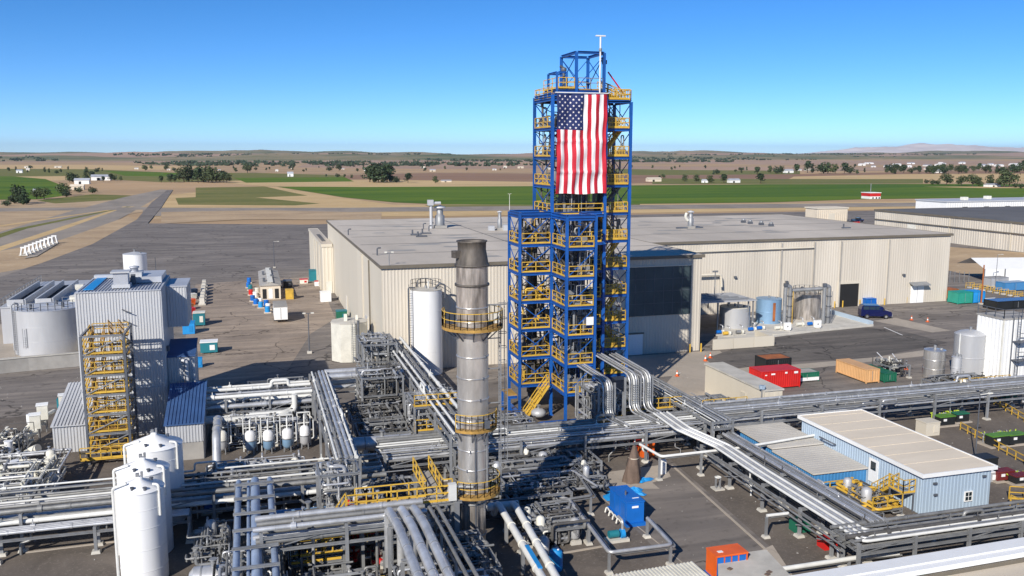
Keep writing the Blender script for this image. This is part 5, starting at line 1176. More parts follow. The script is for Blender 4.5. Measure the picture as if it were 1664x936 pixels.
# ================================================================== PIPE RACKS
rk = random.Random(77)
def rack(name, label, axis, a0, a1, c, wdt, z, pipes, bay=6.0, levels=1, dz=1.1, pw=.2, foot=True, zramp=None, mats=('pipe','pipe2','pipe','wpipe'), radii=(.09,.11,.14,.18,.08), edge=True, cat='pipe rack', under=0, jog=.25):
    """axis 'x' or 'y'; from a0 to a1, centred on c, wdt wide, lowest beam at z"""
    pt = (lambda s, t_, h: (s, c+t_, h)) if axis == 'x' else (lambda s, t_, h: (c+t_, s, h))
    th = thing(name, label, cat, pt((a0+a1)/2, 0, GZ))
    n = max(1, round(abs(a1-a0)/bay)); top = z+(levels-1)*dz
    for i in range(n+1):
        s = a0+(a1-a0)*i/n
        for k in (-1, 1):
            MB().hbeam(pt(s,k*wdt/2,GZ+.15), pt(s,k*wdt/2,top+.12), pw).build('post', mt['steel'], th)
            if foot:
                q = pt(s,k*wdt/2,GZ); MB().rbox(q[0],q[1],GZ-.05,.62,.62,.22,.0,.8).build('footing', mt['conc'], th)
        for l in range(levels):
            MB().hbeam(pt(s,-wdt/2+pw*.6,z+l*dz), pt(s,wdt/2-pw*.6,z+l*dz), pw*.9).build('crossbeam', mt['steel'], th)
        if i < n and i % 2 == 0:
            s2 = a0+(a1-a0)*(i+1)/n; b = MB()
            for k in (-1, 1): b.beam(pt(s,k*wdt/2,z-.2), pt(s2,k*wdt/2,top),.06) if levels > 1 else None
            if b.v: b.build('brace', mt['steel'], th, kind='stuff')
    if edge:
        for k in (-1, 1):
            for l in range(levels):
                if l == 0 or rk.random() < .6: MB().hbeam(pt(a0,k*(wdt/2+pw*.05),z+l*dz-.22), pt(a1,k*(wdt/2+pw*.05),z+l*dz-.22), pw*.8).build('edge_beam', mt['steel'], th)
    for l in range(levels):
        m = pipes if isinstance(pipes, int) else pipes[l]
        t_ = -wdt/2+.25; step = (wdt-.5)/max(1, m-1)
        for j in range(m):
            r = min(rk.choice(radii), step*.46); h = z+l*dz+pw*.46+r; tt = t_+step*j
            e0, e1 = a0-rk.uniform(0,.5)*(1 if a1 > a0 else -1), a1
            b = MB(); pts = [pt(e0,tt,h)]
            if rk.random() < jog and abs(a1-a0) > 10:        # expansion loop or a step in height
                s = a0+(a1-a0)*rk.uniform(.3,.7); up = rk.choice((.35,.6)); L = 1.6*(1 if a1 > a0 else -1)
                pts += [pt(s,tt,h),pt(s,tt,h+up),pt(s+L,tt,h+up),pt(s+L,tt,h)]
            pts.append(pt(e1,tt,h)); b.tube(pts, r, 8 if r > .1 else 6)
            for q in range(int(abs(a1-a0)/4)):               # clamps, jacket joints and valves
                s = a0+(a1-a0)*rk.random(); o = .06
                if rk.random() < .8: b.cyl(pt(s-o,tt,h), pt(s+o,tt,h), r*1.22, 8)
                else: b.cyl(pt(s-.15,tt,h), pt(s+.15,tt,h), r+min(.08,r*.6), 8).tube([pt(s,tt,h+r),pt(s,tt,h+r+.35)],.04,5)
            if r >= .1:                                          # jacket seams
                s = a0
                for q in range(int(abs(a1-a0)/1.6)):
                    s = a0+(a1-a0)*(q+.5)*1.6/abs(a1-a0); b.cyl(pt(s-.025,tt,h), pt(s+.025,tt,h), r*1.05, 8)
            b.build('pipe', mt[rk.choice(mats)], th)
    for q in range(under):                                   # droppers to the ground equipment
        s = a0+(a1-a0)*rk.random(); tt = rk.uniform(-.45,.45)*wdt; r = rk.choice((.05,.07,.1)); dx = rk.uniform(-1.2,1.2); h = z+.1
        MB().tube([pt(s,tt,h+.2),pt(s,tt,rk.uniform(.9,z*.7)),pt(s+dx,tt,rk.uniform(.8,1.4)),pt(s+dx,tt,GZ)] , r, 6).build('drop_pipe', mt[rk.choice(mats)], th)
    return th
rack('pipe_rack', 'main pipe rack crossing the whole plant below the blue tower', 'x', 9.5, 38.0, 70.6, 3.7, 2.3, (8,7), 5.6, 2, .8, under=22, mats=('pipe','pipe2','pipe2','wpipe'))
rack('pipe_rack', 'left stretch of the cross pipe rack behind the white silos', 'x', -22, 9.0, 67.2, 5.6, 2.0, (11,6), 6.0, 2, .8, under=12, mats=('pipe','pipe2','pipe2','wpipe'))
rack('pipe_rack', 'right stretch of the cross pipe rack beyond the blue building', 'x', 38.4, 84, 72.4, 3.4, 2.4, (7,6), 6.3, 2, .85, under=12, mats=('pipe','pipe2','pipe','pipe2'))
rack('pipe_rack', 'low front pipe row at the left edge beside the front silo', 'x', -23, -5.0, 63.4, 1.3, 2.0, 4, 5.5, 1, radii=(.09,.12,.28,.1), under=2)
rack('pipe_rack', 'long north-south rack of parallel pipes left of the exhaust stack', 'y', 90.5, 63.6, 6.0, 1.9, 4.2, (8,5), 6.0, 2, .6, radii=(.08,.1,.14), under=10)
rack('pipe_rack', 'pipe rack slanting down from the warehouse corner to the stack', 'y', 104, 66.5, 15.6, 2.4, 4.2, (7,4), 6.2, 2, .8, radii=(.08,.11,.16), under=10)
th = rack('pipe_rack', 'right-hand rack of bright parallel pipes running to lower right', 'y', 66, 46.8, 37.15, 1.9, 2.3, (0,), 4.9, 1, under=2, jog=0)
for i in range(5):
    x, y = 36.5+.33*i, 45.3+.33*i; MB().tube([(34.3+.33*i,71.5,3.75),(34.3+.33*i,67.0,3.6),(x,64.2,2.75),(x,58,2.6),(x,y,2.6),(62,y,2.58)],.105,8,.55).build('pipe', mt['pipe' if i % 2 else 'wpipe'], th)
for i in range(2): x = 35.75-.25*i; MB().tube([(x,66,2.2-.2*i),(x,46,2.0-.2*i)],.07,7).build('pipe', mt['pipe2'], th)
for y in (61.5,56.5,51.6,49.2): MB().tube([(35.9,y,1.2),(35.9,y-2.6,2.1)],.05,5).build('brace', mt['steel'], th)
rack('pipe_rack', 'dense cable and pipe rack alongside the blue annex', 'y', 67, 47.5, 39.2, 1.7, 2.1, (9,7), 4.9, 2, .5, radii=(.07,.09,.06), mats=('pipe2','steel','pipe','dpipe'), under=4)
rack('pipe_rack', 'raised pipe and cable rack between the tower and the plant room', 'y', 86, 67.5, 39.0, 2.0, 3.1, (8,5), 5.2, 2, .6, radii=(.07,.09,.06,.12), mats=('pipe2','steel','pipe','wpipe'), under=6)
rack('pipe_rack', 'bundle of dull grey pipes in front of the blue building', 'x', 36.2, 62, 46.6, 2.7, 2.0, (7,5), 4.6, 2, .42, radii=(.13,.16,.1), mats=('pipe2','pipe2','dpipe'), jog=.05)
th = rack('pipe_rack', 'ladder-like rack of three grey pipes with blue shade painted in right of the white silos', 'y', 63.0, 40, -.55, 2.5, 3.6, (0,), 3.6, 1, jog=0, under=3)
for x, r in ((-1.6,.2),(-.5,.3),(.5,.2),(-.95,.1)):
    MB().tube([(x,63.4,2.6),(x,63.2,4.2),(x,38,4.2)],r,10,.5).build('pipe', mt['shadepipe'], th)
for k in range(9): y = 61.2-k*2.6; MB().hbeam((-1.85,y,4.62),(.75,y,4.62),.16).build('rung', mt['steel'], th)
rack('pipe_rack', 'pipes running between the grey building and the central rack', 'x', -7.0, 5.0, 88.2, 4.6, 3.0, (6,4), 4.0, 2, 1.0, radii=(.12,.18,.24), mats=('wpipe','pipe','wpipe'), under=6)
rack('pipe_rack', 'low service rack in front of the five small vessels', 'x', -8, 4.8, 70.6, 1.2, 1.5, (4,), 4.2, 1, under=3)
rack('pipe_rack', 'white pipe rack east of the central pipe rack', 'x', 7.0, 14.4, 90.2, 2.6, 3.4, (4,3), 3.7, 2, 1.0, radii=(.12,.3,.2), mats=('wpipe','wpipe','pipe'), under=5)
rack('pipe_rack', 'high grey pipe rack in the lower left beside the ladder-like rack', 'x', -.2, 9.6, 52.2, 2.0, 4.3, (3,3), 4.9, 2, .8, radii=(.16,.2), mats=('pipe','pipe2'), under=6)
rack('pipe_rack', 'low rack crossing under the three big pipes', 'x', .8, 12, 46.3, 1.6, 2.4, (4,2), 3.7, 2, .8, under=4)
rack('pipe_rack', 'small pipe rack behind the blue building roof', 'x', 41.5, 48, 71.6, 1.4, 1.7, (4,), 3.2, 1, radii=(.14,.2), mats=('wpipe','pipe'))

def bundle(name, label, cat, paths, r, mat='pipe', n=8, R_=None, extra=None, group=None):
    th = thing(name, label, cat, paths[0][0], group)
    for p in paths: MB().tube(p, r, n, R_).build('pipe', mt[mat], th)
    return th
# pipes falling from the tower onto the rack
for k, (x, yb, z1, m, yf) in enumerate(((29.8,76.9,6.7,5,72.6),(32.9,80.2,6.8,5,73.8),(34.5,80.4,6.7,4,74.2))):
    th = thing('pipe_bundle', ('left curved pipe bundle dropping from the tower to the main rack','middle curved pipe bundle dropping from the tower to the main rack','right curved pipe bundle dropping from the tower to the main rack')[k], 'pipes', (x,70,GZ))
    for j in range(m):
        xx = x+j*.22; dz = .1*(j % 2)
        MB().tube([(xx-.9,yb,z1+.6+dz),(xx,yf+.0,z1+dz),(xx,yf,3.45+dz),(xx+.6,70.2-j*.3,3.4+dz)],.085,7,.95).build('pipe', mt[('pipe','pipe2','wpipe')[j % 3]], th)
    for q in range(11):
        z = 4.2+q*.17; MB().beam((x+.25,yf-.12,z),(x+m*.22-.3,yf-.12,z),.06).build('tray_rung', mt['steel'], th)
    for z in (3.8, z1-1.1): MB().hbeam((x-.3,yf+.25,z),(x+m*.22+.1,yf+.25,z),.16).build('crossbeam', mt['steel'], th)
    for xx in (x-.35, x+m*.22+.1): MB().hbeam((xx,yf+.25,GZ),(xx,yf+.25,z1-.2),.17).build('post', mt['steel'], th)
# three fat pipes in the foreground
th = thing('fat_pipes', 'three fat silvery pipes bending down in the foreground left of the stack', 'pipes', (8,46,GZ))
for j, x in enumerate((7.35,8.1,8.85)):
    MB().tube([(x-.15,51.2,2.2),(x-.15,51.2,5.9),(x,48,5.95),(x,34,5.95)],.27,14,.7).build('pipe', mt['pipe'], th)
    for y in (49.0, 45.2, 42.0, 38.5): MB().cyl((x,y-.04,5.95),(x,y+.04,5.95),.282,14).build('jacket_band', mt['steel'], th)
for y in (49.2, 44.5, 40): MB().hbeam((6.9,y,5.6),(9.4,y,5.6),.22).hbeam((6.95,y,GZ),(6.95,y,5.5),.2).hbeam((9.35,y,GZ),(9.35,y,5.5),.2).build('support_frame', mt['steel'], th)
th = thing('twin_pipes', 'pair of slim grey pipes right of the three fat pipes', 'pipes', (9.9,46,GZ))
for x in (9.85, 10.35): MB().tube([(x,52.6,3.5),(x,52.0,5.4),(x+.2,34,5.4)],.12,8).build('pipe', mt['pipe2'], th)
for y in (50, 46, 42): MB().hbeam((9.6,y,5.15),(10.8,y,5.15),.15).beam((10.2,y,GZ),(10.2,y,5.1),.15).build('support', mt['steel'], th)
# white twin pipes right of stack
th = thing('white_pipes', 'two white pipes with a blue panel sloping to the foreground right of the stack', 'pipes', (15,50,GZ))
a0, a1, c0, c1 = G(812,822,2.6), G(885,945,2.6), G(838,822,2.6), G(905,940,2.6)
for A, B in ((a0,a1),(c0,c1)):
    MB().tube([A+Vector((0,1.6,-1.2)),A+Vector((0,.6,-.1)),A,B,B+(B-A)*.4],.24,12).build('pipe', mt['wpipe'], th)
    for f in (.3,.55,.85): q = A+(B-A)*f; d = (B-A).normalized()*.06; MB().cyl(q-d,q+d,.29,12).build('flange', mt['offw'], th)
d = (a1-a0).normalized(); q = a0+(a1-a0)*.62; MB().beam(q+Vector((.08,0,.25)),q+d*3.2+Vector((.08,0,.25)),.26,.08).build('blue_panel', mt['cyan'], th)
for f in (.1,.5,.95): q = a0+(a1-a0)*f; MB().beam((q.x+.2,q.y,GZ),(q.x+.2,q.y,2.3),.22).build('support', mt['steel'], th)
MB().cyl(a0+Vector((-.6,1.2,-.5)),c0+Vector((.6,1.4,-.5)),.3,12).build('header', mt['wpipe'], th)
# big horizontal drums and white elbowed mains
def hvessel(label, p, q, r, mat, group=None, m2='steel'):
    p = Vector(p); q = Vector(q); d = (q-p).normalized(); t = thing('horizontal_vessel', label, 'vessel', (p.x,p.y,GZ), group)
    b = MB().cyl(p,q,r,24); b.cyl(p-d*r*.35,p,r*.6,24,r).cyl(q,q+d*r*.35,r,24,r*.6); b.build('shell', mt[mat], t)
    for f in (.2,.8):
        c = p+(q-p)*f; MB().rbox(c.x,c.y,GZ,.35+abs(d.y)*r*1.2,.35+abs(d.x)*r*1.2,p.z-GZ-r*.6).build('saddle', mt['conc'], t)
        MB().cyl(c-d*.05,c+d*.05,r*1.03,24).build('band', mt[m2], t)
    c = p+(q-p)*.5; MB().cyl(c+Vector((0,0,r*.9)),c+Vector((0,0,r+.4)),.15,8).cyl(c+Vector((0,0,r+.4)),c+Vector((0,0,r+.47)),.25,8).build('nozzle', mt[m2], t)
    return t
hvessel('blue-grey horizontal drum between the silos and the ladder-like rack', (-4.2,54.0,1.6), (-1.9,53.8,1.6), .75, 'pipe')
hvessel('large silver horizontal vessel behind the yellow walkways', (7.6,74.6,2.3), (12.6,74.4,2.3), .62, 'pipe')
hvessel('shaded blue-grey horizontal drum under the left rack end', (.8,61.2,1.9), (5.2,60.9,1.9), .6, 'bluet')
hvessel('pale drum lying under the cross rack left of the stack', (9.0,59.8,1.4), (11.4,59.6,1.4), .5, 'offw')
th = thing('white_main', 'white U-shaped main pipe right of the low metal shed', 'pipes', (-1,88,GZ))
for dz, y in ((0,84.4),(.62,85.0)): MB().tube([(-4.8,y,2.5+dz*.2),(2.2,y,2.5+dz*.2),(3.3,y+1.2,2.5+dz*.2),(3.3,y+1.2,4.2)],.27,12,.8).build('pipe', mt['wpipe'], th)
for x in (-3.5,-.5,2.0): MB().box(x-.1,84.2,GZ,x+.1,85.2,2.2).build('support', mt['conc'], th)
for dx in (-2.6, .6): MB().cyl((dx,84.4,2.5),(dx+.12,84.4,2.5),.30,12).build('jacket_band', mt['pipe'], th)
th = thing('dark_riser', 'fat shaded pipe falling beside the low metal shed', 'pipes', (-3.4,77,GZ))
MB().tube([(-3.6,82,3.4),(-3.6,77.5,3.3),(-3.6,75.8,1.2),(-3.6,75.2,GZ)],.36,12,1.0).build('pipe', mt['pipe'], th)
for y in (81, 79): MB().cyl((-3.6,y,3.37),(-3.6,y+.15,3.37),.41,12).build('jacket_band', mt['steel'], th)
MB().rbox(-3.6,75.4,GZ,1.0,.8,.7).build('base', mt['conc'], th)
# five small upright vessels in a row
v0 = None
for i, (px, py) in enumerate(((362,742),(408,742),(437,741),(468,738),(496,733))):
    p = G(px,py); x, y = p.x, p.y
    t = thing('upright_vessel', ('dark-topped squat vessel at the left end of the vessel row','small white upright vessel with blue belly, second from the left in the row','small white upright vessel with blue belly at the middle of the row','small white upright vessel with blue belly, fourth from the left in the row','grey upright vessel at the right end of the vessel row')[i], 'vessel', (x,y,GZ), 'small upright vessels in a row')
    MB().lathe(x,y,[(.01,GZ+.25),(.3,GZ+.35),(.46,GZ+.6),(.46,GZ+1.25)],18).build('lower_shell', mt['bluet' if 0 < i < 4 else 'tank'], t)
    MB().lathe(x,y,[(.46,GZ+1.25),(.46,GZ+1.9),(.3,GZ+2.1),(.01,GZ+2.18)],18).build('upper_shell', mt['white' if i else 'offw'], t)
    MB().lathe(x,y,[(.46,GZ+1.2),(.5,GZ+1.21),(.5,GZ+1.29),(.46,GZ+1.3)],18).build('flange', mt['steel'], t)
    for a in (.6,2.2,3.8,5.4): MB().beam((x+.42*math.cos(a),y+.42*math.sin(a),GZ),(x+.4*math.cos(a),y+.4*math.sin(a),GZ+.7),.08).build('leg', mt['steel'], t)
    MB().tube([(x,y,GZ+2.1),(x,y,GZ+3.0),(x+.1,y+1.0,GZ+3.0)],.08,6).tube([(x+.46,y,GZ+.9),(x+.8,y,GZ+.9),(x+.8,y,GZ+2.6)],.06,6).build('pipe', mt['wpipe'], t)
    f = MB()
    for dx in (-.6,.55): f.beam((x+dx,y+.7,GZ),(x+dx,y+.7,GZ+3.2),.1)
    f.beam((x-.6,y+.7,GZ+3.2),(x+.55,y+.7,GZ+3.2),.1).beam((x-.6,y+.7,GZ+2.2),(x+.55,y+.7,GZ+2.2),.08); f.build('valve_frame', mt['wpipe'], t)

# ------------------------------------------------------------------ process modules: framed tangles of pipework
rmod = random.Random(31)
def module(label, x0, y0, x1, y1, h, nl, npipe, mats=('pipe','steel','pipe2','wpipe'), rail=True, vessels=2, frame='steel', name='process_module', vm=('offw','tank','pipe'), posts=True):
    th = thing(name, label, 'process unit', ((x0+x1)/2,(y0+y1)/2,GZ)); u = rmod.uniform
    xs = [x0+(x1-x0)*i/max(1,round((x1-x0)/2.8)) for i in range(max(1,round((x1-x0)/2.8))+1)]
    for x in xs if posts else ():
        for y in (y0,y1):
            MB().hbeam((x,y,GZ),(x,y,h),.16).build('post', mt[frame], th); MB().rbox(x,y,GZ-.05,.5,.5,.2,0,.8).build('footing', mt['conc'], th)
    for l in range(nl):
        z = GZ+(h-GZ)*(l+1)/nl
        if posts:
            for y in (y0,y1): MB().hbeam((x0,y,z-.1),(x1,y,z-.1),.16).build('beam', mt[frame], th)
            for x in xs: MB().hbeam((x,y0+.1,z-.1),(x,y1-.1,z-.1),.14).build('crossbeam', mt[frame], th)
        if rail and l < nl-0 and rmod.random() < .6:
            MB().rail([(x0,y0-.05,z),(x1,y0-.05,z)],gap=1.1,r=.03).build('handrail', mt['yellow'], th)
            g_ = MB()
            for q in range(int((x1-x0)/.3)): g_.box(x0+q*.3,y0+.05,z-.02,x0+q*.3+.2,y0+.9,z+.02)
            g_.build('walkway', mt['grate'], th)
    for j in range(int(npipe*2.3)):
        r = rmod.choice((.035,.045,.05,.06,.08,.08,.11,.13)); x, y = u(x0,x1), u(y0,y1); z = u(.7,h+.3); pts = [(x,y,z)]
        ax = rmod.choice('xyz')
        for q in range(rmod.randint(2,4)):
            p = list(pts[-1])
            if ax == 'x': p[0] = u(x0-.3,x1+.3)
            elif ax == 'y': p[1] = u(y0-.3,y1+.3)
            else: p[2] = u(.4,h+.6)
            if (Vector(p)-Vector(pts[-1])).length > .5: pts.append(tuple(p))
            ax = rmod.choice([c for c in 'xyz' if c != ax])
        if len(pts) < 2: continue
        b = MB().tube(pts, r, 6)
        for q in range(2):
            A, B = Vector(pts[0]), Vector(pts[1]); d = (B-A).normalized(); c = A+(B-A)*u(.2,.8); b.cyl(c-d*.12,c+d*.12,r*1.8,7)
            if rmod.random() < .6: b.cyl(c,c+Vector((0,0,.35)),.035,5).cyl(c+Vector((0,0,.35)),c+Vector((0,0,.4)),.13,7)
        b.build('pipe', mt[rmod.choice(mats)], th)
    for j in range(vessels):
        x, y, r, hh = u(x0+.4,x1-.4), u(y0+.4,y1-.4), u(.22,.42), u(.9,1.9); z = GZ+.25
        MB().lathe(x,y,[(.01,z),(r*.8,z+.1),(r,z+.25),(r,z+hh),(r*.7,z+hh+.15),(.01,z+hh+.22)],14).build('pot', mt[rmod.choice(vm)], th)
        MB().rbox(x,y,GZ-.04,r*2.2,r*2.2,.3).build('plinth', mt['conc'], th)
    return th
module('tangled pipe tower between the warehouse corner and the white tank', 11.2,97.0,15.0,102.5, 6.2,3,46, mats=('pipe2','steel','pipe'), rail=False)
module('dense pipe frame under the bluish pipe bundle left of the slanting rack', 9.6,84.5,13.6,89.0, 5.6,3,40, mats=('pipe2','pipe','dpipe'), rail=False)
module('pipe frame on pale footings left of the exhaust stack', 13.2,76.0,17.5,81.2, 4.8,2,34, mats=('pipe','steel'))
module('low tangle of dark pipes right of the central rack', 8.2,80.5,12.8,84.2, 2.8,1,24, mats=('dpipe','steel','pipe2'), rail=False)
module('valve stand with red handwheels left of the yellow walkway', 5.0,54.6,7.6,57.0, 4.6,2,30, mats=('pipe','pipe2','steel','red'))
module('tall narrow pipe frame at the inner corner of the central rack', 3.6,57.2,6.2,59.8, 6.2,2,26, mats=('pipe','pipe2','pipe'), rail=False)
module('pipe frame beside the ladder-like rack in the lower left', 1.4,53.4,4.6,57.6, 3.8,2,34, mats=('pipe','pipe2','dpipe'), vm=('bluet','offw'))
module('low pipe tangle below the high grey rack', 1.0,47.5,6.4,51.0, 2.4,1,34, mats=('pipe','steel','pipe2'), vm=('bluet','offw','white'))
module('framed pump and valve unit in the bottom centre', 2.4,40.5,6.6,45.2, 3.0,1,60, mats=('pipe','pipe2','steel'))
module('pipe tangle behind the three fat pipes', 7.2,53.4,11.2,57.0, 2.8,1,26, mats=('pipe','pipe2','steel'), rail=False)
module('valve tangle under the main rack left of the blue tower', 17.6,73.4,24.0,78.4, 2.8,1,50, mats=('pipe','dpipe','steel','pipe2'))
module('grey steel frame of valves right of the blue tower legs', 29.6,74.2,32.4,78.6, 5.2,3,38, mats=('pipe2','steel','pipe'))
module('valve deck with yellow rails behind the curved pipe bundles', 33.0,75.4,39.0,79.6, 2.9,1,44, mats=('pipe2','steel','dpipe'))
module('equipment under the racks right of the curved pipe bundles', 40.8,74.5,45.6,79.5, 2.6,1,26, mats=('pipe2','pipe','steel'))
module('low pipework between the stack and the main rack', 14.8,59.5,22.0,64.6, 2.2,1,40, mats=('dpipe','pipe2','pipe'), rail=False)
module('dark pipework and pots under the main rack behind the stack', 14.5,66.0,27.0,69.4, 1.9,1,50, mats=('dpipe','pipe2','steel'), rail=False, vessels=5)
module('pots and pipework in the front court right of the stack', 16.6,54.6,21.5,58.2, 1.7,1,40, mats=('dpipe','pipe','pipe2','steel'), rail=False, vessels=5)
module('small bore pipework under the three fat pipes', 6.8,40.0,11.0,50.0, 3.4,2,60, mats=('dpipe','pipe2','steel'), rail=False, vessels=4, posts=False)
module('pipework and valves below the ladder-like rack', -3.0,44.0,1.0,56.0, 2.3,1,60, mats=('dpipe','pipe2','pipe'), rail=False, vessels=6, posts=False)
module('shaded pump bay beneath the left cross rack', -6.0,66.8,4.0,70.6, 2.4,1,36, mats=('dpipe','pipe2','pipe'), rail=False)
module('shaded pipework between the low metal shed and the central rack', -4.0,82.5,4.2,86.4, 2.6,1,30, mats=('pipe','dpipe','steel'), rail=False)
module('open grey frame with blower above the yard edge', -1.0,92.2,5.0,95.2, 3.4,1,16, mats=('steel','dsteel'), rail=False, frame='dsteel')
module('pipework feeding the steel tanks at the right edge', 72.0,76.5,79.5,81.2, 1.9,1,40, mats=('pipe2','steel','dpipe'))
module('pump deck beyond the red container at the right', 72.6,87.2,75.4,90.0, 1.9,1,20, mats=('offw','steel','dpipe'), rail=False, vm=('offw','offw'))
module('pipe and valve deck with yellow rails by the blue building steps', 43.0,52.6,45.6,57.4, 1.0,1,22, mats=('pipe2','steel','yellow','dpipe'), vm=('tank','offw'))
module('dim pipework behind the yellow stack walkway', 7.0,58.5,12.4,65.4, 2.4,1,46, mats=('dpipe','pipe2','steel'), rail=False, vessels=4)
module('low valves and pumps in front of the small vessel row', -4.2,72.4,3.6,74.8, 1.4,1,30, mats=('steel','pipe','dpipe'), rail=False, vessels=4, posts=False)
module('open pipe frame between the central and slanting racks', 8.4,76.2,12.8,79.8, 2.6,1,34, mats=('pipe2','dpipe','steel'), rail=False)
module('small pipework between the silos and the ladder-like rack', -4.6,56.5,-2.2,62.0, 1.8,1,22, mats=('pipe2','steel'), rail=False, vessels=2, posts=False)
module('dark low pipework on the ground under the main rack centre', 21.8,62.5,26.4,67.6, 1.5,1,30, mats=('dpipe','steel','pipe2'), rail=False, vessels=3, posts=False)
module('pipework beside the fat pipes below the stack platform', 10.8,47.5,13.2,53.2, 3.0,2,34, mats=('dpipe','steel','pipe2'), rail=False)
# off-white blower and filter plant at the far left
module('crowded off-white blower plant at the left edge', -24.0,70.0,-15.5,80.5, 2.1,1,90, mats=('offw','pipe2','pipe','offw'), rail=False, vessels=7, vm=('offw','white'), posts=False)
module('grey pipe tangle at the far left edge before the low shed', -26.0,81.0,-20.0,88.0, 2.2,1,50, mats=('pipe2','offw','dpipe'), rail=False, vessels=4, posts=False)
for i, (px, py, h, s) in enumerate(((107,690,2.4,.62),(72,706,2.3,.62),(60,722,2.2,.6))):
    p = G(px,py); t = thing('hopper', ('off-white square hopper nearest the ribbed shed','off-white hopper in the middle of the left blower plant','front off-white hopper of the left blower plant')[i], 'hopper', (p.x,p.y,GZ))
    MB().rbox(p.x,p.y,GZ+.7,s*.7,s*.7,.6).rbox(p.x,p.y,GZ+1.3,s*1.5,s*1.5,h-.9,.15).build('body', mt['offw'], t); MB().rbox(p.x,p.y,GZ+h+.4,s*1.7,s*1.7,.08,.15).build('lid', mt['wtrim'], t)
    for a in (.8,2.4,4,5.5): MB().beam((p.x+.4*math.cos(a),p.y+.4*math.sin(a),GZ),(p.x+.4*math.cos(a),p.y+.4*math.sin(a),GZ+1.3),.07).build('leg', mt['steel'], t)
for i, pts in enumerate(([(8,790),(25,768),(45,735),(62,728)],[(-20,760),(15,735),(32,715),(60,700)],[(20,720),(50,690),(88,668)])):
    P = [G(x,y,1.2+.5*(j % 2)) for j,(x,y) in enumerate(pts)]; t = thing('blower_duct', ('fat off-white duct bending along the left edge nearest the camera','fat off-white duct behind the nearest one at the left edge','off-white duct leading up to the hoppers at the left edge')[i], 'duct', P[0])
    MB().tube(P,.36-.07*i,12,1.2).build('duct', mt['offw'], t); MB().cyl(P[1]+Vector((0,0,.2)),P[1]+Vector((0,0,1.0)),.34,12).build('silencer', mt['white'], t)
# yellow walkways left of the stack
th = thing('walkway', 'yellow-railed steel walkway reaching left from the stack platform', 'walkway', (9.5,55,GZ))
zw_ = 4.95
for x0,y0,x1,y1 in ((5.6,53.6,sxc-1.1,54.7),(10.2,54.72,11.3,59.6)):
    g_ = MB(); 
    if x1-x0 > y1-y0:
        for q in range(int((x1-x0)/.3)): g_.box(x0+q*.3,y0,zw_-.04,x0+q*.3+.25,y1,zw_)
    else:
        for q in range(int((y1-y0)/.3)): g_.box(x0,y0+q*.3,zw_-.04,x1,y0+q*.3+.25,zw_)
    g_.build('deck', mt['conc2'], th)
MB().rail([(5.6,53.6,zw_),(sxc-1.5,53.6,zw_)],gap=1.25).build('handrail', mt['yellow'], th); MB().rail([(5.6,54.7,zw_),(10.2,54.7,zw_),(10.2,59.6,zw_)],gap=1.25).rail([(sxc-1.5,54.7,zw_),(11.3,54.7,zw_),(11.3,59.6,zw_)],gap=1.25).build('handrail', mt['yellow'], th)
MB().hbeam((5.6,53.65,zw_-.16),(sxc-1.1,53.65,zw_-.16),.22).hbeam((5.6,54.65,zw_-.16),(sxc-1.1,54.65,zw_-.16),.22).build('beam', mt['steel'], th)
MB().stair((5.0,54.1,zw_-.1),(3.4,54.1,2.6),.8,(0,1,0)).build('stair_flight', mt['yellow'], th)
for x,y in ((5.9,53.7),(5.9,54.6),(8.8,53.7),(11.7,53.7),(10.3,59.4),(11.2,59.4)): MB().hbeam((x,y,GZ),(x,y,zw_-.3),.2).build('post', mt['steel'], th)
MB().hbeam((11.9,53.4,GZ),(11.9,53.4,zw_+.0),.34).hbeam((12.05,53.9,GZ),(12.05,53.9,zw_-.3),.2).build('post', mt['steel'], th)
th = thing('walkway', 'lower yellow-railed landing at the left end of the stack walkway', 'walkway', (4,56,GZ))
g_ = MB()
for q in range(12): g_.box(2.0,53.2+q*.3,2.5,5.0,53.45+q*.3,2.55)
g_.build('deck', mt['conc2'], th); MB().rail([(2.0,53.2,2.55),(5.0,53.2,2.55),(5.0,56.8,2.55),(2.0,56.8,2.55)],closed=True,gap=1.0).build('handrail', mt['yellow'], th)
for x in (2.1,4.9):
    for y in (53.3,56.7): MB().hbeam((x,y,GZ),(x,y,2.5),.16).build('post', mt['steel'], th)

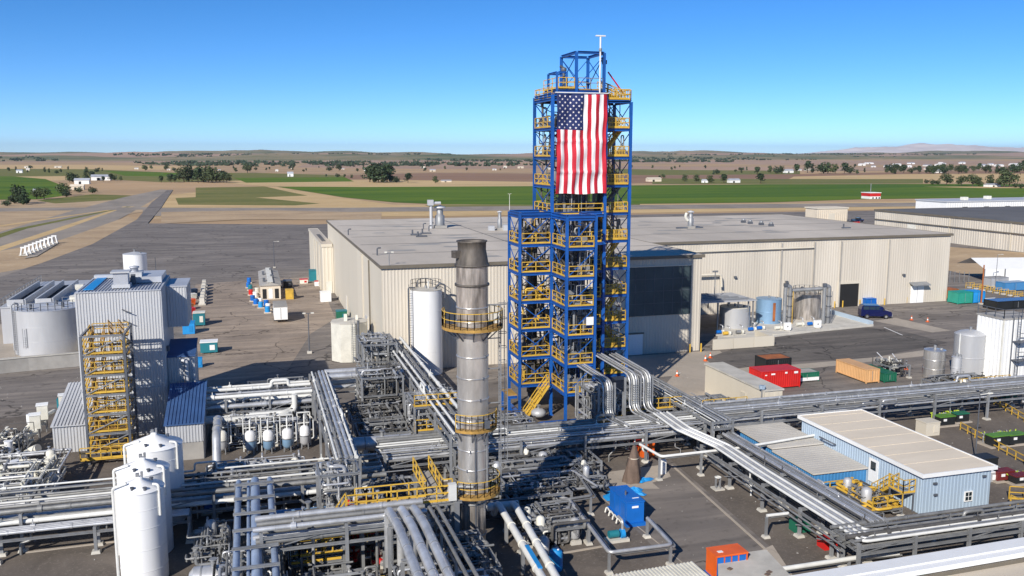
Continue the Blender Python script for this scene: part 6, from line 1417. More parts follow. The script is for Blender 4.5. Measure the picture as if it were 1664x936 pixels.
# ================================================================== YARD OBJECTS
def container(label, px, py, lx, ly, h, mat, rz=0, name='shipping_container', cat='container', roof=None, group=None, loc=None, ribs=True, doors=True):
    p = Vector(loc) if loc else G(px,py); t = thing(name, label, cat, (p.x,p.y,GZ), group); x, y = p.x+lx/2, p.y+ly/2; z = GZ+.12
    MB().box(x-lx/2+.05,y-ly/2+.05,z,x+lx/2-.05,y+ly/2-.05,z+h-.06).build('body', mt[mat], t)
    if ribs:
        w_ = MB(); w_.corr((x-lx/2+.05,y-ly/2+.02),(x+lx/2-.05,y-ly/2+.02),z+.1,z+h-.1,.28,.04).corr((x-lx/2+.02,y+ly/2-.05),(x-lx/2+.02,y-ly/2+.05),z+.1,z+h-.1,.28,.04).corr((x+lx/2-.02,y-ly/2+.05),(x+lx/2-.02,y+ly/2-.05),z+.1,z+h-.1,.28,.04); w_.build('ribbed_wall', mt[mat], t)
    f = MB()
    for sx in (-1,1):
        for sy in (-1,1): f.box(x+sx*lx/2-.06,y+sy*ly/2-.06,z-.12,x+sx*lx/2+.06,y+sy*ly/2+.06,z+h)
    for sy in (-1,1):
        for zz_ in (z,z+h-.1): f.box(x-lx/2+.065,y+sy*ly/2-.05,zz_,x+lx/2-.065,y+sy*ly/2+.05,zz_+.1)
    for sx in (-1,1):
        for zz_ in (z,z+h-.1): f.box(x+sx*lx/2-.05,y-ly/2+.065,zz_,x+sx*lx/2+.05,y+ly/2-.065,zz_+.1)
    f.build('frame', mt[mat], t)
    MB().box(x-lx/2+.06,y-ly/2+.06,z+h-.055,x+lx/2-.06,y+ly/2-.06,z+h-.01).build('roof', mt[roof or mat], t)
    if doors:
        d = MB().box(x-lx*.12,y-ly/2-.06,z+.15,x-.02,y-ly/2-.035,z+h-.15).build('door', mt[mat], t); MB().cyl((x-.1,y-ly/2-.08,z+.2),(x-.1,y-ly/2-.08,z+h-.2),.03,6).build('door_bar', mt['steel'], d)
    return t, x, y, z
t, x, y, z = container('bright red container with a white strip of markings by the plant room', 0,0, 5.0,2.6,2.0,'red', loc=(55.2,87.2,0), doors=False)
for dx, dz, w_, h_ in ((-1.3,1.55,.5,.18),(.5,1.6,.3,.2),(1.7,1.55,.5,.25),(-2.1,1.5,.25,.12)): MB().box(x+dx,y-1.36,z+dz,x+dx+w_,y-1.345,z+dz+h_).build('marking', mt['wtrim'], t)
container('rust-topped dark dumpster behind the red container', 0,0, 3.4,2.4,2.1,'black', loc=(58.9,92.2,0), roof='rust', name='dumpster', cat='dumpster')
t, x, y, z = container('small dark green and white tanker body right of the red container', 0,0, 3.0,1.9,1.0,'green', loc=(61.0,89.0,0), roof='conc2', name='tanker_trailer', cat='trailer')
MB().box(x-1.55,y-1.02,z,x+1.55,y-.95,z+.4).build('white_skirt', mt['wtrim'], t)
container('tan shipping container with its end towards the camera', 0,0, 1.75,5.6,1.55,'tanb', loc=(68.6,86.3,0))
container('low dark green container right of the tan container', 0,0, 1.6,4.4,1.0,'green', loc=(70.9,86.0,0))
container('orange dumpster at the right corner of the warehouse', 1530,490, 3.6,2.2,1.8,'rust', name='dumpster', cat='dumpster')
t,x,y,z = container('green and blue dumpster pair right of the orange dumpster, green half', 1556,497, 3.2,2.4,2.0,'tgreen', name='dumpster', cat='dumpster'); t['label'] = 'green dumpster right of the orange dumpster'
container('blue dumpster butted against the green dumpster', 0,0, 2.6,2.4,2.0,'cyan', loc=(x+1.65,y-1.2,0), name='dumpster', cat='dumpster')
container('flat dark navy trailer top above the white tower', 1620,507, 9,3,1.4,'black', name='flat_trailer', cat='trailer', roof='navy', ribs=False)
# left yard
t = thing('site_cabin', 'long tan gable cabin standing alone in the left yard', 'cabin', G(430,490)); p = G(424,490)
cx0, cx1, cy0, cy1 = p.x, p.x+3.6, p.y, p.y+22
MB().box(cx0,cy0,GZ,cx1,cy1,2.9).build('wall', mt['tanroof'], t); m_ = (cx0+cx1)/2
MB().add([(cx0-.2,cy0-.2,2.9),(cx1+.2,cy0-.2,2.9),(cx1+.2,cy1,2.9),(cx0-.2,cy1,2.9),(m_,cy0-.2,3.5),(m_,cy1,3.5)],[(0,4,5,3),(1,2,5,4),(0,1,4),(2,3,5),(0,3,2,1)]).build('roof', mt['conc2'], t)
s = MB(); s.box(m_-.5,cy0,3.52,m_+.5,cy1,3.58)
s.build('ridge_cap', mt['offw'], t)
for i in range(4): MB().box(cx0+.5+(i%2)*1.5,cy0+3+i*5,3.3,cx0+1.0+(i%2)*1.5,cy0+3.6+i*5,3.9).build('roof_vent', mt['dsteel'], t)
for i in range(3): MB().box(cx0+.35+i*1.1,cy0-.06,GZ+.2,cx0+1.05+i*1.1,cy0-.01,2.3).build('door', mt['wtrim' if i == 1 else 'dark'], t)
def box_thing(label, px, py, lx, ly, h, mat, name, cat, top=None, rz=0, group=None, leg=0):
    p = G(px,py); t = thing(name, label, cat, (p.x,p.y,GZ), group); x, y = p.x, p.y+ly/2
    MB().rbox(x,y,GZ+leg,lx,ly,h,rz).build('body', mt[mat], t)
    MB().rbox(x,y,GZ+leg+h,lx*1.05,ly*1.05,.1,rz).build('lid', mt[top or mat], t)
    for sx in (-1,1): MB().rbox(x+sx*lx*.35,y,GZ-.05,.18,ly*.95,.16+leg,rz).build('skid', mt['dsteel'], t)
    MB().rbox(x+lx*.2*math.cos(rz),y-ly/2-.02+lx*.2*math.sin(rz),GZ+leg+h*.25,lx*.3,.05,h*.5,rz).build('panel', mt[top or mat], t)
    return t
t = thing('white_trailer', 'small white box trailer in front of the tan cabin', 'trailer', G(455,527)); p = G(446,528)
MB().box(p.x,p.y,GZ+.5,p.x+2.1,p.y+6.4,GZ+2.5).build('body', mt['wtrim'], t); MB().box(p.x-.03,p.y-.03,GZ+2.5,p.x+2.13,p.y+6.43,GZ+2.58).build('roof', mt['conc2'], t)
for s in (0,1.9): MB().cyl((p.x+s,p.y+2,GZ+.38),(p.x+s+.2,p.y+2,GZ+.38),.38,14).build('wheel', mt['rubber'], t)
MB().box(p.x+1.03,p.y-.05,GZ+.6,p.x+1.07,p.y-.035,GZ+2.4).build('door_seam', mt['dsteel'], t)
box_thing('square yellow bin at the right side of the tan cabin', 471,489, 1.4,1.6,1.7,'yellow','waste_bin','bin')
box_thing('white box unit standing alone beside the warehouse left wall', 530,493, 1.9,1.8,1.7,'wtrim','equipment_box','box','wtrim')
box_thing('tall dark green bin against the warehouse annex', 512,459, 2.2,2.4,2.2,'teal','waste_bin','bin')
box_thing('dark green tank box near the octagonal tank', 556,524, 1.7,1.6,1.5,'green','equipment_box','box','teal')
box_thing('blue and white box unit nearest the central rack in the left yard', 340,578, 2.2,1.9,1.35,'teal','equipment_box','box','wtrim',leg=.15)
box_thing('dark green and white bin in the left yard beside the blue boxes', 324,533, 1.75,1.8,1.9,'teal','waste_bin','bin','offw',leg=.15)
box_thing('bright blue box behind the lean-to, upper one', 303,531, 1.5,2.2,2.2,'cyan','equipment_box','box')
box_thing('bright blue box behind the lean-to, lower one', 307,546, 1.7,2.0,1.6,'cyan','equipment_box','box')
box_thing('small blue drum box at the foot of the lean-to duct', 323,601, .9,.9,1.1,'cyan','equipment_box','box')
box_thing('teal bin beside the off-white hoppers', 101,667, .95,.9,.85,'teal','waste_bin','bin')
box_thing('small white and red crate beside the dark green bin', 517,467, 1.3,1.2,.9,'wtrim','crate','crate','red')
box_thing('small pink crate left of the dark green bin', 494,463, 1.6,1.4,.8,'offw','crate','crate','red')
box_thing('dark machine at the right side of the tan cabin', 468,470, 1.6,2.5,1.3,'black','machine','machine','dsteel')
g = 'drums and pallets along the left side of the tan cabin'
for i, (px, py, m) in enumerate(((405,462,'pblue'),(404,470,'pblue'),(407,474,'teal'),(408,482,'red'),(415,486,'wtrim'),(411,492,'pblue'),(416,498,'pblue'),(423,497,'wtrim'),(424,503,'cyan'),(433,500,'pblue'),(436,506,'wtrim'),(435,511,'cyan'),(418,479,'offw'))):
    p = G(px,py); t = thing('drum', 'coloured drum on a pallet left of the tan cabin', 'drum', p, g); s = .5
    MB().rbox(p.x,p.y,GZ,1.2,1.2,.14).build('pallet', mt['tanroof'], t)
    MB().lathe(p.x,p.y,[(.42,GZ+.14),(.44,GZ+.5),(.42,GZ+.86),(.44,GZ+1.0),(.4,GZ+1.1),(.01,GZ+1.1)],14).build('shell', mt[m], t)
g = 'concrete blocks in a line beside the grey building'
for i in range(7):
    p = G(329+ i*.55, 497-i*5.0); t = thing('concrete_block', 'grey concrete block in the line beside the grey building', 'concrete block', p, g)
    MB().rbox(p.x,p.y,GZ,1.0,2.2,1.25,0,.7).build('body', mt['conc'], t); MB().rbox(p.x,p.y,GZ-.04,1.25,2.25,.3).build('foot', mt['conc'], t)
g = 'scrap and pallets behind the lean-to'
for i, (px, py, m) in enumerate(((309,505,'rust'),(312,497,'orange'),(314,488,'offw'),(316,480,'conc2'),(311,512,'red'))):
    p = G(px,py); t = thing('pallet_stack', 'stack of scrap and pallets behind the lean-to', 'pallets', p, g)
    for k in range(5): MB().rbox(p.x+.05*(k%2),p.y,GZ+k*.22,1.1,1.4,.13,.1*k).build('pallet', mt[m], t)
# row of white posts with a pale kerb at far left
g = 'row of white frames along the road at far left'
for i in range(9):
    p = G(39+i*6.2, 417-i*2.6); t = thing('pipe_stand', 'small white A-shaped stand beside the left road', 'stand', p, g); x, y = p.x, p.y
    b = MB(); h = 2.4
    for s in (-.8,.8): b.beam((x+s,y-.4,GZ),(x+s*.5,y,h),.28).beam((x+s,y+.4,GZ),(x+s*.5,y,h),.28)
    b.beam((x-.7,y,h),(x+.7,y,h),.4); b.build('frame', mt['wtrim'], t)
    MB().rbox(x,y,GZ-.02,2.2,1.4,.2).build('base', mt['conc'], t)
psheet('concrete_kerb', [(38,422),(60,418),(96,396),(90,393)], Zg+.02, mt['apron'])
# poles
def pole(label, px, py, h, r=.09, mat='dsteel', head='twin', name='light_pole', cat='light pole'):
    p = G(px,py); t = thing(name, label, cat, (p.x,p.y,GZ)); MB().cyl((p.x,p.y,GZ),(p.x,p.y,h),r,8,r*.7).build('pole', mt[mat], t)
    MB().rbox(p.x,p.y,GZ-.03,.6,.6,.3).build('footing', mt['conc'], t)
    if head == 'twin':
        MB().beam((p.x-.6,p.y,h),(p.x+.6,p.y,h),.07).build('arm', mt[mat], t)
        for s in (-.55,.55): MB().rbox(p.x+s,p.y-.1,h-.02,.4,.3,.14).build('lamp_head', mt['offw'], t)
    elif head == 'cluster':
        for a in (0,1.6,3.1,4.7): MB().rbox(p.x+.18*math.cos(a),p.y+.18*math.sin(a),h-.3,.22,.22,.36,a,1.2).build('lamp_head', mt['bwall'], t)
    elif head == 'single': MB().beam((p.x,p.y,h),(p.x+1.0,p.y,h+.05),.06).rbox(p.x+1.1,p.y,h,.4,.2,.1).build('lamp_head', mt['offw'], t)
    return t
pole('dark twin-headed light pole standing in the left yard', 503,577, 5.75)
pole('thin pole behind the tan cabin', 446,437, 6.5, head='single')
pole('short blue-grey lamp post with a cluster head by the plant room', 1236,690, 4.0, .11, 'steel', 'cluster')
pole('tall dark pole right of the blue building', 1584,752, 6.2, .06, 'dsteel', 'single')
pole('reddish utility pole beside the far dumpsters', 1594,497, 7.4, .16, 'rust', None, 'utility_pole', 'pole')
pole('thin dark pole beside the white conical tank', 256,487, 8.0, .09, 'dsteel', None, 'utility_pole', 'pole')
pole('pale light pole behind the upper part of the warehouse roof', 828,356, 10.5, .15, 'offw', 'twin')
pole('thin light pole far right behind the dumpsters', 1617,470, 7, .07, 'steel', 'single')
# blue van
def van(label, px, py, rz):
    p = G(px,py); t = thing('parked_van', label, 'van', (p.x,p.y,GZ)); o = bpy.data.objects
    Lw, Ww = 4.9, 1.95; ca, sa = math.cos(rz), math.sin(rz)
    def T(b): b.v = [(p.x+x*ca-y*sa, p.y+x*sa+y*ca, GZ+z) for x,y,z in b.v]; return b
    prof = [(-2.45,.42),(-2.45,1.5),(-2.3,2.05),(-2.1,2.15),(.55,2.12),(.85,2.02),(1.35,1.42),(2.25,1.2),(2.42,1.0),(2.45,.42)]
    b = MB(); n = len(prof); vs = []
    for s in (-1,1):
        for x,z in prof: k = 1 if z < 1.45 else .9; vs.append((x, s*Ww/2*k, z))
    b.add(vs,[tuple(range(n))[::-1],tuple(range(n,2*n))]+[(i,(i+1)%n,n+(i+1)%n,n+i) for i in range(n)]); T(b).build('body', mt['navy'], t)
    for s in (-1,1):
        for x0,x1 in ((-2.1,-1.2),(-1.1,-.2),(-.1,.75)):
            T(MB().add([(x0,s*(Ww/2*.975+.012),1.48),(x1+(.32 if x1 > .5 else 0),s*(Ww/2*.975+.012),1.48),(x1,s*(Ww/2*.905+.012),2.0),(x0,s*(Ww/2*.905+.012),2.0)],[(0,1,2,3)])).build('side_window', mt['glass'], t)
        T(MB().add([(2.455,s*.6-.18,.85),(2.455,s*.6+.18,.85),(2.4,s*.6+.18,1.05),(2.4,s*.6-.18,1.05)],[(0,1,2,3)])).build('headlight', mt['lamp'], t)
        for x in (-1.5,1.5):
            wv = T(MB().cyl((x,s*Ww/2-.11,.36),(x,s*Ww/2+.11,.36),.36,18)); wo = wv.build('wheel', mt['rubber'], t)
            T(MB().cyl((x,s*(Ww/2+.112)-.01,.36),(x,s*(Ww/2+.112)+.01,.36),.2,14)).build('rim', mt['chrome'], wo)
        T(MB().box(1.0,s*(Ww/2+.02)-.08,1.35,1.2,s*(Ww/2+.02)+.12,1.6)).build('mirror', mt['black'], t)
    T(MB().add([(.9,-.8,2.0),(.9,.8,2.0),(1.37,.88,1.45),(1.37,-.88,1.45)],[(0,1,2,3)])).build('windscreen', mt['glass'], t)
    T(MB().box(2.4,-.95,.4,2.56,.95,.68)).build('bumper', mt['steel'], t); T(MB().box(2.45,-.5,.78,2.475,.5,1.02)).build('grille', mt['black'], t)
    T(MB().box(-2.0,-.85,2.16,.4,.85,2.2)).build('roof_panel', mt['bwall2'], t)
    return t
van('dark navy blue van parked in front of the warehouse doorway', 1421, 519, R(-22))
def pickup(label, px, py, mat, rz=0):
    p = G(px,py); t = thing('parked_truck', label, 'truck', (p.x,p.y,GZ)); ca, sa = math.cos(rz), math.sin(rz)
    def T(b): b.v = [(p.x+x*ca-y*sa, p.y+x*sa+y*ca, GZ+z) for x,y,z in b.v]; return b
    T(MB().box(-2.6,-.95,.5,2.6,.95,1.05)).build('body', mt[mat], t); T(MB().add([(-.4,-.85,1.05),(1.4,-.85,1.05),(1.4,.85,1.05),(-.4,.85,1.05),(-.2,-.75,1.75),(.9,-.75,1.75),(.9,.75,1.75),(-.2,.75,1.75)],[(4,5,6,7),(0,1,5,4),(1,2,6,5),(2,3,7,6),(3,0,4,7)])).build('cab', mt['glass'], t)
    T(MB().box(-2.5,-.85,1.05,-.5,.85,1.3)).build('load', mt['black'], t)
    for x in (-1.6,1.6):
        for s in (-1,1): T(MB().cyl((x,s*.95-.12,.38),(x,s*.95+.12,.38),.38,14)).build('wheel', mt['rubber'], t)
pickup('dark pickup parked between the warehouse roof and the tan block', 1393, 362, 'navy', R(10))
pickup('dark red pickup beside the far tan block', 1386, 366, 'red', R(10))
t,x,y,z = container('blue machine box parked between the van and the doorway', 1408,501, 1.9,1.4,1.3,'pblue', name='machine', cat='machine', ribs=False)
# white trailers at the far right fence
for i, (px, py, L_) in enumerate(((1598,462,26),)):
    p = G(px,py); t = thing('tent_shelter', 'long white tent shelter behind the fence at right', 'shelter', p); x, y = p.x, p.y
    MB().add([(x,y,GZ),(x+L_,y-6,GZ),(x+L_,y-6,3.2),(x,y,3.2),(x+1,y+5,5.0),(x+L_+1,y-1,5.0),(x+2,y+10,3.2),(x+L_+2,y+4,3.2)],[(0,1,2,3),(3,2,5,4),(4,5,7,6)]).build('canvas', mt['wtrim'], t)
    for k in range(7): MB().beam((x+k*L_/6-.05,y-k-.1,GZ),(x+k*L_/6-.05,y-k-.1,3.25),.2).build('post', mt['steel'], t)
t = container('light blue flat truck body behind the yellow barrier at right', 1632,476, 5.5,2.2,1.6,'bwall2', name='box_truck', cat='truck', roof='bwall')[0]
t = container('grey van body left of the light blue truck body', 1610,470, 4.2,2.2,1.9,'tank', name='box_truck', cat='truck', roof='conc2', ribs=False)[0]
g = 'yellow crowd barriers by the right yard gate'
for i in range(9):
    p = G(1575+i*11, 470+i*2.2); t = thing('barrier', 'yellow barrier along the yard gate at right', 'barrier', p, g); MB().rail([(p.x-.9,p.y,GZ),(p.x+.9,p.y-.3,GZ)],gap=.9,toe=False,r=.035).build('frame', mt['yellow'], t); MB().rbox(p.x,p.y,GZ-.02,.6,.6,.25).build('base', mt['conc'], t)
t = thing('green_fence', 'dark green screened fence behind the dumpsters', 'fence', G(1536,460)); a = G(1534,461); c = G(1588,465)
n = 7
for i in range(n):
    A = a+(c-a)*(i/n); B = a+(c-a)*((i+.98)/n); wseg(A+Vector((0,1.2,0)),B+Vector((0,1.2,0)),2.5,'screen_panel','green',.08).parent = t; MB().beam((A.x,A.y+1.1,GZ),(A.x,A.y+1.1,2.7),.1).build('post', mt['steel'], t)
for o in [o for o in t.children if o.name.startswith('screen_panel')]: o.location = (-t.location.x, -t.location.y, -t.location.z)
g = 'traffic cones scattered over the right yard'
cone = None
for px, py in ((1481,523),(1507,526),(1146,590),(1154,585),(1100,615),(1452,602),(1472,604)):
    p = G(px,py)
    if cone is None:
        cone = thing('traffic_cone', 'small orange and white traffic cone in the right yard', 'traffic cone', (p.x,p.y,GZ), g)
        MB().rbox(p.x,p.y,GZ,.45,.45,.05).build('base', mt['orange'], cone); MB().lathe(p.x,p.y,[(.17,GZ+.05),(.12,GZ+.3)],10).lathe(p.x,p.y,[(.08,GZ+.5),(.035,GZ+.75),(.001,GZ+.76)],10).build('shell', mt['orange'], cone); MB().lathe(p.x,p.y,[(.121,GZ+.3),(.081,GZ+.5)],10).build('white_band', mt['wtrim'], cone)
    else: dup(cone, (p.x,p.y,GZ))
# ------------------------------------------------------------------ equipment in the front process area
def skid(label, px, py, lx, ly, h, mats, loc=None, sd=1):
    r_ = random.Random(sd); p = Vector(loc) if loc else G(px,py); t = thing('pump_skid', label, 'pump skid', (p.x,p.y,GZ)); x, y = p.x+lx/2, p.y+ly/2
    MB().rbox(x,y,GZ-.02,lx*1.25,ly*1.25,.16).build('plinth', mt['apron'], t)
    MB().box(x-lx/2,y-ly/2,GZ+.15,x+lx/2-.1,y+ly*.1,GZ+h).build('housing', mt[mats[0]], t); MB().box(x-lx/2-.04,y-ly/2-.04,GZ+h,x+lx/2-.06,y+ly*.1+.04,GZ+h+.1).build('hood', mt[mats[1]], t)
    MB().cyl((x-lx*.3,y+ly*.3,GZ+h*.55),(x+lx*.25,y+ly*.3,GZ+h*.55),ly*.17,14).build('motor', mt[mats[2]], t)
    for k in range(11): a = Vector((x+r_.uniform(-.5,.5)*lx,y+r_.uniform(.0,.5)*ly,GZ+.15)); MB().tube([a,a+Vector((0,0,r_.uniform(.4,h))),a+Vector((r_.uniform(-.5,.5),.3,h*.8))],.06,6).build('pipe', mt[r_.choice(('steel',mats[2],mats[2]))], t)
    MB().rbox(x-lx*.2,y-ly/2-.03,GZ+h*.6,.35,.05,.22).build('label_plate', mt['wtrim'], t)
    return t
skid('black pump skid with lime green pipes, left of the pair at the right edge', 1527,699,1.9,1.5,.95,('black','mgreen','lime'),sd=2)
skid('second lime and black pump unit just right of the first', 1554,693,1.6,1.3,.9,('black','green','lime'),sd=3)
skid('large black pump skid with lime pipework near the right edge', 1612,733,2.2,1.5,1.0,('black','mgreen','lime'),sd=4)
skid('right neighbour of the large black and lime pump skid', 1640,730,2.0,1.5,.95,('black','mgreen','lime'),sd=5)
skid('lime green pump behind the yellow rail at the right edge', 1634,655,1.6,1.2,.9,('green','lime','lime'),sd=6)
skid('dark red and white pump unit beside the black box at the right edge', 1620,790,1.8,1.3,.8,('dred','dred','steel'),sd=7)
skid('second dark red and black pump unit at the right edge', 1650,795,1.8,1.3,.7,('black','dred','lime'),sd=8)
box_thing('black square cabinet right of the blue building', 1609,772,1.45,1.3,1.1,'black','cabinet','cabinet','black')
box_thing('dark grey lower cabinet in front of the black cabinet', 1611,789,1.2,1.0,.8,'tank','cabinet','cabinet','wtrim')
box_thing('pale beige transformer box beside the lime pump skids', 1515,713,1.6,1.4,1.25,'beigew','transformer','transformer','beigew')
t = thing('pipe_trough', 'long pale open trough behind the blue building roof', 'trough', G(1470,712)); a = G(1432,682); 
for k in range(2): MB().box(54.0,62+k*3.4,GZ,56.4,65.3+k*3.4,1.7).build('trough_panel', mt['offw'], t)
MB().tube([(54.3,61.8,1.95),(54.3,69.4,1.95),(53.8,71.4,1.95)],.28,10).build('pipe', mt['wpipe'], t)
for x in (54.8,55.4,56.0): MB().tube([(x,62.2,1.7),(x,62.2,2.1),(x,68.4,2.1)],.07,6).build('pipe', mt['steel'], t)
g_ = thing('yellow_rail', 'yellow handrail around the walkway right of the blue building', 'handrail', (56,50,GZ))
MB().rail([(54.6,51.5,GZ),(54.6,47.6,GZ),(62,45.6,GZ)],gap=1.2).build('handrail', mt['yellow'], g_); MB().rail([(56,53,GZ),(62,50,GZ)],gap=1.2).build('handrail', mt['yellow'], g_)
g_ = thing('yellow_rail', 'yellow handrail by the pump pads at the right edge', 'handrail', (66,62,GZ)); MB().rail([G(1560,703),G(1664,760),G(1700,790)],gap=1.3).build('handrail', mt['yellow'], g_); MB().rail([G(1580,640),G(1664,690)],gap=1.3).build('handrail', mt['yellow'], g_)
t = thing('stair_platform', 'grey and yellow stair platform against the front corner of the blue building', 'stairs', (46,54,GZ))
MB().box(46.0,53.0,1.75,47.08,54.6,1.82).build('deck', mt['steel'], t); MB().rail([(47.05,53.0,1.82),(46.0,53.0,1.82),(46.0,54.6,1.82)],gap=.55,r=.03).build('handrail', mt['yellow'], t); MB().stair((46.5,56.6,GZ),(46.5,54.6,1.8),.8,(1,0,0)).build('stair_flight', mt['yellow'], t)
for x,y in ((46.05,53.05),(47.0,53.05),(46.05,54.5)): MB().beam((x,y,GZ),(x,y,1.75),.1).build('post', mt['dsteel'], t)
g_ = thing('yellow_rail', 'yellow handrail along the edge of the blue annex', 'handrail', (43,57,GZ)); MB().rail([(41.8,51.2,GZ),(41.8,57.8,GZ),(44.5,57.8,GZ)],gap=1.1).build('handrail', mt['yellow'], g_)
# blue diesel skid, tarpaulin, drum, generator
t = thing('diesel_pump', 'bright blue engine-driven pump set by the asphalt lane', 'pump', (25.6,57.5,GZ)); p = G(1018,862); x0, y0 = p.x, p.y
MB().box(x0,y0,GZ+.25,x0+1.35,y0+3.2,GZ+1.75).build('canopy', mt['pblue'], t); MB().box(x0-.05,y0-.05,GZ+1.75,x0+1.4,y0+3.25,GZ+1.83).build('roof', mt['pblue'], t)
MB().box(x0-.1,y0-.2,GZ,x0+1.45,y0+3.4,GZ+.24).build('skid_base', mt['pblue'], t); MB().cyl((x0+.5,y0+1.4,GZ+1.83),(x0+.5,y0+1.4,GZ+2.15),.07,8).build('exhaust', mt['dsteel'], t)
for k in range(3): MB().box(x0-.03,y0+.25+k*1.0,GZ+.5,x0-.005,y0+1.05+k*1.0,GZ+1.6).build('door_panel', mt['pblue'], t)
MB().box(x0+.4,y0-.03,GZ+1.35,x0+.9,y0-.005,GZ+1.5).build('label_plate', mt['wtrim'], t); MB().box(x0+.7,y0+.6,GZ+1.831,x0+1.2,y0+.7,GZ+1.85).build('label_plate', mt['wtrim'], t)
for k in range(4): MB().tube([(x0-.2,y0+.4+k*.7,GZ+.1),(x0-.5,y0+.5+k*.7,GZ+.6),(x0-.7,y0+.3+k*.7,GZ+.2)],.06,6).build('hose', mt['offw'], t)
def sheetcloth(label, cx, cy, rx, ry, hh, mat, sd, name='tarpaulin'):
    r_ = random.Random(sd); n = 16; vs = []; fs = []
    for j in range(5):
        for i in range(n):
            a = 2*math.pi*i/n; k = j/4*(1+.28*math.sin(3*a+sd)+.2*math.sin(5*a)); vs.append((cx+rx*k*math.cos(a),cy+ry*k*math.sin(a),GZ+.03+hh*(1-j/4)**1.3+r_.uniform(0,.12)*(1 if 0 < j < 4 else .2)))
    for j in range(4):
        for i in range(n): fs.append((j*n+i,j*n+(i+1)%n,(j+1)*n+(i+1)%n,(j+1)*n+i))
    return tag(MB().add(vs,fs,False).build(name, mt[mat]), label, 'tarpaulin')
p = G(1000,812); sheetcloth('crumpled blue tarpaulin left of the wrapped brown stand', p.x, p.y, 1.1,.9,.35,'cyan',3)
p = G(1030,806); sheetcloth('crumpled blue tarpaulin behind the blue pump set', p.x, p.y, .9,.8,.45,'cyan',5)
p = G(1045,786); sheetcloth('small blue tarpaulin under the wrapped brown stand', p.x, p.y, .8,.55,.1,'cyan',8)
p = G(1027,788); t = thing('wrapped_stand', 'tall pointed stand wrapped in a brown tarpaulin', 'wrapped stand', (p.x,p.y,GZ))
n = 22; vs = []; prof = [(.75,0),(.72,.4),(.62,1.1),(.5,1.8),(.36,2.3),(.22,2.75),(.14,3.1)]
for r_,z in prof:
    for i in range(n): a = 2*math.pi*i/n; k = r_*(1+.12*math.sin(5*a+z*1.5)+.08*math.sin(9*a)); vs.append((p.x+k*math.cos(a)+.05*z,p.y+k*.8*math.sin(a),GZ+z))
MB().add(vs,[(j*n+i,j*n+(i+1)%n,(j+1)*n+(i+1)%n,(j+1)*n+i) for j in range(len(prof)-1) for i in range(n)],True).build('tarpaulin', mt['brown'], t)
MB().cyl((p.x+.15,p.y,GZ),(p.x+.15,p.y,GZ+3.35),.07,8).build('pole', mt['dsteel'], t); MB().lathe(p.x+.1,p.y,[(.42,GZ+2.0),(.44,GZ+2.04),(.42,GZ+2.08)],16).build('rope', mt['tanroof'], t)
p = G(903,932); t = thing('drum', 'bright blue plastic drum at the bottom centre', 'drum', (p.x,p.y,GZ)); MB().lathe(p.x,p.y,[(.42,GZ),(.45,GZ+.1),(.45,GZ+.45),(.43,GZ+.5),(.45,GZ+.55),(.45,GZ+1.15),(.4,GZ+1.28),(.3,GZ+1.32),(.3,GZ+1.36),(.01,GZ+1.37)],20).build('shell', mt['cyan'], t); MB().cyl((p.x+.12,p.y-.1,GZ+1.37),(p.x+.12,p.y-.1,GZ+1.42),.07,8).build('bung', mt['wtrim'], t)
p = G(883,905); t = thing('grey_can', 'grey cylindrical pot left of the bright blue drum', 'pot', (p.x,p.y,GZ)); MB().lathe(p.x,p.y,[(.4,GZ),(.4,GZ+.9),(.25,GZ+1.15),(.01,GZ+1.2)],16).build('shell', mt['tank'], t); MB().box(p.x-.12,p.y-.43,GZ+.6,p.x+.15,p.y-.395,GZ+.8).build('label_plate', mt['wtrim'], t); MB().tube([(p.x,p.y,GZ+1.1),(p.x,p.y,GZ+1.5),(p.x+.3,p.y,GZ+1.5)],.06,6).build('pipe', mt['offw'], t)
t = thing('generator', 'orange skid generator with blue doors at the bottom edge', 'generator', (29,49,GZ)); p = G(1163,950); x0,y0 = p.x,p.y
MB().box(x0,y0,GZ+.3,x0+2.1,y0+1.15,GZ+1.55).build('body', mt['pblue'], t); MB().box(x0-.08,y0-.1,GZ+1.55,x0+2.2,y0+1.25,GZ+1.66).build('roof', mt['orange'], t); MB().box(x0-.07,y0-.08,GZ+.1,x0-.005,y0+1.2,GZ+1.54).build('end_panel', mt['orange'], t); MB().box(x0+2.105,y0-.08,GZ+.1,x0+2.17,y0+1.2,GZ+1.54).build('end_panel', mt['orange'], t)
for k in range(4): MB().box(x0+.08+k*.5,y0-.03,GZ+.4,x0+.5+k*.5,y0-.005,GZ+1.45).build('door_panel', mt['pblue'], t)
for k in range(3): MB().box(x0+.51+k*.5,y0-.06,GZ+.3,x0+.575+k*.5,y0-.006,GZ+1.54).build('frame_post', mt['orange'], t)
MB().box(x0-.2,y0-.2,GZ,x0+2.3,y0+1.3,GZ+.1).build('skid_base', mt['pblue'], t); MB().box(x0+.3,y0+.3,GZ+1.661,x0+.65,y0+.55,GZ+1.68).build('label_plate', mt['wtrim'], t)
t = thing('kiosk', 'flat beige concrete roof slab right of the orange generator', 'kiosk', (29,46,GZ)); a, c = G(1166,905,1.35), G(1262,903,1.35)
MB().prism([G(1166,905,1.35).to_2d(),G(1245,894,1.35).to_2d(),G(1330,985,1.35).to_2d(),G(1170,1010,1.35).to_2d()],1.25,1.4).build('roof', mt['conc'], t); MB().prism([G(1170,908,1.25).to_2d(),G(1242,897,1.25).to_2d(),G(1322,985,1.25).to_2d(),G(1174,1008,1.25).to_2d()],GZ,1.25).build('wall', mt['beigew'], t)
for px,py in ((1186,925),(1250,930),(1247,934)): q = G(px,py,1.4); MB().rbox(q.x,q.y,1.4,.3,.25,.07,.4).build('roof_fitting', mt['brown'], t)
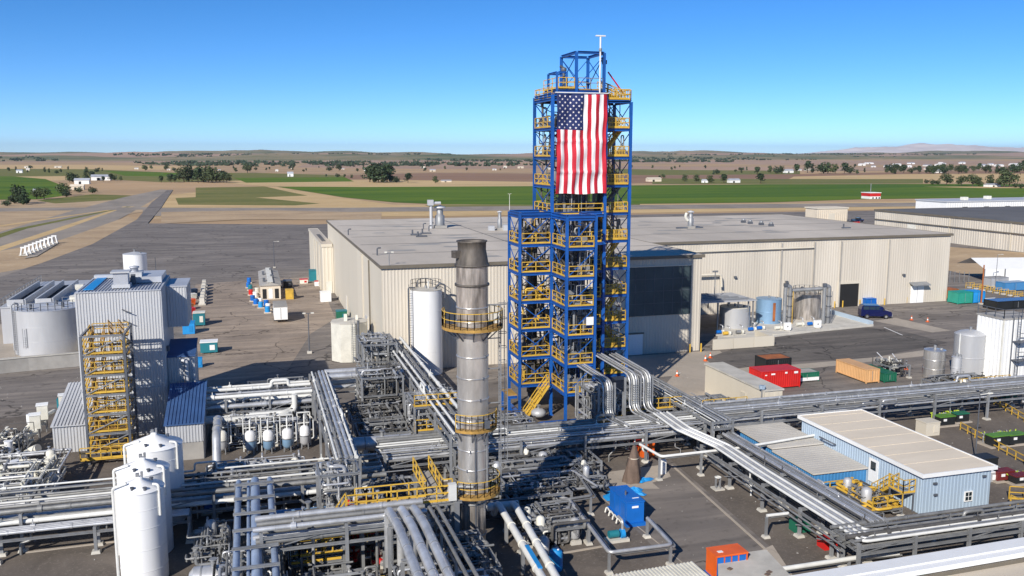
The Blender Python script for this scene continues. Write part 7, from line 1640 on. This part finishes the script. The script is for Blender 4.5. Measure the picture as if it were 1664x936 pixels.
t = thing('corrugated_roof_hut', 'hut with a pale corrugated roof at the bottom edge', 'hut', (22,46,GZ)); A,B = G(985,936,1.5), G(1124,913,1.5); D = G(1160,950,1.5)
ux = (B-A).normalized(); vx = Vector((ux.y,-ux.x,0)); Lr = (B-A).length; r = MB(); m = 24
for i in range(m):
    for f0,f1,dz in ((0,.6,0),(.6,.995,.05)):
        q = [A+ux*(Lr*(i+f0)/m)+vx*o for o in (0,5)]+[A+ux*(Lr*(i+f1)/m)+vx*o for o in (5,0)]; r.prism([k_.to_2d() for k_ in q],1.4,1.5+dz)
r.build('roof', mt['offw'], t); MB().prism([(A+ux*.1+vx*.1).to_2d(),(B-ux*.1+vx*.1).to_2d(),(B-ux*.1+vx*4.9).to_2d(),(A+ux*.1+vx*4.9).to_2d()],GZ,1.39).build('wall', mt['offw'], t)
box_thing('orange and yellow tool locker beneath the main rack', 1053,748,1.2,.9,1.15,'orange','locker','locker','orange'); box_thing('white upright board beside the orange locker', 1077,776,.6,.3,1.1,'wtrim','board','board','wtrim'); box_thing('red locker behind the orange locker', 1040,740,.7,.7,1.0,'red','locker','locker','red')
box_thing('orange tank box on the ground left of the stack', 703,705,1.7,1.2,1.0,'orange','equipment_box','box','rust'); box_thing('small orange machine on the ground in the pipe yard', 640,686,.7,.7,.9,'red','machine','machine','orange')
box_thing('dark green skip under the right-hand rack', 1305,872,1.2,.9,.75,'green','skip','skip','green'); box_thing('red valve crate under the right-hand rack', 1350,900,1.0,.9,.6,'red','crate','crate','red')
# low pipe frames in the front court
def loop(label, pts, z, r, mat, posts, cat='pipe frame'):
    P = [G(x,y,z) for x,y in pts]; t = thing('pipe_run', label, cat, (P[0].x,P[0].y,GZ)); MB().tube(P,r,8,.35).build('pipe', mt[mat], t)
    MB().tube([q+Vector((.35,.1,-.22)) for q in P],r*.6,6,.3).build('pipe', mt['pipe2'], t)
    for x,y in posts: q = G(x,y,z); MB().hbeam((q.x,q.y,GZ),(q.x,q.y,z-.1),.16).build('post', mt['steel'], t); MB().rbox(q.x,q.y,GZ-.04,.5,.5,.2,0,.8).build('footing', mt['conc'], t)
loop('grey pipe frame turning round the blue pump set', [(868,795),(925,812),(990,898),(1092,885),(1052,842)],1.7,.13,'pipe',[(990,898),(1090,885),(1052,842),(925,812),(955,850)])
loop('pipe frame left of the blue pump set', [(855,822),(962,805),(935,765)],1.8,.11,'pipe2',[(858,822),(960,805)]); loop('upper pipe frame beside the pot vessels', [(840,780),(930,764),(970,790)],1.9,.09,'pipe',[(845,780),(930,764)])
loop('single pipe crossing above the asphalt lane to the right-hand rack', [(1040,722),(1075,742),(1200,728),(1330,706)],2.3,.12,'wpipe',[(1072,742),(1140,735),(1200,728)])
loop('low white pipe in front of the kiosk running to the right', [(1268,925),(1400,905),(1460,899)],1.0,.16,'wpipe',[(1275,924),(1380,908)])
loop('short pipe goalpost between the right-hand rack and the lane', [(1246,833+5),(1281,834)],1.9,.12,'wpipe',[(1246,838)])
p = G(1166,800); t = thing('hydrant_stand', 'small white ring-topped stand on a pale footing', 'stand', (p.x,p.y,GZ)); MB().rbox(p.x,p.y,GZ-.02,.85,.85,.12).build('footing', mt['conc'], t); MB().lathe(p.x,p.y,[(.2,GZ+.95),(.28,GZ+.97),(.28,GZ+1.03),(.2,GZ+1.05)],16).build('ring', mt['wpipe'], t)
for a in (0.5,2.1,3.6,5.2): MB().beam((p.x+.22*math.cos(a),p.y+.22*math.sin(a),GZ+.1),(p.x+.24*math.cos(a),p.y+.24*math.sin(a),GZ+.96),.06).build('leg', mt['steel'], t)
vessel('pot_vessel','grey pot vessel left of the blue pump set, rear one','vessel',*(G(893,806).to_2d()),GZ+.4,1.9,.45,'tank',skirt=True)
vessel('pot_vessel','pale pot vessel beside the stack base','vessel',*(G(905,790).to_2d()),GZ+.4,1.6,.4,'offw',skirt=True)
pump(0,0,'small red-motored pump in the front court','front court pumps','red','offw',1.0,loc=G(873,850)); pump(0,0,'teal pump in front of the blue pump set',None,'teal','cyan',1.1,loc=G(1002,885)); pump(0,0,'white and red pump near the red-motored pump',None,'offw','red',.9,loc=G(918,845))
for q in list(bpy.data.objects):
    if q.get('label') == 'small red-motored pump in the front court': del q['group']
g = 'pumps under the racks'
for px,py in ((620,700),(655,705),(690,730),(560,720),(1100,700),(1150,720),(870,740),(930,745),(480,765),(420,770),(385,775),(330,880),(345,840),(620,860),(570,880),(540,905),(1290,790),(1330,820)):
    pump(px,py,'small grey pump half hidden beneath a pipe rack',g,rp.choice(('pblue','tank','offw','red','dsteel')),rp.choice(('offw','tank')),rp.uniform(.7,1.1))
def kerb(px0, px1, w_=.16, h=.07):
    a, c = G(*px0), G(*px1); d = (c-a).normalized(); nn = Vector((d.y,-d.x,0))*w_/2
    struct(MB().prism([(a+nn).to_2d(),(c+nn).to_2d(),(c-nn).to_2d(),(a-nn).to_2d()],GZ-.04,GZ+h).build('kerb', mt['apron']))
kerb((1092,762),(1246,902)); kerb((915,862+44),(990,893)); kerb((42,905),(196,886)); kerb((975,812),(1150,955),.08,.01)
for q in ([(1436,535),(1466,548),(1467,547.6),(1437,534.6)],[(1424,576),(1436,588),(1437,587.6),(1425.5,575.6)],[(1449,578),(1458,590),(1459,589.6),(1450.5,577.6)],[(1600,487),(1617,486),(1617,488),(1600,489)],[(1620,494),(1632,500),(1634,499),(1622,493)]):
    psheet('road_marking', q, GZ+.004, mt['wtrim'])
# ground litter nobody could count: pebbles and scraps in the yards
b = MB(); rl = random.Random(4)
for i in range(800):
    px = rl.uniform(0,1664); py = rl.uniform(460,936); q = G(px,py); s = rl.uniform(.02,.075)
    b.rbox(q.x,q.y,GZ-.03,s*2.2,s*1.4,s*.8,rl.uniform(0,3),.6)
b.build('ground_debris', mt['conc2'], kind='stuff')
ORD = ['first','second','third','fourth','fifth','sixth','seventh','eighth','ninth','tenth','eleventh','twelfth','thirteenth','fourteenth','fifteenth','sixteenth','seventeenth','eighteenth']
bygroup = {}
for o in bpy.data.objects:
    if o.get('group') and o.parent is None: bygroup.setdefault((o['group'], o['label']), []).append(o)
for (g, l), os_ in bygroup.items():
    if 2 <= len(os_) <= 18:
        os_.sort(key=lambda o: (o.location-cam.location).dot(RT)/max(1,(o.location-cam.location).dot(FW)))
        for i, o in enumerate(os_): 
            lab = ('leftmost ' if i == 0 else 'rightmost ' if i == len(os_)-1 else ORD[i]+' from the left, ')+l
            if len(lab.split()) <= 16: o['label'] = lab
            else: print('LONG', lab)
# ------------------------------------------------------------------ air

m = bpy.data.materials.new('pale air'); m.use_nodes = True; N = m.node_tree.nodes; N.remove(N['Principled BSDF'])
pv = N.new('ShaderNodeVolumePrincipled'); pv.inputs['Color'].default_value = (.72,.84,1.0,1); pv.inputs['Density'].default_value = 3.0e-5; pv.inputs['Anisotropy'].default_value = .2
m.node_tree.links.new(pv.outputs[0], N['Material Output'].inputs['Volume'])
MB().box(-27000,-23000,-2.2,27000,27000,300).build('haze', m, kind='stuff')
